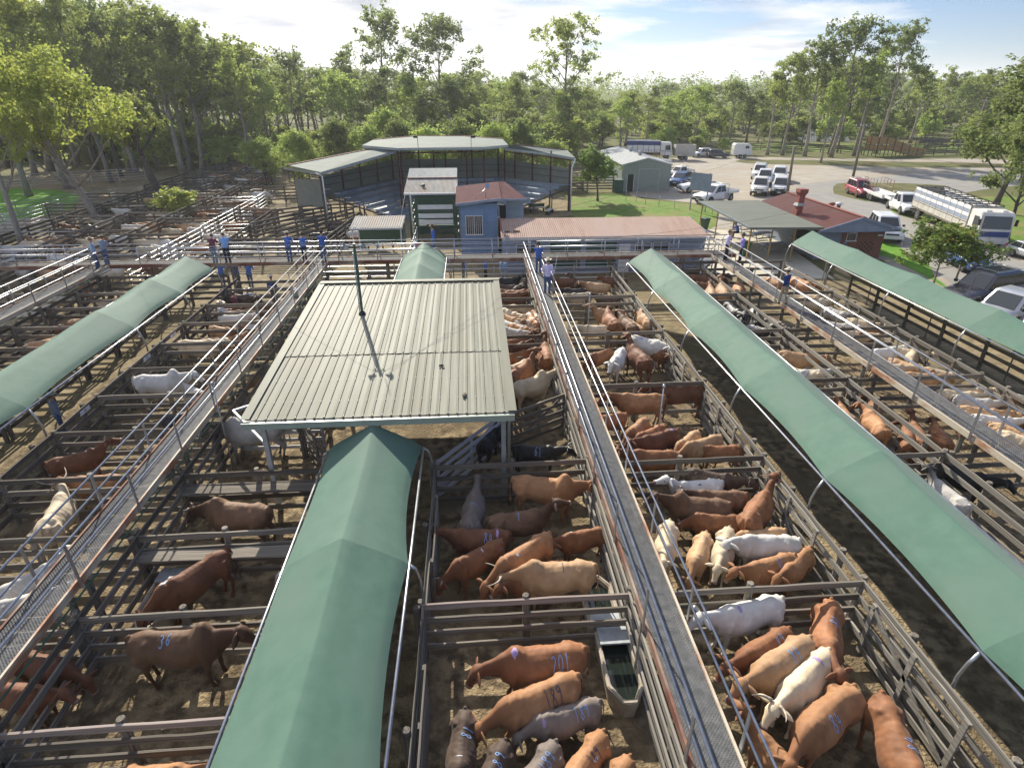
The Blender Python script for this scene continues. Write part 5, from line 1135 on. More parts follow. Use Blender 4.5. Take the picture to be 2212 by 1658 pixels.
def garage():
    t = thing('metal_garage', 'grey green metal garage with roller door and low gable', 'garage'); x0, x1, y0, y1, ze, zr = 19.4, 25.7, 78.2, 95, 3.25, 4.0; xm = (x0 + x1) / 2
    mb = MB(); n = 60; r0 = [(x0 + (x1 - x0) * i / n, y0 + (.02 if i % 2 else 0), 0) for i in range(n + 1)]; r1 = [(p[0], p[1], ze + (zr - ze) * (1 - abs(p[0] - xm) / (xm - x0))) for p in r0]; mb.loft([r0, r1], False, 0, False, False); mb.build('front_wall', MT['shed'], t)
    mb = MB(); mb.box(x1 - .04, x1, y0 + .03, y1, 0, ze); mb.box(x0, x0 + .04, y0 + .03, y1, 0, ze); mb.box(x0 + .04, x1 - .04, y1 - .04, y1, 0, ze); mb.build('side_wall', MT['shed'], t)
    corr((x0 - .12, y1, ze), (x0 - .12, y0 - .1, ze), (xm, y0 - .1, zr + .04), (xm, y1, zr + .04), 90, .015, MT['zincnew'], 'roof', t); corr((x1 + .12, y0 - .1, ze), (x1 + .12, y1, ze), (xm, y1, zr + .04), (xm, y0 - .1, zr + .04), 90, .015, MT['zincnew'], 'roof', t)
    for s in (x0 - .12, x1 + .12): mb = MB(); mb.beam((s, y0 - .12, ze - .03), (xm, y0 - .12, zr + .01), .04, .16); mb.build('barge_board', MT['steel'], t)
    mb = MB()
    for i in range(24): z = i * .112; mb.add([(21.6, y0 - .03, z), (24.2, y0 - .03, z), (24.2, y0 - .012, z + .11), (21.6, y0 - .012, z + .11)], [(0, 1, 2, 3)])
    mb.build('roller_door', MT['shed'], t)
    for xa, xb, za, zb in ((21.52, 21.6, 0, 2.74), (24.2, 24.28, 0, 2.74), (21.6, 24.2, 2.69, 2.76)): mb = MB(); mb.box(xa, xb, y0 - .05, y0 - .012, za, zb); mb.build('door_trim', MT['steel'], t)
    mb = MB(); mb.box(20.15, 20.95, y0 - .015, y0 + .03, 0, 2.1); mb.build('open_doorway', MT['dark'], t)
    mb = MB(); mb.box(20.95, 21.0, y0 - .05, y0 - .016, 0, 2.12); mb.box(20.1, 20.15, y0 - .05, y0 - .016, 0, 2.12); mb.build('door_frame', MT['white'], t)
    for y in (82, 87): mb = MB(); mb.lathe([(.22, 3.85), (.2, 4.2), (.3, 4.28), (.28, 4.5), (.05, 4.6)], (xm, y, 0), 12); mb.build('roof_vent', MT['zincnew'], t)
    mb = MB(); mb.box(x1 + .12, x1 + .2, y0, y1, ze - .1, ze); mb.build('gutter', MT['white'], t)
    d = thing('garden_bin_box', 'dark green box beside the garage door', 'box', (18.9, 77.6, 0)); mb = MB(); mb.box(-.55, .55, -.4, .4, 0, 1.5); bevel(mb.build('body', MT['dgreen'], d), .05, 2); mb = MB(); mb.box(-.6, .6, -.45, .45, 1.502, 1.58); mb.build('lid', MT['dgreen'], d)
garage()
def far_shed():
    a, b = G(1716, 318), G(1832, 312); t = thing('far_shed', 'far grey sheet metal shed behind the trees', 'shed'); Y = 150; p, q = GY(1722, 306, Y), GY(1838, 306, Y); x0, x1 = p.x, q.x; ze, zr = p.z, GY(1770, 279, Y + 5).z
    corr((x0, Y, ze), (x1, Y, ze), (x1, Y + 5, zr), (x0 + 3, Y + 5, zr), 60, .03, MT['zincnew'], 'roof', t); mb = MB(); mb.box(x0 + .2, x1 - .2, Y + .2, Y + .3, 0, ze); mb.box(x1 - .3, x1 - .2, Y + .3, Y + 9, 0, ze); mb.build('wall', MT['greywall'], t)
    corr((x0 + 3, Y + 5, zr), (x1, Y + 5, zr), (x1, Y + 10, ze), (x0, Y + 10, ze), 60, .03, MT['zincnew'], 'roof', t)
far_shed()
def ramp():
    t = thing('loading_ramp', 'brown timber cattle loading ramp with sloping sides', 'loading ramp'); p = G(1873, 338); q = G(1990, 336); Y = p.y; L_ = q.x - p.x; x = p.x
    for dy in (0, 1.3):
        mb = MB(); mb.prism([(x, 2.2), (x + L_ * .35, 2.2), (x + L_ * .8, .75), (x + L_, .75), (x + L_, 1.4), (x + L_ * .8, 1.5), (x + L_ * .35, 3.3), (x, 3.5)], Y + dy, Y + dy + .08); mb.build('side_wall', MT['hide'], t)
        mb = MB(); mb.prism([(x, 1.15), (x + L_ * .4, 1.15), (x + L_ * .75, .1), (x + L_, .1), (x + L_, .45), (x + L_ * .78, .5), (x + L_ * .42, 1.9), (x, 1.9)], Y + dy - .01, Y + dy + .07); mb.build('lower_wall', MT['hide'], t)
        for u in (.0, .14, .28, .42, .56, .7, .85): mb = MB(); mb.box(x + L_ * u - .07, x + L_ * u + .07, Y + dy - .1, Y + dy - .012, 0, max(1.4, 3.6 - max(0, u - .35) * 4.4)); mb.build('post', MT['dwood'], t)
    slab([(x, Y + .1, 1.1), (x + L_ * .38, Y + .1, 1.1), (x + L_ * .8, Y + .1, .15), (x + L_ * .8, Y + 1.28, .15), (x + L_ * .38, Y + 1.28, 1.1), (x, Y + 1.28, 1.1)], .08, MT['dwood'], 'deck', t)
    mb = MB(); mb.beam((x, Y - .05, 4.1), (x + L_ * .5, Y - .05, 3.5), .06, .06); mb.beam((x + L_ * .5, Y - .05, 3.5), (x + L_, Y - .05, 2.0), .06, .06); mb.build('handrail', MT['hide'], t)
ramp()
# signs, poles, small outdoor things
def sign_board():
    p, q = G(1484, 452), G(1524, 458); t = thing('sign_board', 'blank grey back of a large sign on two posts beside the white utes', 'sign', p, math.atan2(q.y - p.y, q.x - p.x)); L_ = (q - p).length
    for x in (.3, L_ - .1): bar((x, .05, 0), (x, .05, 4.0), .1, MT['steel'], 'post', t)
    mb = MB(); mb.box(0, L_ + .2, -.03, 0, 2.1, 3.9); mb.build('board', MT['bluegrey'], t); mb = MB(); mb.box(0, L_ + .2, .002, .04, 2.95, 3.05); mb.build('batten', MT['steel'], t)
sign_board()
def utility_pole(bx, by, tx, ty, label, arms=1, tf=False, th=None):
    p = G(bx, by); q = GY(tx, ty, p.y - .3); t = thing('utility_pole', label, 'pole', p); d = q - p
    mb = MB(); mb.tube([(0, 0, -.2), d * .5, d], [.19, .16, .125], 10); mb.build('shaft', MT['pole'], t)
    for i in range(arms): z = .96 - .07 * i; mb = MB(); c = d * z; mb.beam(c + Vector((-1.1, .15, 0)), c + Vector((1.1, .15, .02)), .1, .12); a = mb.build('crossarm', MT['lwood'], t)
    if arms:
        for x in (-1, -.4, .4, 1): mb = MB(); mb.lathe([(.03, 0), (.06, .05), (.04, .1), (.06, .13), (.02, .2)], d * .96 + Vector((x, .15, .06)), 8); mb.build('insulator', MT['plate'], t)
    if tf: mb = MB(); mb.lathe([(.3, 0), (.33, .05), (.33, .8), (.25, .9), (.05, .92)], d * .78 + Vector((-.55, 0, 0)), 12); mb.build('transformer', MT['steel'], t)
    return p + d
T1 = utility_pole(1699, 429, 1716, 316, 'brown timber pole rising behind the canteen roof', 0)
T2 = utility_pole(1840, 394, 1868, 268, 'leaning timber power pole with pale crossarm', 1)
T3 = utility_pole(1808, 330, 1832, 225, 'far power pole with transformer near the loading ramp', 1, True)
utility_pole(1788, 334, 1806, 275, 'plain far pole left of the transformer pole', 0)
p = G(1738, 330); utility_pole(2090, 330, 2130, 215, 'far leaning pole behind the right tree', 1)
cable(T1, T2, .8, 'cable from the canteen pole to the leaning power pole'); cable(T2, T3, 1.0, 'cable from the leaning power pole to the transformer pole'); cable(T2 + Vector((.8, 0, 0)), (95, 78, 8), 1.2, 'pale cable running right from the leaning power pole', .016)
def lamp_post(px, py, tx, ty, label):
    p = G(px, py); q = GY(tx, ty, p.y); t = thing('street_lamp', label, 'street lamp', p); h = q.z; bar((0, 0, 0), (q.x - p.x, 0, h), .13, MT['galv'], 'pole', t, False)
    mb = MB(); mb.tube([(q.x - p.x, 0, h - .05), (q.x - p.x + .6, 0, h + .15), (q.x - p.x + 1.1, 0, h + .1)], .05, 6); mb.build('arm', MT['galv'], t); mb = MB(); mb.box(q.x - p.x + .9, q.x - p.x + 1.5, -.13, .13, h + .02, h + .12); bevel(mb.build('lamp_head', MT['galv'], t), .03, 1)
lamp_post(1190, 318, 1190, 258, 'tall grey lamp post behind the grandstand'); lamp_post(1558, 322, 1562, 300, 'short lamp post at the back of the car park')
def wheelie(px, py, m, label, h=1.05, lid=None):
    p = G(px, py); t = thing('wheelie_bin', label, 'bin', p, R.uniform(-.4, .4))
    mb = MB(); mb.loft([[(x * w_, y * w_ * 1.15, z) for x, y in ((-1, -1), (1, -1), (1, 1), (-1, 1))] for w_, z in ((.21, .06), (.29, h - .1), (.31, h - .08), (.31, h - .02))], False); bevel(mb.build('body', MT[m], t), .02, 2)
    mb = MB(); mb.loft([[(x * w_, y * w_ * 1.2 + .02, z) for x, y in ((-1, -1), (1, -1), (1, 1), (-1, 1))] for w_, z in ((.32, h - .015), (.31, h + .03), (.2, h + .07))], False); mb.build('lid', MT[lid or m], t)
    for s in (-1, 1): mb = MB(); mb.lathe([(.02, -.03), (.1, -.03), (.1, .03), (.02, .03)], (s * .25, .3, .1), 12, axis='y'); o = mb.build('wheel', MT['tyre'], t)
wheelie(1521, 496, 'dgreen', 'dark green wheelie bin beside the pink roofed shed'); wheelie(1862 * .864, 612, 'greenpipe', 'green bin below the stairs', 1.0); wheelie(1608, 553, 'greenpipe', 'green wheelie bin with bright lid by the walkway stairs', 1.05, 'grass')
def picnic(px, py, rz, label):
    t = thing('picnic_table', label, 'picnic table', G(px, py), rz, 'picnic tables')
    mb = MB(); mb.box(-1, 1, -.38, .38, .72, .77); mb.build('tabletop', MT['galv'], t)
    for s in (-1, 1): mb = MB(); mb.box(-1, 1, s * .7 - .14, s * .7 + .14, .43, .47); mb.build('bench', MT['galv'], t)
    for x in (-.7, .7): mb = MB(); mb.beam((x, -.8, .41), (x, .8, .41), .05, .05); mb.beam((x, -.55, 0), (x, -.2, .71), .05, .05); mb.beam((x, .55, 0), (x, .2, .71), .05, .05); mb.build('leg', MT['steel'], t)
picnic(1607, 502, .3, 'silver picnic table behind the seated woman'); picnic(1640, 521, .3, 'silver picnic table under the awning edge'); picnic(1665, 545, .1, 'picnic table in the awning shade')
for i, (a, b) in enumerate((((1095, 436), (1075, 428)), )): pass
def bench(px, py, rz, label):
    t = thing('slatted_bench', label, 'bench', G(px, py), rz, 'benches on the lawn')
    mb = MB(); mb.box(-.9, .9, -.2, .2, .42, .46); mb.build('seat', MT['white'], t); mb = MB(); mb.box(-.9, .9, .22, .26, .5, .85); mb.build('backrest', MT['dgreen'], t)
    for x in (-.75, .75): mb = MB(); mb.box(x - .03, x + .03, -.2, .26, 0, .419); mb.build('leg', MT['black'], t)
bench(1187, 462, 1.2, 'dark bench on the lawn under the right stand'); bench(1160, 458, .2, 'white bench below the right stand stairs')
# chair on the cross walkway
def plastic_chair():
    t = thing('plastic_chair', 'pink moulded chair standing on the cross walkway', 'chair', (G(905, 572, DECK).x, 37.7, DECK), .6)
    mb = MB(); mb.box(-.22, .22, -.2, .2, .42, .45); bevel(mb.build('seat', MT['pinkc'], t), .012, 2); mb = MB(); mb.loft([[(-.21, .2, .46), (.21, .2, .46), (.21, .225, .46), (-.21, .225, .46)], [(-.2, .27, .85), (.2, .27, .85), (.2, .295, .85), (-.2, .295, .85)]], False); mb.build('backrest', MT['pinkc'], t)
    for x in (-.19, .19):
        for y in (-.17, .17): bar((x, y, .42), (x * 1.15, y * 1.3, 0), .025, MT['galv'], 'leg', t, False)
MT['pinkc'] = mat('pink_plastic', (.45, .22, .2), rough=.5)
plastic_chair()
# stair at the right end of the cross walkway
def stairs():
    t = thing('steel_stairs', 'steel stairs with pipe rails at the right end of the cross walkway', 'stairs', (16.2, 38.2, 0)); n = 11
    for i in range(n): z = DECK * (1 - (i + 1) / (n + 1)); mb = MB(); mb.box(-.45, .45, .1 + i * .27, .36 + i * .27, z - .03, z); mb.build('tread', MT['galv'], t)
    for s in (-.48, .48):
        bar((s, 0, DECK - .1), (s, .1 + n * .27, .05), .1, MT['steel'], 'stringer', t)
        for z in (.5, 1.0): bar((s, 0, DECK + z), (s, .1 + n * .27, z + .1), .05, MT['galv'], 'handrail', t, False)
        for i in (0, 4, 8): bar((s, .2 + i * .27, DECK * (1 - i / 12)), (s, .2 + i * .27, DECK * (1 - i / 12) + 1.0), .045, MT['galv'], 'stanchion', t, False)
stairs()
# posts and rails round the lawn and back pens
def picket(px, py, h=1.25):
    p = G(px, py); mb = MB(); mb.tube([(0, 0, 0), (0, 0, h)], .03, 6); o = mb.build('steel_post', MT['galv']); o.location = p; tag(o, 'thin steel post on the lawn edge before the garage', 'post', 'steel posts along the lawn edge')
for q in ((1352, 433), (1374, 436), (1394, 441), (1423, 446), (1456, 450), (1491, 452), (1518, 456), (1538, 462)): picket(*q)
mb = MB(); mb.tube([(0, 0, 0), (0, 0, 1.1)], .07, 8); o = mb.build('bollard', MT['lwood']); o.location = G(2065, 603); tag(o, 'short pale timber bollard beside the blue ute', 'bollard')
mb = MB(); mb.tube([(0, 0, 0), (0, 0, 1.0)], .05, 8); o = mb.build('steel_post', MT['galv']); o.location = G(1970, 625); tag(o, 'grey steel post left of the flowering tree', 'post')
fence((11.7, 78), (18.3, 78), 'timber yard fence behind the young tree on the lawn', 'yard fences by the lawn', h=1.8, n=5); fence((11.7, 78), (11.9, 96), 'timber yard fence running back left of the garage', 'yard fences by the lawn', h=1.8, n=5); fence((14.6, 79), (13, 96), 'timber yard fence leading to the garage trees', 'yard fences by the lawn', h=1.8, n=5); fence((11.9, 88), (18, 88), 'second timber yard fence behind the young tree', 'yard fences by the lawn', h=1.8, n=5)
for i, (a, b) in enumerate(((G(1445, 322), G(1600, 322)), (G(1600, 322), G(1730, 326)), (G(1730, 326), G(1860, 334)))): fence(a, b, 'far timber rail fence behind the car park, %s section from left' % ORD[i], 'fences behind the car park', h=1.5, n=4, style='dwood', sp=4)
for i, (a, b) in enumerate(((G(1990, 337), G(2090, 333)), (G(1975, 322), G(2110, 320)), (G(1985, 312), G(2110, 310)))): fence(a, b, 'dark stock yard fence right of the loading ramp, %s from front' % ORD[i], 'yard fences right of the loading ramp', h=1.9, n=5, style='dwood', sp=3)
# ------------------------------------------------------------------ vehicles
MT['wpaint'] = mat('white_car_paint', (.72, .72, .71), (.66, .66, .65), rough=.3, spec=.5, coat=.5, scale=.8)
MT['silver'] = mat('silver_car_paint', (.45, .46, .48), rough=.3, metal=.45, coat=.5)
MT['charcoal'] = mat('charcoal_car_paint', (.085, .08, .09), rough=.3, metal=.2, coat=.6)
MT['bluecar'] = mat('blue_car_paint', (.05, .10, .24), rough=.3, coat=.6)
MT['redcar'] = mat('red_car_paint', (.30, .035, .05), rough=.35, coat=.5)
MT['navy'] = mat('navy_panel', (.03, .05, .16), (.05, .08, .22), rough=.5)
MT['dirtyw'] = mat('dusty_white_paint', (.52, .50, .46), (.64, .63, .60), rough=.5, scale=1.4, lo=.3)
MT['cratel'] = mat('crate_steel', (.38, .36, .31), (.50, .48, .43), rough=.6, scale=2)
def hull(mb, stations, mi=0):
    """stations: x, [(y,z)...] half profile from sill up to centre; mirrored into a ring"""
    rings = []
    for x, pr in stations: rings.append([(x, y, z) for y, z in pr] + [(x, -y, z) for y, z in reversed(pr)])
    mb.loft(rings, True, mi)
def wheel(parent, x, y, r, w_=.22):
    s = 1 if y > 0 else -1; o = thing('wheel', None, None, (x, y, r)); o.parent = parent
    k = ('wh', r, w_, s)
    if k not in _pc:
        mb = MB(); mb.lathe([(r * .6, -w_ / 2), (r * .93, -w_ / 2), (r, -w_ * .36), (r, w_ * .36), (r * .93, w_ / 2), (r * .6, w_ / 2)], (0, 0, 0), 20, axis='y'); a = mb.mesh('tyre', MT['tyre'])
        mb = MB(); mb.lathe([(r * .60, s * w_ * .25), (r * .58, s * w_ * .46), (r * .46, s * w_ * .38), (r * .16, s * w_ * .30), (r * .10, s * w_ * .44), (.01, s * w_ * .45)], (0, 0, 0), 20, axis='y')
        for q in range(5):
            an = q * 2 * pi / 5; mb.beam((r * .12 * cos(an), s * w_ * .44, r * .12 * sin(an)), (r * .56 * cos(an), s * w_ * .47, r * .56 * sin(an)), .05, .07, (0, 1, 0))
        _pc[k] = (a, mb.mesh('rim', MT['rim']))
    inst('tyre', _pc[k][0], o); inst('rim', _pc[k][1], o)
def vehicle(kind, f, r, paint, label, group=None, bull=False, name=None, rack=False, dirty=0, z=0.0, top=None):
    """f, r: photo points on the ground under the middle of the nose and of the tail"""
    a, b = G(*f), G(*r); d = a - b; Lp = d.length; c = (a + b) / 2; rz = math.atan2(d.y, d.x)
    P = MT[paint]
    spec = {'suv': (4.7, 1.85, 1.78), 'wagon': (4.8, 1.8, 1.85), 'ute': (5.2, 1.85, 1.8), 'single': (5.1, 1.8, 1.8), 'hatch': (4.3, 1.78, 1.45), 'tub': (5.2, 1.85, 1.8)}[kind]
    L_, W, H = spec; s = max(.85, min(1.1, Lp / L_)); h = L_ / 2
    t = thing(name or {'suv': 'parked_suv', 'wagon': 'parked_wagon', 'hatch': 'parked_car'}.get(kind, 'parked_ute'), label, {'suv': 'car', 'wagon': 'car', 'hatch': 'car'}.get(kind, 'ute'), (c.x, c.y, .02), rz, group or 'vehicles parked round the saleyards', s)
    hw = W / 2; belt = 1.05 if kind != 'hatch' else .88; hood = belt - .04
    wx1, wx0 = h - .95, -h + 1.05; wr = .37 if kind != 'hatch' else .32
    xb = -h if kind not in ('ute', 'single') else {'ute': -h + 1.75, 'single': -h + 2.35}[kind]
    sec = lambda k, zb, zt, n=.93: [(k * hw * .93, zb), (k * hw, zb + .14), (k * hw, (zb + zt) / 2), (k * hw * .985, zt - .08), (k * hw * n, zt), (k * hw * .4, zt + .015), (0.02, zt + .02)]
    mb = MB(); sts = []
    cow_x = h - 1.35 if kind != 'hatch' else h - 1.15
    sts += [(xb, sec(.96, .42, belt - .04))] + [(xb + .06, sec(.995, .34, belt - .01))] + [(x, sec(1, .30, belt)) for x in (wx0 + .2, 0)] + [(cow_x, sec(1, .30, belt))] + [(cow_x + .25, sec(.995, .30, hood - .02)), (h - .35, sec(.97, .32, hood - .10)), (h - .10, sec(.93, .36, hood - .20)), (h, sec(.86, .45, hood - .36))]
    hull(mb, sts); body = mb.build('body', P, t)
    # cabin
    if kind in ('suv', 'wagon', 'hatch'): rx0, rx1 = xb + (.35 if kind != 'hatch' else .75), cow_x - .75; bx0 = xb + .08
    elif kind == 'single': bx0 = xb + .06; rx0, rx1 = xb + .2, cow_x - .7
    else: bx0 = (-h + 1.75 if kind == 'ute' else -h + 1.72); rx0, rx1 = bx0 + .2, cow_x - .72
    bx1 = cow_x + .05; kb, kt = hw * .93, hw * .76
    mb = MB()
    def cring(z, x0, x1, k, rr=.1): return [(x0, -k + rr, z), (x0 + rr * .4, -k, z), (x1 - rr, -k, z), (x1, -k + rr * 1.4, z), (x1 + .03, 0, z), (x1, k - rr * 1.4, z), (x1 - rr, k, z), (x0 + rr * .4, k, z), (x0, k - rr, z)]
    mb.loft([cring(belt - .03, bx0, bx1, kb), cring(belt + (H - belt) * .88, rx0, rx1 + .05, kt + .03), cring(H - .02, rx0 + .06, rx1 - .06, kt - .03), cring(H + .01, rx0 + .25, rx1 - .25, kt - .2)], False)
    cab = mb.build('cabin', P, t); cab.data.polygons.foreach_set('use_smooth', [False] * len(cab.data.polygons))
    def quad(nm, p, m, off):
        q = [Vector(v) for v in p]; n_ = (q[1] - q[0]).cross(q[2] - q[0]).normalized(); cc = sum(q, Vector()) / len(q)
        if n_.dot(cc - Vector(((bx0 + bx1) / 2, 0, belt))) < 0: n_ = -n_
        m2 = MB(); m2.add([v + n_ * off for v in q], [list(range(len(q)))]); return m2.build(nm, m, t)
    Z0, Z1 = belt + .05, belt + (H - belt) * .84
    def xs(z, front): u = (z - belt + .03) / ((H - belt) * .88 + .03); return (bx1 + (rx1 + .05 - bx1) * u) if front else (bx0 + (rx0 - bx0) * u)
    def ks(z): u = (z - belt + .03) / ((H - belt) * .88 + .03); return kb + (kt + .03 - kb) * u
    k0, k1 = ks(Z0) - .14, ks(Z1) - .13
    quad('windscreen', [(xs(Z0, 1) + .03, -k0, Z0), (xs(Z0, 1) + .03, k0, Z0), (xs(Z1, 1) + .02, k1, Z1), (xs(Z1, 1) + .02, -k1, Z1)], MT['glass'], .015)
    quad('rear_window', [(xs(Z0, 0), -k0, Z0 + .05), (xs(Z0, 0), k0, Z0 + .05), (xs(Z1, 0), k1, Z1), (xs(Z1, 0), -k1, Z1)], MT['glass'], .02)
    nside = {'suv': 3, 'wagon': 3, 'hatch': 2, 'single': 1}.get(kind, 2)
    for sd in (-1, 1):
        a0, a1 = xs(Z0, 0) + .14, xs(Z0, 1) - .16; c0, c1 = xs(Z1, 0) + .12, xs(Z1, 1) - .10
        for i in range(nside):
            u0, u1 = i / nside + (.02 if i else 0), (i + 1) / nside - (.02 if i < nside - 1 else 0)
            quad('side_window', [(a0 + (a1 - a0) * u0, sd * ks(Z0), Z0), (a0 + (a1 - a0) * u1, sd * ks(Z0), Z0), (c0 + (c1 - c0) * u1, sd * ks(Z1), Z1), (c0 + (c1 - c0) * u0, sd * ks(Z1), Z1)], MT['glass'], .008)
        mb = MB(); mb.box(cow_x - .25, cow_x - .1, min(sd * (hw + .01), sd * (hw + .2)), max(sd * (hw + .01), sd * (hw + .2)), belt + .04, belt + .2); bevel(mb.build('mirror', MT['black'] if kind != 'hatch' else P, t), .03, 1)
        mb = MB(); y = sd * (hw * .92); mb.box(h - .20, h - .03, y - .16 if sd > 0 else y - .02, y + .02 if sd > 0 else y + .16, hood - .36, hood - .21); bevel(mb.build('headlight', MT['lamp'], t), .03, 1)
        mb = MB(); mb.box(xb - .02, xb + .05, sd * hw * .9 - .1, sd * hw * .9 + .1, .72, .98); 
        if kind not in ('ute', 'single'): mb.build('tail_light', MT['redlamp'], t)
        for x in (wx0, wx1):
            if x > xb or kind not in ('ute', 'single'):
                mb = MB(); n = 14; mb.add([(x + (wr + .07) * cos(pi * j / n) , sd * (hw + .004), max(.3, wr + (wr + .07) * sin(pi * j / n))) for j in range(n + 1)], [list(range(n + 1))]); mb.build('wheel_arch', MT['black'], t)
            wheel(t, x, sd * (hw - .10), wr)
    mb = MB(); mb.box(h - .06, h + .005, -hw * .5, hw * .5, hood - .36, hood - .24); mb.build('grille', MT['black'], t)
    mb = MB(); mb.box(h - .22, h + .06, -hw * .93, hw * .93, .36, .56); bevel(mb.build('front_bumper', P if kind in ('suv', 'hatch') else MT['black'], t), .05, 2)
    mb = MB(); mb.box(h + .061, h + .07, -.2, .2, .42, .53); mb.build('number_plate', MT['plate'], t)
    if kind not in ('ute', 'single'):
        mb = MB(); mb.box(xb - .08, xb + .12, -hw * .92, hw * .92, .4, .6); bevel(mb.build('rear_bumper', MT['black'] if kind != 'suv' else P, t), .05, 2)
    if kind == 'tub':
        mb = MB(); mb.box(-h + .12, bx0 - .1, -hw + .14, hw - .14, belt + .022, belt + .03); mb.build('tub_liner', MT['black'], t)
        mb = MB()
        for s2 in (-1, 1): mb.box(-h + .05, bx0 - .05, s2 * (hw - .07) - .05, s2 * (hw - .07) + .05, belt + .0, belt + .1)
        mb.box(-h + .02, -h + .1, -hw + .12, hw - .12, belt, belt + .1); mb.build('tub_rim', P, t)
    if kind in ('ute', 'single'):
        e = bx0 - .1; mb = MB(); mb.box(-h - .05, e, -hw - .04, hw + .04, .86, .92); mb.build('tray', MT['galv'], t)
        for y0, y1 in ((-hw - .04, -hw + 0), (hw, hw + .04)): mb = MB(); mb.box(-h - .05, e, y0, y1, .921, 1.17); mb.build('tray_side', P, t)
        mb = MB(); mb.box(-h - .05, -h - .01, -hw, hw, .921, 1.17); mb.build('tail_gate', P, t)
        mb = MB(); mb.box(e - .05, e, -hw, hw, .921, 1.17); mb.tube([(e - .03, -hw + .05, 1.17), (e - .03, -hw + .05, H), (e - .03, hw - .05, H), (e - .03, hw - .05, 1.17)], .03, 6); mb.build('headboard', MT['galv'], t)
        mb = MB(); mb.box(-h + .1, xb, -.4, .4, .45, .7); mb.build('chassis', MT['black'], t)
    if bull:
        mb = MB()
        for z in (.62, .82, 1.0): mb.tube([(h + .02, -hw * .9, z - .05), (h + .16, -hw * .55, z), (h + .16, hw * .55, z), (h + .02, hw * .9, z - .05)], .032, 6)
        for y in (-.5, .5): mb.tube([(h + .14, y, .5), (h + .16, y, 1.02)], .032, 6)
        mb.build('bull_bar', MT[bull], t)
        for y in (-.33, .33): mb = MB(); mb.lathe([(.01, h + .2), (.09, h + .2), (.09, h + .14), (.03, h + .11)], (0, 0, 0), 12, axis='y'); o = mb.build('driving_lamp', MT['lamp'], t); o.rotation_euler = (0, 0, -pi / 2); o.location = (0, y, .93)
    if rack:
        mb = MB()
        for y in (-.55, .55): mb.tube([(rx0 + .1, y, H + .07), (rx1 - .1, y, H + .07)], .025, 6)
        for x in (rx0 + .3, rx1 - .3): mb.tube([(x, -.6, H + .08), (x, .6, H + .08)], .02, 6)
        mb.build('roof_rack', MT['steel'], t)
    if bull or kind == 'wagon': bar((h - .1, hw * .8, hood), (h - .15, hw * .85, hood + 1.3), .018, MT['black'], 'aerial', t, False)
    return t
vehicle('ute', (1506, 441), (1577, 431), 'wpaint', 'white dual cab tray ute parked before the sign board', bull=False)
vehicle('tub', (1466, 416), (1551, 414), 'wpaint', 'white ute with open tub half behind the sign board')
vehicle('hatch', (1452, 405), (1482, 392), 'bluecar', 'blue car nose showing between the garage and white ute')
vehicle('single', (1483, 396), (1443, 398), 'wpaint', 'white single cab ute beside the garage corner')
vehicle('ute', (1446, 385), (1490, 380), 'dirtyw', 'dusty ute carrying gear right of the garage', rack=True)
vehicle('tub', (1637, 428), (1641, 408), 'dirtyw', 'white ute with bull bar, front left of the parked block', bull='chrome')
vehicle('wagon', (1680, 430), (1684, 408), 'wpaint', 'white wagon with driving lights, front right of the parked block', bull='black')
vehicle('tub', (1648, 404), (1651, 391), 'wpaint', 'white ute second in the left file of the parked block')
vehicle('suv', (1679, 399), (1682, 384), 'wpaint', 'white car second in the right file of the parked block')
vehicle('suv', (1636, 392), (1641, 378), 'wpaint', 'white car with its door open, last of the parked block', rack=True)
vehicle('wagon', (1496, 340), (1531, 338), 'wpaint', 'white wagon at the far back fence of the car park')
vehicle('suv', (1567, 341), (1533, 341), 'charcoal', 'dark suv at the far back fence beside the horse float')
vehicle('wagon', (1872, 430), (1838, 416), 'redcar', 'red four wheel drive parked on the road verge', rack=True)
vehicle('ute', (1975, 470), (1925, 446), 'wpaint', 'white tray ute between the red wagon and cattle truck')
vehicle('suv', (1937, 540), (1880, 490), 'wpaint', 'white suv nosing out from behind the canteen')
vehicle('ute', (2118, 596), (2040, 558), 'bluecar', 'blue ute with bull bar behind the yellow flowered tree', bull='black')
vehicle('wagon', (2036, 668), (2180, 642), 'charcoal', 'dark charcoal suv parked beside the right green canopy', rack=True)
vehicle('tub', (2098, 716), (2240, 680), 'silver', 'silver ute parked in front of the charcoal suv')
vehicle('wagon', (2182, 768), (2320, 722), 'wpaint', 'white car corner cut by the right edge of the photo', bull='black')
vehicle('hatch', (2268, 575), (2185, 548), 'silver', 'small silver hatchback at the right edge on the road')
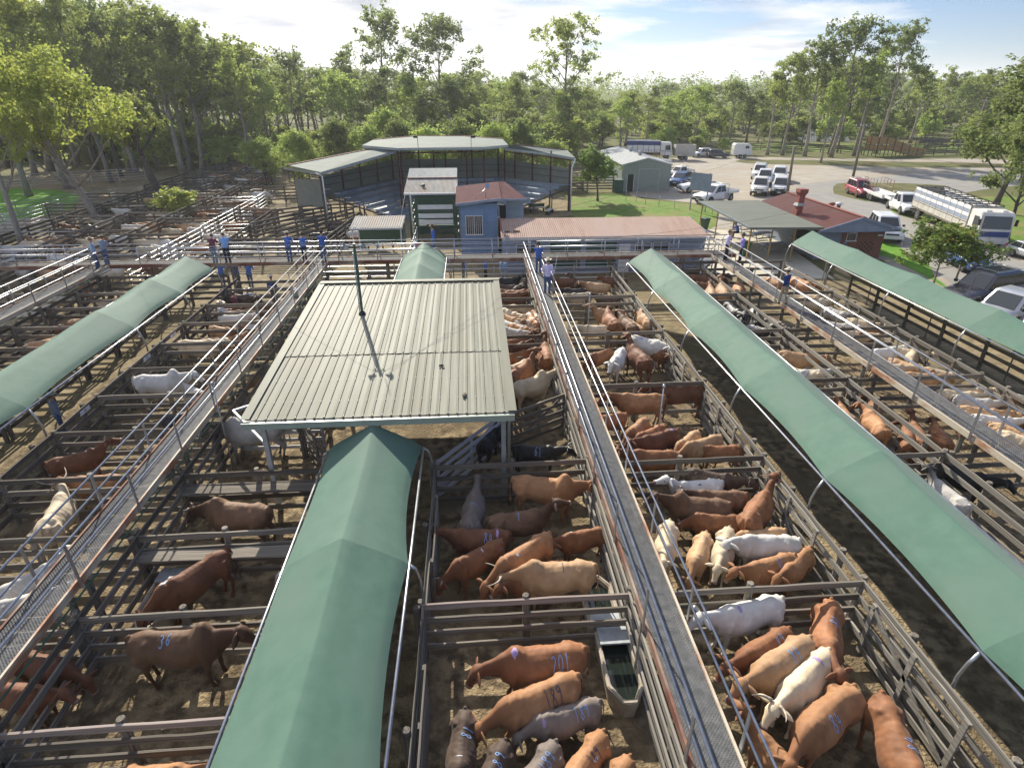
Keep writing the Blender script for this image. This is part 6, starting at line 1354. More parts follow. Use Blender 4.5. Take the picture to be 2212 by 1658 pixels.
def truck(f, r, label, big=True):
    a, b = G(*f), G(*r); d = a - b; L_ = d.length; c = (a + b) / 2; rz = math.atan2(d.y, d.x); h = L_ / 2
    t = thing('cattle_truck', label, 'truck', (c.x, c.y, .02), rz, 'trucks parked at the saleyards'); W = 1.22
    cabl = 2.05; P = MT['dirtyw'] if big else MT['wpaint']; zt = 3.05
    x1 = h - cabl - .15; x0 = -h
    mb = MB()
    for s in (-1, 1): mb.box(-h + .1, h - .3, s * .42 - .05, s * .42 + .05, .75, 1.0)
    mb.build('chassis', MT['black'], t)
    # cab
    mb = MB(); pr = [(h - cabl, .75), (h, .75), (h + .02, 1.5), (h - .16, 2.75), (h - .35, 2.9), (h - cabl, 2.95)]; mb.prism(pr, -W, W); bevel(mb.build('cab', P, t), .06, 2)
    mb = MB(); mb.add([(h + .03, -W + .14, 1.62), (h + .03, W - .14, 1.62), (h - .13, W - .2, 2.62), (h - .13, -W + .2, 2.62)], [(0, 1, 2, 3)]); mb.build('windscreen', MT['glass'], t)
    mb = MB(); mb.box(h + .012, h + .04, -W + .1, W - .1, .98, 1.42); mb.build('grille', MT['navy'] if big else MT['black'], t); mb = MB(); mb.box(h - .25, h + .1, -W - .01, W + .01, .42, .82); bevel(mb.build('front_bumper', P, t), .04, 2)
    for s in (-1, 1):
        mb = MB(); mb.add([(h - 1.25, s * (W + .012), 1.65), (h - .3, s * (W + .012), 1.65), (h - .42, s * (W + .012), 2.5), (h - 1.25, s * (W + .012), 2.5)], [(0, 1, 2, 3)]); mb.build('side_window', MT['glass'], t)
        mb = MB(); mb.box(h - cabl + .1, h - .05, s * (W + .006) - .005, s * (W + .006) + .005, 1.42, 1.52); mb.build('stripe', MT['navy'], t)
        mb = MB(); mb.box(h - .02, h + .06, s * .85 - .2, s * .85 + .2, .52, .72); mb.build('headlight', MT['lamp'], t)
        mb = MB(); mb.box(h - .1, h + .08, s * (W + .15) - .08, s * (W + .15) + .08, 1.9, 2.4); mb.build('mirror', MT['black'], t)
        for x in ([h - .95, x0 + 1.6] if big else [h - .95, x0 + 1.2, x0 + 2.4]): wheel(t, x, s * (W - .22), .52, .32)
    for s in (-.6, .6): mb = MB(); mb.box(h - .8, h - .6, s - .2, s + .2, 2.95, 3.02); mb.build('roof_marker', MT['lamp'], t)
    # stock crate
    mb = MB(); mb.box(x0, x1, -W, W, 1.05, 1.2); mb.build('crate_floor', MT['dwood'], t)
    n = 9 if big else 6; st = (x1 - x0) / n
    for s in (-1, 1):
        y = s * W
        for i in range(n + 1): mb = MB(); mb.box(x0 + st * i - .035, x0 + st * i + .035, y - .05, y + .05, 1.2, zt); mb.build('crate_post', MT['cratel'] if big else MT['navy'], t)
        if big: bands = ((1.22, 1.68, 'cratel'), (1.76, 1.84, 'cratel'), (2.2, 2.46, 'white'), (2.78, 3.02, 'white'), (1.88, 2.17, 'g'), (2.49, 2.75, 'g'))
        else: bands = ((1.22, 2.35, 'white'), (2.4, 3.05, 'navy'))
        for z0, z1, m in bands:
            for i in range(n if m == 'g' else 1):
                xa, xb = (x0 + st * i + .05, x0 + st * (i + 1) - .05) if m == 'g' else (x0, x1)
                mb = MB(); mb.box(xa, xb, y - .03, y + .03, z0, z1); mb.build('crate_opening' if m == 'g' else 'crate_panel', MT['bluegrey' if m == 'g' else m], t)
    for z0, z1 in ((1.22, 1.7), (1.85, 2.3), (2.42, 2.7), (2.8, 3.02)):
        for x in (x0, x1): mb = MB(); mb.box(x - .03, x + .03, -W + .06, W - .06, z0, z1); mb.build('end_panel', MT['cratel'], t)
    for i in range(n + 1):
        if big or i in (0, n): bar((x0 + st * i, -W, zt + .03), (x0 + st * i, W, zt + .03), .07, MT['black'], 'roof_hoop', t)
    for y in (-W, 0, W): bar((x0, y, zt + .09), (x1, y, zt + .09), .06, MT['black' if big else 'white'], 'roof_rail', t)
    return t
truck((2135, 538), (1990, 470), 'old white cattle truck with two deck crate parked on the verge')
truck((1449, 344), (1352, 342), 'blue and white stock truck behind the metal garage', False)
def trailer(px0, px1, label, m='cratel', hh=2.3, z0=.7, open_=True, col='galv'):
    a, b = G(*px0), G(*px1); d = a - b; L_ = d.length; c = (a + b) / 2; t = thing('box_trailer', label, 'trailer', (c.x, c.y, .02), math.atan2(d.y, d.x)); h = L_ / 2; W = .95
    mb = MB(); mb.box(-h, h, -W, W, z0, z0 + .1); mb.build('floor', MT[col], t)
    for s in (-1, 1):
        mb = MB(); mb.box(-h, h, s * W - .03, s * W + .03, z0 + .1, z0 + (.4 if open_ else hh)); mb.build('side', MT[col], t)
        for x in (-.35, .35): wheel(t, x - .2, s * (W + .02), .36, .2)
        if open_:
            for z in (.9, 1.3, 1.7): bar((-h, s * W, z0 + z), (h * .2, s * W, z0 + z), .04, MT['rust'], 'crate_rail', t)
            for k in range(5): x = -h + k * (h * 1.2) / 4; bar((x, s * W, z0 + .4), (x, s * W, z0 + 1.72), .04, MT['rust'], 'crate_post', t)
    for x in (-h, h): mb = MB(); mb.box(x - .03, x + .03, -W + .03, W - .03, z0 + .1, z0 + (.4 if open_ else hh)); mb.build('end', MT[col], t)
    bar((h, 0, z0), (h + 1.2, 0, z0 - .2), .09, MT['steel'], 'drawbar', t); return t
trailer((1920, 443), (1876, 426), 'small white trailer with rusty stock frame behind the tray ute', col='wpaint')
trailer((1497, 345), (1455, 345), 'grey box stock trailer at the back of the car park', open_=False, hh=1.9, col='cratel')
trailer((1440, 361), (1402, 355), 'white flat trailer with rails showing behind the garage roof', col='wpaint')
def horse_float():
    a, b = G(1617, 341), G(1582, 341); d = a - b; L_ = 3.4; c = (a + b) / 2; t = thing('horse_float', 'white horse float parked at the back of the car park', 'horse float', (c.x, c.y, .02), math.atan2(d.y, d.x)); h = L_ / 2
    mb = MB(); mb.prism([(-h, .5), (h * .9, .5), (h, 1.0), (h * .95, 1.9), (h * .7, 2.5), (-h * .9, 2.55), (-h, 2.4)], -.95, .95); bevel(mb.build('body', MT['wpaint'], t), .1, 3)
    for s in (-1, 1):
        mb = MB(); mb.box(.3, 1.0, s * .96 - .01, s * .96 + .01, 1.7, 2.15); mb.build('window', MT['glass'], t)
        for x in (-.45, .4): wheel(t, x, s * .98, .34, .2)
    mb = MB(); mb.box(-h - .015, -h, -.8, .8, .7, 1.6); mb.build('tail_ramp', MT['cratel'], t); bar((h, 0, .5), (h + 1, 0, .45), .1, MT['steel'], 'drawbar', t)
horse_float()

# ------------------------------------------------------------------ people
MT['skin'] = mat('skin', (.42, .24, .17), (.50, .30, .22), rough=.55, scale=8)
CL = {}
def cloth(n, c): 
    if n not in CL: CL[n] = mat('cloth_' + n, c, tuple(min(1, v * 1.25) for v in c), rough=.9, scale=9, spec=.1, bump=.2, bscale=40)
    return CL[n]
cloth('blue', (.05, .11, .34)); cloth('royal', (.06, .13, .42)); cloth('sky', (.22, .38, .66)); cloth('lilac', (.55, .52, .72)); cloth('jeans', (.065, .11, .22)); cloth('dark', (.025, .03, .05)); cloth('khaki', (.33, .27, .19)); cloth('straw', (.58, .52, .42)); cloth('greyblue', (.19, .235, .31)); cloth('maroon', (.14, .05, .07)); cloth('navy', (.03, .05, .15)); cloth('check', (.30, .40, .55)); cloth('hatdark', (.09, .07, .05)); cloth('pale', (.55, .58, .64)); cloth('violet', (.30, .25, .62)); cloth('boot', (.06, .035, .02)); cloth('palejeans', (.30, .36, .46))
def human(pose):
    """returns dict of part meshes for a 1.76 m figure standing at the origin, facing +x"""
    hips = Vector((0, 0, .93)); lean = pose.get('lean', 0); ch = hips + Vector((sin(lean) * .5, 0, cos(lean) * .5)); nk = hips + Vector((sin(lean * 1.1) * .56, 0, cos(lean * 1.1) * .56))
    hd = nk + Vector((sin(lean * .7 + pose.get('nod', .1)) * .17, 0, cos(lean * .7) * .15)); UPv = (ch - hips).normalized(); FW = Vector((UPv.z, 0, -UPv.x))
    sit = pose.get('sit', 0); arms = []
    for s in (-1, 1):
        sh = ch + Vector((0, s * .195, -.02)); e = sh + Vector(pose['el'][(s + 1) // 2 % len(pose['el'])]) * Vector((1, s, 1)); w_ = e + Vector(pose['wr'][(s + 1) // 2 % len(pose['wr'])]) * Vector((1, s, 1)); arms.append((s, sh, e, w_))
    legs = []
    for s in (-1, 1):
        hp = hips + Vector((0, s * .095, -.04)); st = pose.get('stride', 0) * s
        kn = hp + (Vector((.40, s * .05, -.05)) if sit else Vector((.03 + st * .16, s * .01, -.43))); an = kn + (Vector((.06, 0, -.42)) if sit else Vector((-.03 + st * .08, 0, -.40))); legs.append((s, hp, kn, an))
    U = Vector((0, 0, 1))
    # ---- body
    mb = MB(); T = lambda c, w_, d_, up=UPv: ering(c, up, FW, w_, d_, 14)
    mb.loft([T(hips - UPv * .12, .13, .10), T(hips, .165, .115), T(hips + UPv * .18, .14, .10), T(hips + UPv * .36, .165, .12), T(ch, .17, .105), T(ch + UPv * .05, .09, .07)])
    mb.tube([ch, nk + FW * .01, hd - U * .05], [.075, .06, .058], 10)
    for c in (hd,):
        fx = Vector((cos(pose.get('turn', 0)), sin(pose.get('turn', 0)), -pose.get('nod', .1))).normalized(); sdv = U.cross(fx).normalized()
        mb.loft([ering(hd + U * z + fx * o, U, fx, w_, d_, 14) for z, w_, d_, o in ((-.115, .03, .04, .035), (-.10, .05, .062, .025), (-.05, .066, .085, .012), (.0, .074, .098, .0), (.05, .078, .102, -.004), (.095, .062, .08, -.008), (.12, .02, .03, -.01))])
        mb.tube([hd + fx * .085 + U * .035, hd + fx * .112 - U * .012, hd + fx * .098 - U * .022], [.012, .018, .014], 6)       # nose
        mb.tube([hd + fx * .082 - U * .055 - sdv * .025, hd + fx * .090 - U * .055, hd + fx * .082 - U * .055 + sdv * .025], [.006, .011, .006], 6)   # mouth
        for s in (-1, 1):
            mb.tube([hd + sdv * s * .074 + U * .03, hd + sdv * s * .088 + U * .005 - fx * .01, hd + sdv * s * .075 - U * .03], [.012, .018, .01], 6)  # ear
            mb.tube([hd + fx * .082 + sdv * s * .03 + U * .032, hd + fx * .09 + sdv * s * .03 + U * .025, hd + fx * .084 + sdv * s * .03 + U * .016], [.008, .011, .008], 6)  # eye
    for s, sh, e, w_ in arms:
        mb.tube([sh - Vector((0, s * .04, 0)), sh, (sh + e) / 2, e, (e + w_) / 2, w_], [.05, .055, .047, .04, .037, .027], 9)
        d_ = (w_ - e).normalized(); sd = d_.cross(U).normalized() if abs(d_.z) < .9 else Vector((0, 1, 0)); dn = d_.cross(sd)
        if dn.z > 0: dn = -dn
        palm = w_ + d_ * .085; mb.tube([w_, w_ + d_ * .045, palm], [(.026, .02), (.04, .017), (.04, .015)], 8)
        for i in range(4):
            b = palm + sd * (.027 - i * .018); l = (.072, .082, .076, .058)[i]; mb.tube([b - d_ * .015, b + d_ * l * .45 + dn * .012, b + d_ * l * .75 + dn * .035, b + d_ * l * .8 + dn * .055], [.0092, .009, .0085, .007], 6)
        th = w_ + d_ * .035 + sd * .036; mb.tube([th - sd * .012, th + sd * .022 + d_ * .03 + dn * .01, th + sd * .026 + d_ * .058 + dn * .022], [.0125, .0105, .0085], 6)
    for s, hp, kn, an in legs: mb.tube([hp + U * .06, hp, (hp + kn) / 2, kn, (kn + an) / 2, an], [.085, .092, .078, .055, .052, .036], 9); mb.tube([an + U * .03, an - U * .035, an + Vector((.10, 0, -.075)), an + Vector((.17, 0, -.085))], [.038, .045, .04, .02], 8)
    out = {'body': remesh(mb, .0105, 1, .3)}
    # ---- clothes, following the body
    mb = MB(); mb.loft([T(hips - UPv * .06, .18, .132), T(hips + UPv * .08, .172, .13), T(hips + UPv * .2, .168, .125), T(hips + UPv * .36, .19, .142), T(ch - UPv * .02, .185, .122), T(ch + UPv * .045, .105, .085), T(nk - UPv * .015, .075, .072)])
    for s, sh, e, w_ in arms:
        end = e + (w_ - e) * (.12 if pose.get('short') else .86); mb.tube([sh - Vector((0, s * .07, .01)), sh + Vector((0, s * .01, 0)), (sh + e) / 2, e, end], [.068, .074, .064, .056, .05], 10)
    out['shirt'] = remesh(mb, .02, 2, .4)
    mb = MB(); mb.loft([T(hips + UPv * .07, .163, .12), T(hips, .178, .13), T(hips - UPv * .1, .165, .125), T(hips - UPv * .15, .10, .08)])
    for s, hp, kn, an in legs: mb.tube([hp + U * .05, hp - U * .02, (hp + kn) / 2, kn, (kn + an) / 2, an - U * .03], [.098, .103, .09, .07, .068, .066], 10)
    out['trousers'] = remesh(mb, .02, 2, .4)
    for s, hp, kn, an in legs:
        mb = MB(); a2 = an - U * .045; mb.tube([an + U * .04, a2, a2 + Vector((.03, 0, -.035))], [.056, .06, .055], 9); mb.loft([ering(a2 + Vector((x, 0, z)), (1, 0, 0), U, w_, h_, 10) for x, z, w_, h_ in ((-.06, -.02, .03, .03), (-.04, -.015, .044, .045), (.06, -.02, .047, .045), (.15, -.033, .042, .03), (.19, -.04, .02, .018))]); out['boot%d' % s] = mb.mesh('boot', cloth('boot', 0))
    mb = MB(); mb.loft([T(hips + UPv * .055, .172, .13), T(hips + UPv * .095, .17, .129)]); out['belt'] = mb.mesh('belt', CL['boot'])
    mb = MB(); c = hd + U * .045 - fx * .005; pr = [(.005, .155), (.05, .158), (.082, .13), (.096, .07), (.102, .04), (.12, .03), (.20, .035), (.205, .042), (.12, .042), (.103, .05)]
    rings = []
    for r_, z in pr:
        rings.append([c + fx * (r_ * 1.12 * cos(2 * pi * j / 18)) + sdv * (r_ * sin(2 * pi * j / 18)) + U * (z + (.045 * abs(sin(2 * pi * j / 18)) ** 2 * max(0, (r_ - .11) / .1)) - (.028 * abs(cos(2 * pi * j / 18)) ** 8 if r_ < .09 and cos(2 * pi * j / 18) > 0 else 0)) for j in range(18)])
    mb.loft(rings); out['hat'] = mb.mesh('hat', CL['straw'])
    mb = MB(); mb.loft([ering(hd + U * z - fx * .012, U, fx, w_, d_, 12) for z, w_, d_ in ((-.03, .070, .075), (.02, .083, .098), (.07, .084, .103), (.115, .055, .07))]); out['hair'] = mb.mesh('hair', CL['hatdark'])
    for k, m in (('body', MT['skin']), ('shirt', CL['blue']), ('trousers', CL['jeans'])):
        out[k].materials.clear(); out[k].materials.append(m); out[k].polygons.foreach_set('use_smooth', [True] * len(out[k].polygons))
    return out
HUM = {'lean': human(dict(lean=.30, el=[(.17, .03, -.22)], wr=[(.24, -.03, .02)], nod=.25, stride=.2)), 'stand': human(dict(lean=.03, el=[(-.03, .06, -.28)], wr=[(.10, .0, -.24)], stride=.25)), 'walk': human(dict(lean=.05, el=[(.06, .05, -.27), (-.08, .05, -.27)], wr=[(.16, 0, -.18), (.08, 0, -.24)], stride=.55)),
       'point': human(dict(lean=.05, el=[(-.02, .06, -.28), (.08, .06, -.26)], wr=[(.06, 0, -.25), (.24, .02, .02)], stride=.2)), 'sit': human(dict(lean=.35, el=[(.12, .05, -.24)], wr=[(.22, -.05, .0)], nod=.3, sit=1))}
def person(px, py, z, rz, pose, shirt, trou, hat, label, h=1.0, cap=True, loc=None):
    p = Vector(loc) if loc else G(px, py, z); M = HUM[pose]
    o = inst('person', M['body'], None, p, rz, h); o['label'] = label; o['category'] = 'person'
    inst('shirt', M['shirt'], o, mat=CL[shirt]); inst('trousers', M['trousers'], o, mat=CL[trou]); inst('belt', M['belt'], o)
    for s in (-1, 1): inst('boot', M['boot%d' % s], o)
    if hat: inst('hat', M['hat'], o, mat=CL[hat])
    inst('hair', M['hair'], o); return o
Q = pi / 2; DK = DECK
person(627, 563, DK, Q, 'lean', 'royal', 'jeans', 'straw', 'person in royal blue shirt and pale straw hat leaning on the rail')
person(659, 561, DK, Q, 'lean', 'royal', 'dark', 'hatdark', 'shorter person in blue shirt and dark trousers hunched on the rail', .93)
person(700, 562, DK, Q, 'lean', 'blue', 'jeans', 'hatdark', 'person in blue shirt and dark hat leaning with spread arms', 1.03)
person(466, 567, DK, Q, 'lean', 'maroon', 'greyblue', 'straw', 'person in maroon shirt and straw hat beside the bright blue shirt')
person(494, 568, DK, Q + .3, 'lean', 'sky', 'dark', None, 'bareheaded person in sky blue shirt leaning over the rail', 1.06)
person(212, 577, DK, .5, 'stand', 'check', 'jeans', 'khaki', 'person in pale check shirt and khaki hat at the far left rail')
person(233, 572, DK, Q, 'lean', 'greyblue', 'jeans', 'khaki', 'person in grey blue shirt beside the check shirted one')
person(938, 545, DK, pi, 'stand', 'royal', 'jeans', 'hatdark', 'person in blue shirt standing side on before the green tower')
person(1182, 632, DK + .01, Q, 'point', 'lilac', 'jeans', 'straw', 'person in pale lilac shirt and white hat walking the centre walkway holding a stick', 1.02)
person(1163, 588, DK + .01, Q, 'lean', 'blue', 'jeans', 'hatdark', 'person in blue shirt and dark hat ahead on the centre walkway', .98)
person(1566, 560, DK, -.4, 'stand', 'lilac', 'dark', 'khaki', 'person in pale shirt and wide brown hat at the walkway stairs', 1.03)
person(1598, 562, DK, pi - .3, 'stand', 'violet', 'dark', 'hatdark', 'person in violet shirt at the walkway stairs', .93)
person(1690, 655, DK + .01, Q + .5, 'walk', 'navy', 'khaki', 'straw', 'person in navy shirt and khaki trousers on the right walkway')
person(1594, 517, .02, pi, 'sit', 'blue', 'dark', 'hatdark', 'person in dark blue shirt seated at a picnic table', 1, loc=(G(1592, 512).x, G(1592, 512).y, -.42))
person(140, 940, .05, .9, 'stand', 'greyblue', 'jeans', 'straw', 'person in grey blue shirt standing in the lane below the left canopy', 1.03)
person(478, 640, .05, 1.0, 'stand', 'maroon', 'khaki', None, 'person in maroon shirt in the lane beyond the left canopy', loc=(-13.6, 33.3, .02)); person(494, 640, .05, 2.0, 'stand', 'pale', 'khaki', 'straw', 'person in pale shirt beside the maroon shirt in the lane', loc=(-13.0, 33.9, .02)); person(460, 660, .05, .3, 'lean', 'pale', 'khaki', 'straw', 'person in pale shirt bending at the lane gate', loc=(-13.9, 31.6, .02))
for i, (x, y, sh, lb) in enumerate(((-16.9, 40.2, 'royal', 'left of three in blue shirts standing behind the cross walkway'), (-16.0, 40.5, 'blue', 'middle of three in blue shirts behind the cross walkway'), (-15.0, 40.0, 'royal', 'right of three in blue shirts behind the cross walkway'))): person(0, 0, 0, Q, 'lean', sh, 'jeans', 'straw', 'person ' + lb, loc=(x, y, .02))
person(0, 0, 0, pi, 'stand', 'royal', 'palejeans', 'straw', 'person in royal shirt beyond the back pipe fence', loc=(-.6, 39.8, .02)); person(0, 0, 0, 0, 'stand', 'royal', 'dark', None, 'bareheaded person in royal shirt behind the pipe fence', loc=(.9, 40.2, .02)); person(0, 0, 0, -2.2, 'stand', 'sky', 'palejeans', 'straw', 'person in sky blue shirt and pale trousers behind the pipe fence', loc=(2.1, 39.6, .02))
person(0, 0, 0, Q, 'stand', 'lilac', 'khaki', 'straw', 'person in pale shirt standing in the back lane of the left pens', loc=(-10.6, 36.2, .02)); person(0, 0, 0, Q, 'stand', 'blue', 'jeans', 'straw', 'person in blue shirt below the cross walkway near the left walkway', loc=(-12.4, 36.4, .02))
def stick():
    p = G(1182, 632, DK); mb = MB(); a = Vector((p.x + .40, p.y + .25, DK + 1.14)); mb.tube([a - Vector((.05, .02, .3)), a, a + Vector((.12, .05, .75))], .012, 6); o = mb.build('stock_stick', MT['paleg']); tag(o, 'thin pale stick held by the lilac shirted person', 'stick')
stick()
for px, py, l in ((1160, 655, 'a'), ):
    pass
def bucket():
    t = thing('plastic_bucket', 'small cream bucket on the left walkway near its far end', 'bucket', (-9.25, 30.5, DECK)); mb = MB(); mb.lathe([(.02, 0), (.12, .0), (.15, .3), (.16, .3), (.16, .32), (.145, .32), (.11, .03)], (0, 0, 0), 14); mb.build('pail', MT['white'], t); mb = MB(); mb.tube([(-.15, 0, .3), (-.1, 0, .42), (.1, 0, .42), (.15, 0, .3)], .006, 5); mb.build('handle', MT['galv'], t)
bucket()
for X, Y, h in ((-8.45, 17.6, 3.6), (5.6, 27.0, 3.2), (6.4, 17.6, 3.0)):     # tap droppers beside the walkways
    mb = MB(); mb.tube([(0, 0, 0), (0, 0, h)], .022, 6); mb.lathe([(.02, h), (.07, h + .02), (.05, h + .09), (.02, h + .12)], (0, 0, 0), 8); o = mb.build('water_standpipe', MT['galv']); o.location = (X, Y, 0); tag(o, 'thin upright water pipe %s' % ({-8.45: 'near the left walkway', 5.6: 'above the cream cattle pen', 6.4: 'among the red cattle right of centre walkway'}[X]), 'water pipe')
# ------------------------------------------------------------------ trees
def leafmat(name, c1, c2, c3, tr=.6):
    m = mat(name, c1, c2, rough=.6, scale=.55, lo=.35, hi=.68, rnd=.16, spec=.25, col3=c3, detail=3, trans=tr); return m
MT['leaf'] = leafmat('gum_leaves', (0.187, 0.249, 0.061), (0.384, 0.416, 0.114), (0.274, 0.328, 0.083))
MT['leafd'] = leafmat('dark_gum_leaves', (0.143, 0.199, 0.061), (0.274, 0.318, 0.098), (0.196, 0.249, 0.076))
MT['leafy'] = leafmat('yellow_green_leaves', (0.212, 0.270, 0.051), (0.409, 0.425, 0.095), (0.288, 0.340, 0.069), .55)
MT['leafb'] = leafmat('fresh_green_leaves', (0.242, 0.346, 0.079), (0.439, 0.515, 0.136), (0.330, 0.416, 0.095), .55)
MT['leaft'] = leafmat('dark_shiny_leaves', (0.111, 0.179, 0.040), (0.220, 0.297, 0.064), (0.155, 0.217, 0.047), .4)
MT['flower'] = mat('yellow_blossom', (.42, .28, .03), (.5, .36, .06), rough=.7)
MT['bark'] = mat('pale_gum_bark', (.20, .17, .135), (.36, .325, .275), rough=.9, stretch=(3, 3, .5), scale=2.2, bump=.5, rnd=.2)
MT['barkd'] = mat('dark_rough_bark', (.06, .048, .04), (.13, .105, .085), rough=.95, stretch=(4, 4, .6), scale=3, bump=.8, rnd=.2)
def tree_meshes(seed, h, spread, first, nb, nleaf, leaf=.34, rad=None, lean=(0, 0), clump=(.9, 1.6), up=.75, droop=.7, sub=3, top=.92, flat=.62, taper=.62):
    rr = random.Random(seed); r0 = rad or h * .016 + .05; T = MB(); pts, rad_ = [], []; n = 9
    wx, wy = rr.uniform(-1, 1), rr.uniform(-1, 1)
    for i in range(n + 1):
        u = i / n; pts.append(Vector((lean[0] * u + .035 * h * wx * sin(u * 4.2 + seed), lean[1] * u + .03 * h * wy * sin(u * 3.4 + 2 * seed), h * top * u))); rad_.append(r0 * (1 - .86 * u ** .9) * (1.35 if i == 0 else 1))
    T.tube(pts, rad_, 9)
    def at(u): f = u * n; i = min(n - 1, int(f)); return pts[i].lerp(pts[i + 1], f - i), rad_[min(n, i + 1)]
    cl = []; az = rr.uniform(0, 6.28)
    for b in range(nb):
        u = first + (1 - first) * ((b + rr.uniform(.1, .9)) / nb); p, r = at(min(u, .985)); az += 2.4 + rr.uniform(-.5, .5)
        k = (u - first) / (1 - first); L_ = spread * (1.05 - taper * k ** 1.5) * rr.uniform(.65, 1.12); e = up * rr.uniform(.55, 1.25) + .35 * k
        d = Vector((cos(az) * cos(e), sin(az) * cos(e), sin(e))); bp = [p]; br = [r * .62]
        for s in range(1, 5):
            dd = (d + Vector((rr.uniform(-.22, .22), rr.uniform(-.22, .22), .10 * s))).normalized(); bp.append(bp[-1] + dd * L_ / 4); br.append(max(.012, r * .62 * (1 - s / 4.6)))
        T.tube(bp, br, 6); cl.append((bp[-1], rr.uniform(*clump)))
        for s in range(sub):
            i = rr.choice((1, 2, 2, 3)); q = bp[i].lerp(bp[i + 1], rr.random()) if i < 4 else bp[i]
            sd = (d + Vector((rr.uniform(-1, 1), rr.uniform(-1, 1), rr.uniform(-.25, .8)))).normalized(); l = L_ * rr.uniform(.25, .5); m_ = q + sd * l * .55 + Vector((0, 0, .04 * l)); e_ = q + sd * l + Vector((0, 0, .12 * l))
            T.tube([q, m_, e_], [br[i] * .6, br[i] * .4, .01], 5); cl.append((e_, rr.uniform(*clump) * .85))
    for i in range(2): cl.append((pts[-1] + Vector((rr.uniform(-.4, .4), rr.uniform(-.4, .4), h * .02)), rr.uniform(*clump)))
    K = MB(); tot = sum(c[1] ** 2 for c in cl); vs, fs = [], []
    for c, rc in cl:
        m_ = int(nleaf * rc * rc / tot)
        # each clump is a handful of sprays, so that its outline stays ragged
        sp = [c + Vector((rr.gauss(0, .5), rr.gauss(0, .5), rr.gauss(0, .5) * flat)) * rc for _ in range(max(4, m_ // 14))]
        for _ in range(m_):
            s = rr.choice(sp); p = s + Vector((rr.gauss(0, .17), rr.gauss(0, .17), rr.gauss(-.05, .15))) * rc
            a = rr.uniform(0, 6.28); e = -droop * rr.uniform(-.35, 1.6); d = Vector((cos(a) * cos(e), sin(a) * cos(e), sin(e))); sd = d.cross(Vector((rr.uniform(-1, 1), rr.uniform(-1, 1), rr.uniform(-1, 1)))).normalized()
            l = leaf * rr.uniform(.6, 1.35); w_ = l * rr.uniform(.26, .42); o = len(vs); vs += [p, p + d * l * .45 + sd * w_, p + d * l, p + d * l * .45 - sd * w_]; fs.append((o, o + 1, o + 2, o + 3))
    K.add(vs, fs, False); return T, K, cl
TREE = {}
def kind(name, leafm, barkm, *a, **k):
    T, K, cl = tree_meshes(*a, **k); TREE[name] = (T.mesh('trunk', MT[barkm]), K.mesh('crown', MT[leafm]), a[1], cl)
for i in range(3): kind('tall%d' % i, 'leafd' if i else 'leaf', 'bark', 11 + i * 7, 24, 8.2, .42, 17, 7600, leaf=.40, clump=(1.0, 1.75), up=.62, taper=.48)
for i in range(4): kind('mid%d' % i, ('leaf', 'leafb', 'leafd', 'leaf')[i], 'bark' if i % 2 else 'barkd', 41 + i * 5, 16, 5.2, .26, 14, 4000, leaf=.40, clump=(1.0, 1.7), up=.7)
for i in range(3): kind('slim%d' % i, ('leaf', 'leafb', 'leafd')[i], 'bark', 71 + i * 3, 19, 4.0, .48, 11, 3200, leaf=.38, clump=(.9, 1.5), up=.9)
for i in range(3): kind('bush%d' % i, ('leafb', 'leafy', 'leaf')[i], 'barkd', 91 + i, 5.2, 2.9, .12, 13, 3400, leaf=.34, clump=(.8, 1.3), up=.6, top=.75, flat=.8)
for i in range(2): kind('shrub%d' % i, ('leafb', 'leafd')[i], 'barkd', 311 + i, 8, 3.6, .15, 17, 8500, leaf=.27, clump=(.9, 1.4), up=.65, top=.8, flat=.75, sub=4)
kind('dead', 'leaf', 'barkd', 133, 20, 4.2, .45, 9, 260, leaf=.4, up=.8)
kind('hero', 'leafy', 'bark', 152, 12.5, 8.2, .30, 15, 15000, leaf=.33, rad=.40, lean=(-3.2, 1.0), clump=(1.15, 1.9), up=.55, sub=4)
kind('hero2', 'leafy', 'barkd', 171, 11.5, 4.6, .45, 13, 9500, leaf=.32, rad=.62, lean=(-1.6, .6), clump=(.95, 1.5), up=.6)
kind('big0', 'leaf', 'bark', 191, 25, 8.5, .28, 22, 11500, leaf=.34, clump=(1.1, 1.9), up=.75, sub=4); kind('big1', 'leafy', 'bark', 195, 22, 8.0, .26, 20, 11000, leaf=.34, clump=(1.1, 1.9), up=.7, sub=4)
kind('gumr', 'leafd', 'barkd', 211, 17, 6.0, .2, 20, 20000, leaf=.32, rad=.30, lean=(2.4, .5), clump=(1.2, 2.0), up=.6, sub=4)
kind('young', 'leaft', 'barkd', 231, 5.6, 2.7, .33, 13, 6800, leaf=.26, rad=.12, clump=(.6, 1.0), up=.6, sub=4, top=.8, flat=.7)
kind('flowering', 'leaft', 'bark', 251, 4.5, 3.0, .36, 15, 9500, leaf=.22, rad=.09, clump=(.55, .95), up=.35, sub=4, top=.8, flat=.6, droop=.3)
_tn = {'tall': 'gum_tree', 'mid': 'gum_tree', 'slim': 'slender_gum_tree', 'bush': 'bush', 'shrub': 'bushy_tree', 'dead': 'dead_tree', 'hero': 'gum_tree', 'big': 'gum_tree', 'gumr': 'gum_tree', 'young': 'young_tree', 'flowering': 'flowering_tree'}
def tree(k, p, h, label, group=None, rz=None, wide=1.0, nm=None):
    tm, cm, h0, cl = TREE[k]; s = h / h0; nm = nm or _tn[k.rstrip('0123456789')]
    t = thing(nm, label, 'bush' if nm == 'bush' else 'tree', (p[0], p[1], 0), R.uniform(0, 6.28) if rz is None else rz, group); t.scale = (s * wide, s * wide, s)
    inst('trunk', tm, t); inst('crown', cm, t); return t
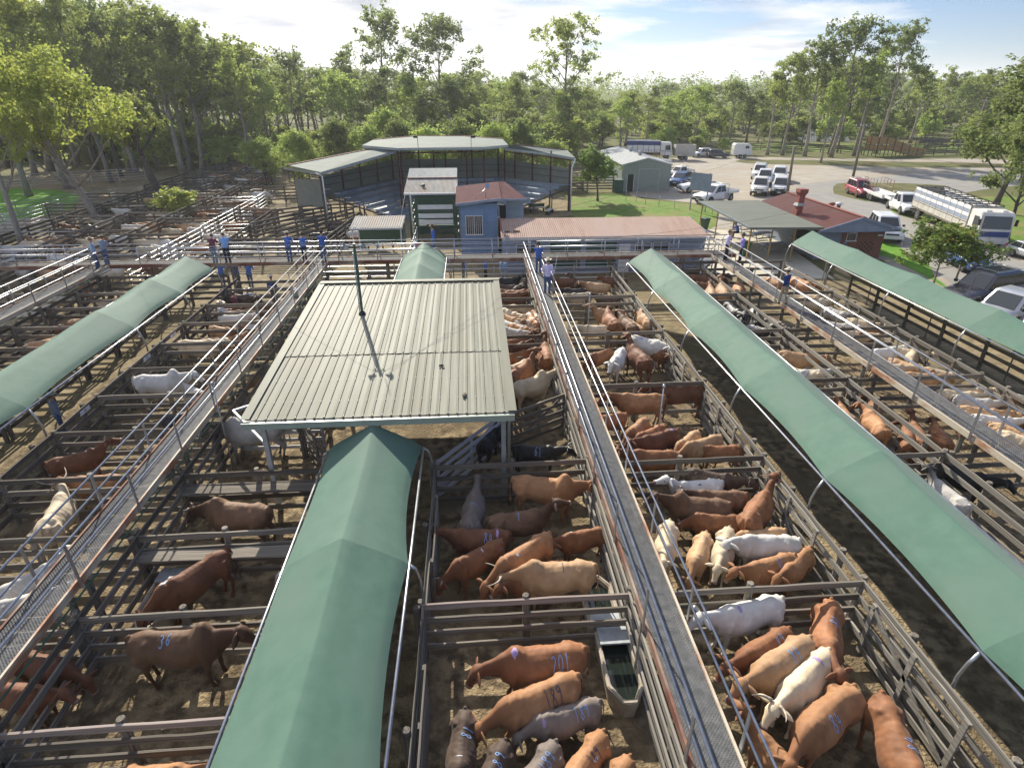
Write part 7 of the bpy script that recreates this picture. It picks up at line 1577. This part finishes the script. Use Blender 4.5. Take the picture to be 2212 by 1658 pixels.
def tree_px(k, bx, by, ty, label, tx=None, **kw):
    p = G(bx, by); h = GY(tx or bx, ty, p.y).z; return tree(k, p, h, label, **kw)
# trees one can single out
tree_px('hero', 215, 500, 205, 'leaning pale trunked gum with yellow green crown inside the left yards', rz=0)
tree_px('hero2', 348, 440, 222, 'thick dark trunked gum with small bright crown in the left yards', rz=0)
p = G(50, 552); tree('big1', (p.x, p.y), 18, 'bare pale trunk leaning at the left edge behind the walkway', rz=2.6, wide=.75)
tree_px('big0', 60, 425, -40, 'huge gum at the left edge over the green paddock', wide=.95); tree_px('big1', 150, 408, 10, 'broad yellow green gum left of the leaning gum'); tree_px('big0', 235, 395, 5, 'tall broad gum rising behind the leaning gum', wide=.8, rz=2)
tree_px('tall1', 292, 372, 18, 'thin crowned tall gum beside the broken dead trunk'); tree_px('dead', 262, 382, 95, 'dark dead broken trunk standing among the left gums')
tree_px('tall0', 395, 378, 35, 'tall gum with round top above the left yards', wide=1.15); tree_px('tall2', 440, 372, 60, 'second tall gum above the left yards', wide=1.05); tree_px('tall0', 505, 362, 105, 'gum left of the tree with a spike', rz=1); tree_px('mid0', 556, 355, 98, 'gum with a thin spike above the rounded bush', wide=1.2); tree_px('tall1', 655, 348, 125, 'gum nearest left of the grandstand')
tree_px('tall1', 846, 330, 38, 'tallest thin gum behind the grandstand, left of the pair', rz=.5); tree_px('tall2', 962, 332, 50, 'tall spreading gum behind the grandstand, right of the pair', wide=1.1, rz=2); tree_px('tall0', 1216, 338, 56, 'tall straight gum standing alone right of the grandstand', wide=1.05, rz=4); tree_px('slim2', 765, 325, 112, 'slim gum left of the tall pair')
tree_px('tall1', 1735, 338, 98, 'gum left in the tall clump by the car park', rz=1); tree_px('tall2', 1795, 340, 54, 'tallest gum in the clump by the car park', rz=3); tree_px('tall0', 1690, 336, 128, 'bushy gum at the left end of the car park clump'); tree_px('tall1', 1893, 332, 68, 'tall thin gum above the loading ramp', rz=2); tree_px('slim0', 1655, 335, 150, 'slender gum left of the car park clump')
tree_px('mid1', 1772, 352, 178, 'bright young gum on the road edge before the car park clump', wide=.7); tree_px('slim1', 1845, 338, 118, 'slender gum behind the transformer pole')
tree_px('gumr', 2148, 458, 108, 'large dark leafed gum at the right edge over the cattle truck', rz=0, wide=1.3); tree_px('gumr', 2176, 524, 190, 'thin leaning gum in front at the right edge', rz=1.2, wide=.8); tree_px('mid2', 2235, 430, 60, 'gum cut by the right edge of the photo', wide=1.2)
tree_px('young', 1288, 434, 330, 'round young tree on the lawn beside the grandstand', wide=1.15)
ft = tree_px('flowering', 2014, 618, 500, 'round tree with yellow blossom beside the parked cars', wide=1.12)
def blossom():
    rr = random.Random(5); mb = MB(); vs, fs = [], []
    for c, rc in TREE['flowering'][3]:
        for _ in range(22):
            p = c + Vector((rr.gauss(0, .5), rr.gauss(0, .5), abs(rr.gauss(.2, .35)))) * rc; o = len(vs)
            for q in range(4): vs.append(p + Vector((rr.uniform(-.07, .07), rr.uniform(-.07, .07), rr.uniform(-.03, .05))))
            fs.append((o, o + 1, o + 2, o + 3))
    mb.add(vs, fs); mb.build('blossom', MT['flower'], ft)
blossom()
tree_px('shrub0', 575, 400, 300, 'large rounded bright bush left of the grandstand', wide=1.25); tree_px('bush0', 640, 372, 318, 'bush tucked behind the rounded bush by the grandstand', wide=1.1); tree_px('bush1', 392, 478, 412, 'low yellow green bush inside the left yards', wide=1.5); tree_px('bush2', 1500, 335, 296, 'bush behind the trucks at the back fence'); tree_px('bush0', 1560, 330, 300, 'bush behind the dark suv at the back fence')
# the woods
def sky_y(x):
    K = ((-200, 0), (0, 5), (120, 10), (300, 40), (420, 75), (520, 110), (640, 150), (720, 158), (830, 165), (1000, 168), (1150, 172), (1300, 190), (1500, 188), (1640, 180), (1700, 150), (1800, 140), (1950, 145), (2050, 165), (2212, 150), (2500, 120))
    for (a, b), (c, d) in zip(K, K[1:]):
        if a <= x < c: return b + (d - b) * (x - a) / (c - a)
    return 150
def woods():
    rr = random.Random(99); ks = ['tall0', 'tall1', 'tall2', 'mid0', 'mid1', 'mid2', 'mid3', 'slim0', 'slim1', 'slim2']; n = 0
    for Y, st, hk in ((106, 50, .7), (124, 40, .82), (146, 36, .93), (176, 34, 1.0), (215, 36, 1.0)):
        x = -90 + rr.uniform(0, st)
        while x < 2320:
            xx = x + rr.uniform(-.4, .4) * st; x += st; Yy = Y + rr.uniform(-9, 9)
            if 640 < xx < 1290 and Yy < 112: continue
            if xx > 1240 and Yy < 134: continue
            if xx > 1640 and Yy < 142: continue
            zt = GY(xx, sky_y(xx) + rr.uniform(-10, 26) + (1 - hk) * 60, Yy).z
            if rr.random() < .25: zt *= rr.uniform(.55, .8)
            p = GY(xx, 250, Yy); k = rr.choice(ks); h = max(7, zt); w_ = TREE[k][2] / h
            if 690 < xx < 1290: lab, g = 'gum tree in the dense woods behind the grandstand', 'woods behind the grandstand'
            elif xx <= 690: lab, g = 'gum tree in the open woods beyond the left yards', 'woods beyond the left yards'
            else: lab, g = 'gum tree in the woods beyond the car park', 'woods beyond the car park'
            tree(k, (p.x, Yy), h, lab, g, wide=max(.75, min(1.6, w_ ** .6)) * rr.uniform(.85, 1.2)); n += 1
    for i in range(155):
        xx = rr.uniform(660, 1660) if i < 46 else (rr.uniform(1240, 2260) if i < 98 else rr.uniform(-60, 700)); Yy = rr.uniform(108, 128) if xx < 1240 else rr.uniform(134, 205)
        if xx < 640: Yy = rr.uniform(103, 150)
        p = GY(xx, 250, Yy); tree('bush%d' % rr.randrange(3), (p.x, Yy), rr.uniform(3, 6.5), 'bushy undergrowth shrub at the foot of the woods', 'undergrowth shrubs', wide=rr.uniform(1, 1.5))
woods()
for i, (x, y, h) in enumerate(((-22, 84, 8), (-17.5, 87, 9.5), (-13, 84, 8.6), (-9, 86, 9.4), (-5, 83.5, 8.4), (-1, 86, 9.2), (3, 84, 8.8), (7, 87, 9.3), (-11, 91, 10.5), (1, 92, 10.5), (11.5, 84, 6.5))):
    tree(('shrub0', 'shrub1')[i % 2], (x, y), h * .86, 'bright bushy tree crowding behind the grandstand roof', 'bushy trees behind the grandstand', wide=.95)
def far_forest():
    rr = random.Random(3); mb = MB(); vs, fs = [], []
    for i in range(950):
        Y = 240 + 330 * rr.random() ** 1.6; X = rr.uniform(-1, 1) * Y * 1.15; h = rr.uniform(12.5, 17.5) * (1.25 if X < -60 else 1)
        for _ in range(190):
            zz = rr.uniform(.04, 1); wd = 3.6 * max(.15, 1 - abs(zz - .55) / .5) ** .5; p = Vector((X + rr.uniform(-wd, wd), Y + rr.uniform(-wd, wd), h * zz)); a = Vector((rr.uniform(-1, 1), rr.uniform(-1, 1), rr.uniform(-.7, .7))) * .9; b = Vector((rr.uniform(-1, 1), rr.uniform(-1, 1), rr.uniform(-.7, .7))) * .75; o = len(vs); vs += [p - a * .55, p + b * .5, p + a * .55, p - b * .5]; fs.append((o, o + 1, o + 2, o + 3))
    mb.add(vs, fs); o = mb.build('forest', MT['leafd']); tag(o, 'distant belt of forest closing the view below the hills', 'forest', kind='stuff')
far_forest()

# ------------------------------------------------------------------ the holding yards at far left
def yards():
    rr = random.Random(21); xs = [-18.5, -22.5, -27, -31.5, -36.5, -42, -48.5]; ends = [58, 70, 88, 96, 98, 66, 60]; sty = ['dwood', 'galv', 'dwood', 'wood', 'dwood', 'galv', 'paleg']
    for i, X in enumerate(xs):
        y = 39.5
        k = 0
        while y < ends[i] - 3:
            y2 = min(y + rr.uniform(11, 16), ends[i])
            fence((X, y), (X + rr.uniform(-.3, .3), y2), 'rail fence of the holding yards, line %d from right, %s length back' % (i + 1, ORD[k]), 'fences of the far left holding yards', h=1.8, n=5, style=sty[i], sp=3.2, pw=.16); y = y2; k += 1
    for i in range(len(xs) - 1):
        y = 42 + rr.uniform(0, 3); k = 0
        while y < min(ends[i], ends[i + 1]) + 4:
            fence((xs[i], y), (xs[i + 1], y + rr.uniform(-.3, .3)), 'cross fence of the holding yards, bay %d from right, %s back' % (i + 1, ORD[k]), 'cross fences of the holding yards', h=1.75, n=5, style=rr.choice(['dwood', 'wood', 'wood', 'dwood', 'galv']), sp=3, pw=.15); y += rr.uniform(5.6, 8.2); k += 1
    for a, b, l in (((-50, 60), (-38, 75), 'left grass edge'), ((-38, 75), (-37, 98), 'back trees'), ((-64, 84), (-46, 92), 'paddock far side'), ((-36, 98), (-12, 100), 'back of the yards'), ((-12, 76), (-26, 92), 'grandstand back'), ((-66, 55), (-50, 60), 'paddock near side')):
        fence(a, b, 'pipe rail fence along the %s' % l, 'outer fences of the holding yards', h=1.8, n=5, style='galv' if 'back' not in l else 'dwood', sp=3.2)
    # sorting pens beside the grandstand
    for a, b in (((-18.3, 52), (-13.5, 60)), ((-16, 50), (-11, 58)), ((-18, 58), (-14.2, 61)), ((-18.5, 46), (-11, 46)), ((-11, 46), (-10, 56)), ((-18, 66), (-12, 67)), ((-26, 72), (-14.5, 74))):
        fence(a, b, 'dark sorting pen fence beside the left end of the grandstand', 'sorting pens beside the grandstand', h=1.9, n=5, style='dwood', sp=2.4)
    cols = ['red', 'red', 'dred', 'orange', 'tan', 'tan', 'cream', 'white', 'grey', 'brown', 'dbrown', 'black', 'cream', 'white']
    n = 0
    for i in range(len(xs) - 1):
        y = 40
        while y < min(ends[i], ends[i + 1]) + 3 and n < 125:
            fill = rr.choice([.9, .8, .6, .25, .9]); white = rr.random() < (.75 if y > 72 else .25); a0 = rr.uniform(-.4, .4)
            for gx in range(2):
                for gy in range(3):
                    if rr.random() > fill or n >= 125: continue
                    x = xs[i + 1] + 1.2 + (xs[i] - xs[i + 1] - 2.2) * (gx + rr.uniform(.2, .8)) / 2; yy = y + 1 + gy * 1.5 + rr.uniform(-.3, .3)
                    if (x + 34.7) ** 2 + (yy - 58.5) ** 2 < 2 or (x + 36.7) ** 2 + (yy - 73) ** 2 < 2: continue
                    c = rr.choice(['white', 'cream', 'white', 'grey', 'tan'] if white else cols)
                    o = inst('cow', COWM[rr.choice(['lev', 'low', 'up', 'left', 'right', 'walk'])], None, (x, yy, .0), a0 + rr.choice([0, 0, pi]) + rr.uniform(-.4, .4), rr.uniform(.88, 1.05), HIDE[c])
                    tag(o, '%s cow crowded among others in the far left holding yards' % CN[c], 'cow', 'cattle in the far left holding yards'); n += 1
            y += 6.2
    for x, y, c in ((-12.5, 50.5, 'black'), (-11.5, 53, 'black'), (-12.2, 55, 'dbrown'), (-9, 49, 'red'), (-8, 50.2, 'dred'), (-7, 49.2, 'brown'), (-9.6, 51, 'white')):
        o = inst('cow', COWM['lev'], None, (x, y, 0), rr.uniform(-.5, .5), 1, HIDE[c]); tag(o, '%s cow standing in shade below the front of the grandstand' % CN[c], 'cow', 'cattle waiting below the grandstand')
yards()

# ------------------------------------------------------------------ air
def haze():
    mb = MB(); mb.box(-3620, 3620, -70, 3950, -1.5, 90); m = bpy.data.materials.new('air'); m.use_nodes = True; nt = m.node_tree; nt.nodes.clear()
    o = nt.nodes.new('ShaderNodeOutputMaterial'); v = nt.nodes.new('ShaderNodeVolumePrincipled'); v.inputs['Color'].default_value = (.93, .96, 1, 1); v.inputs['Density'].default_value = .00028; v.inputs['Anisotropy'].default_value = .35
    nt.links.new(v.outputs[0], o.inputs['Volume']); h = mb.build('haze', m); h['kind'] = 'stuff'; tag(h, 'thin pale morning haze over the yards and woods', 'haze', kind='stuff')
haze()
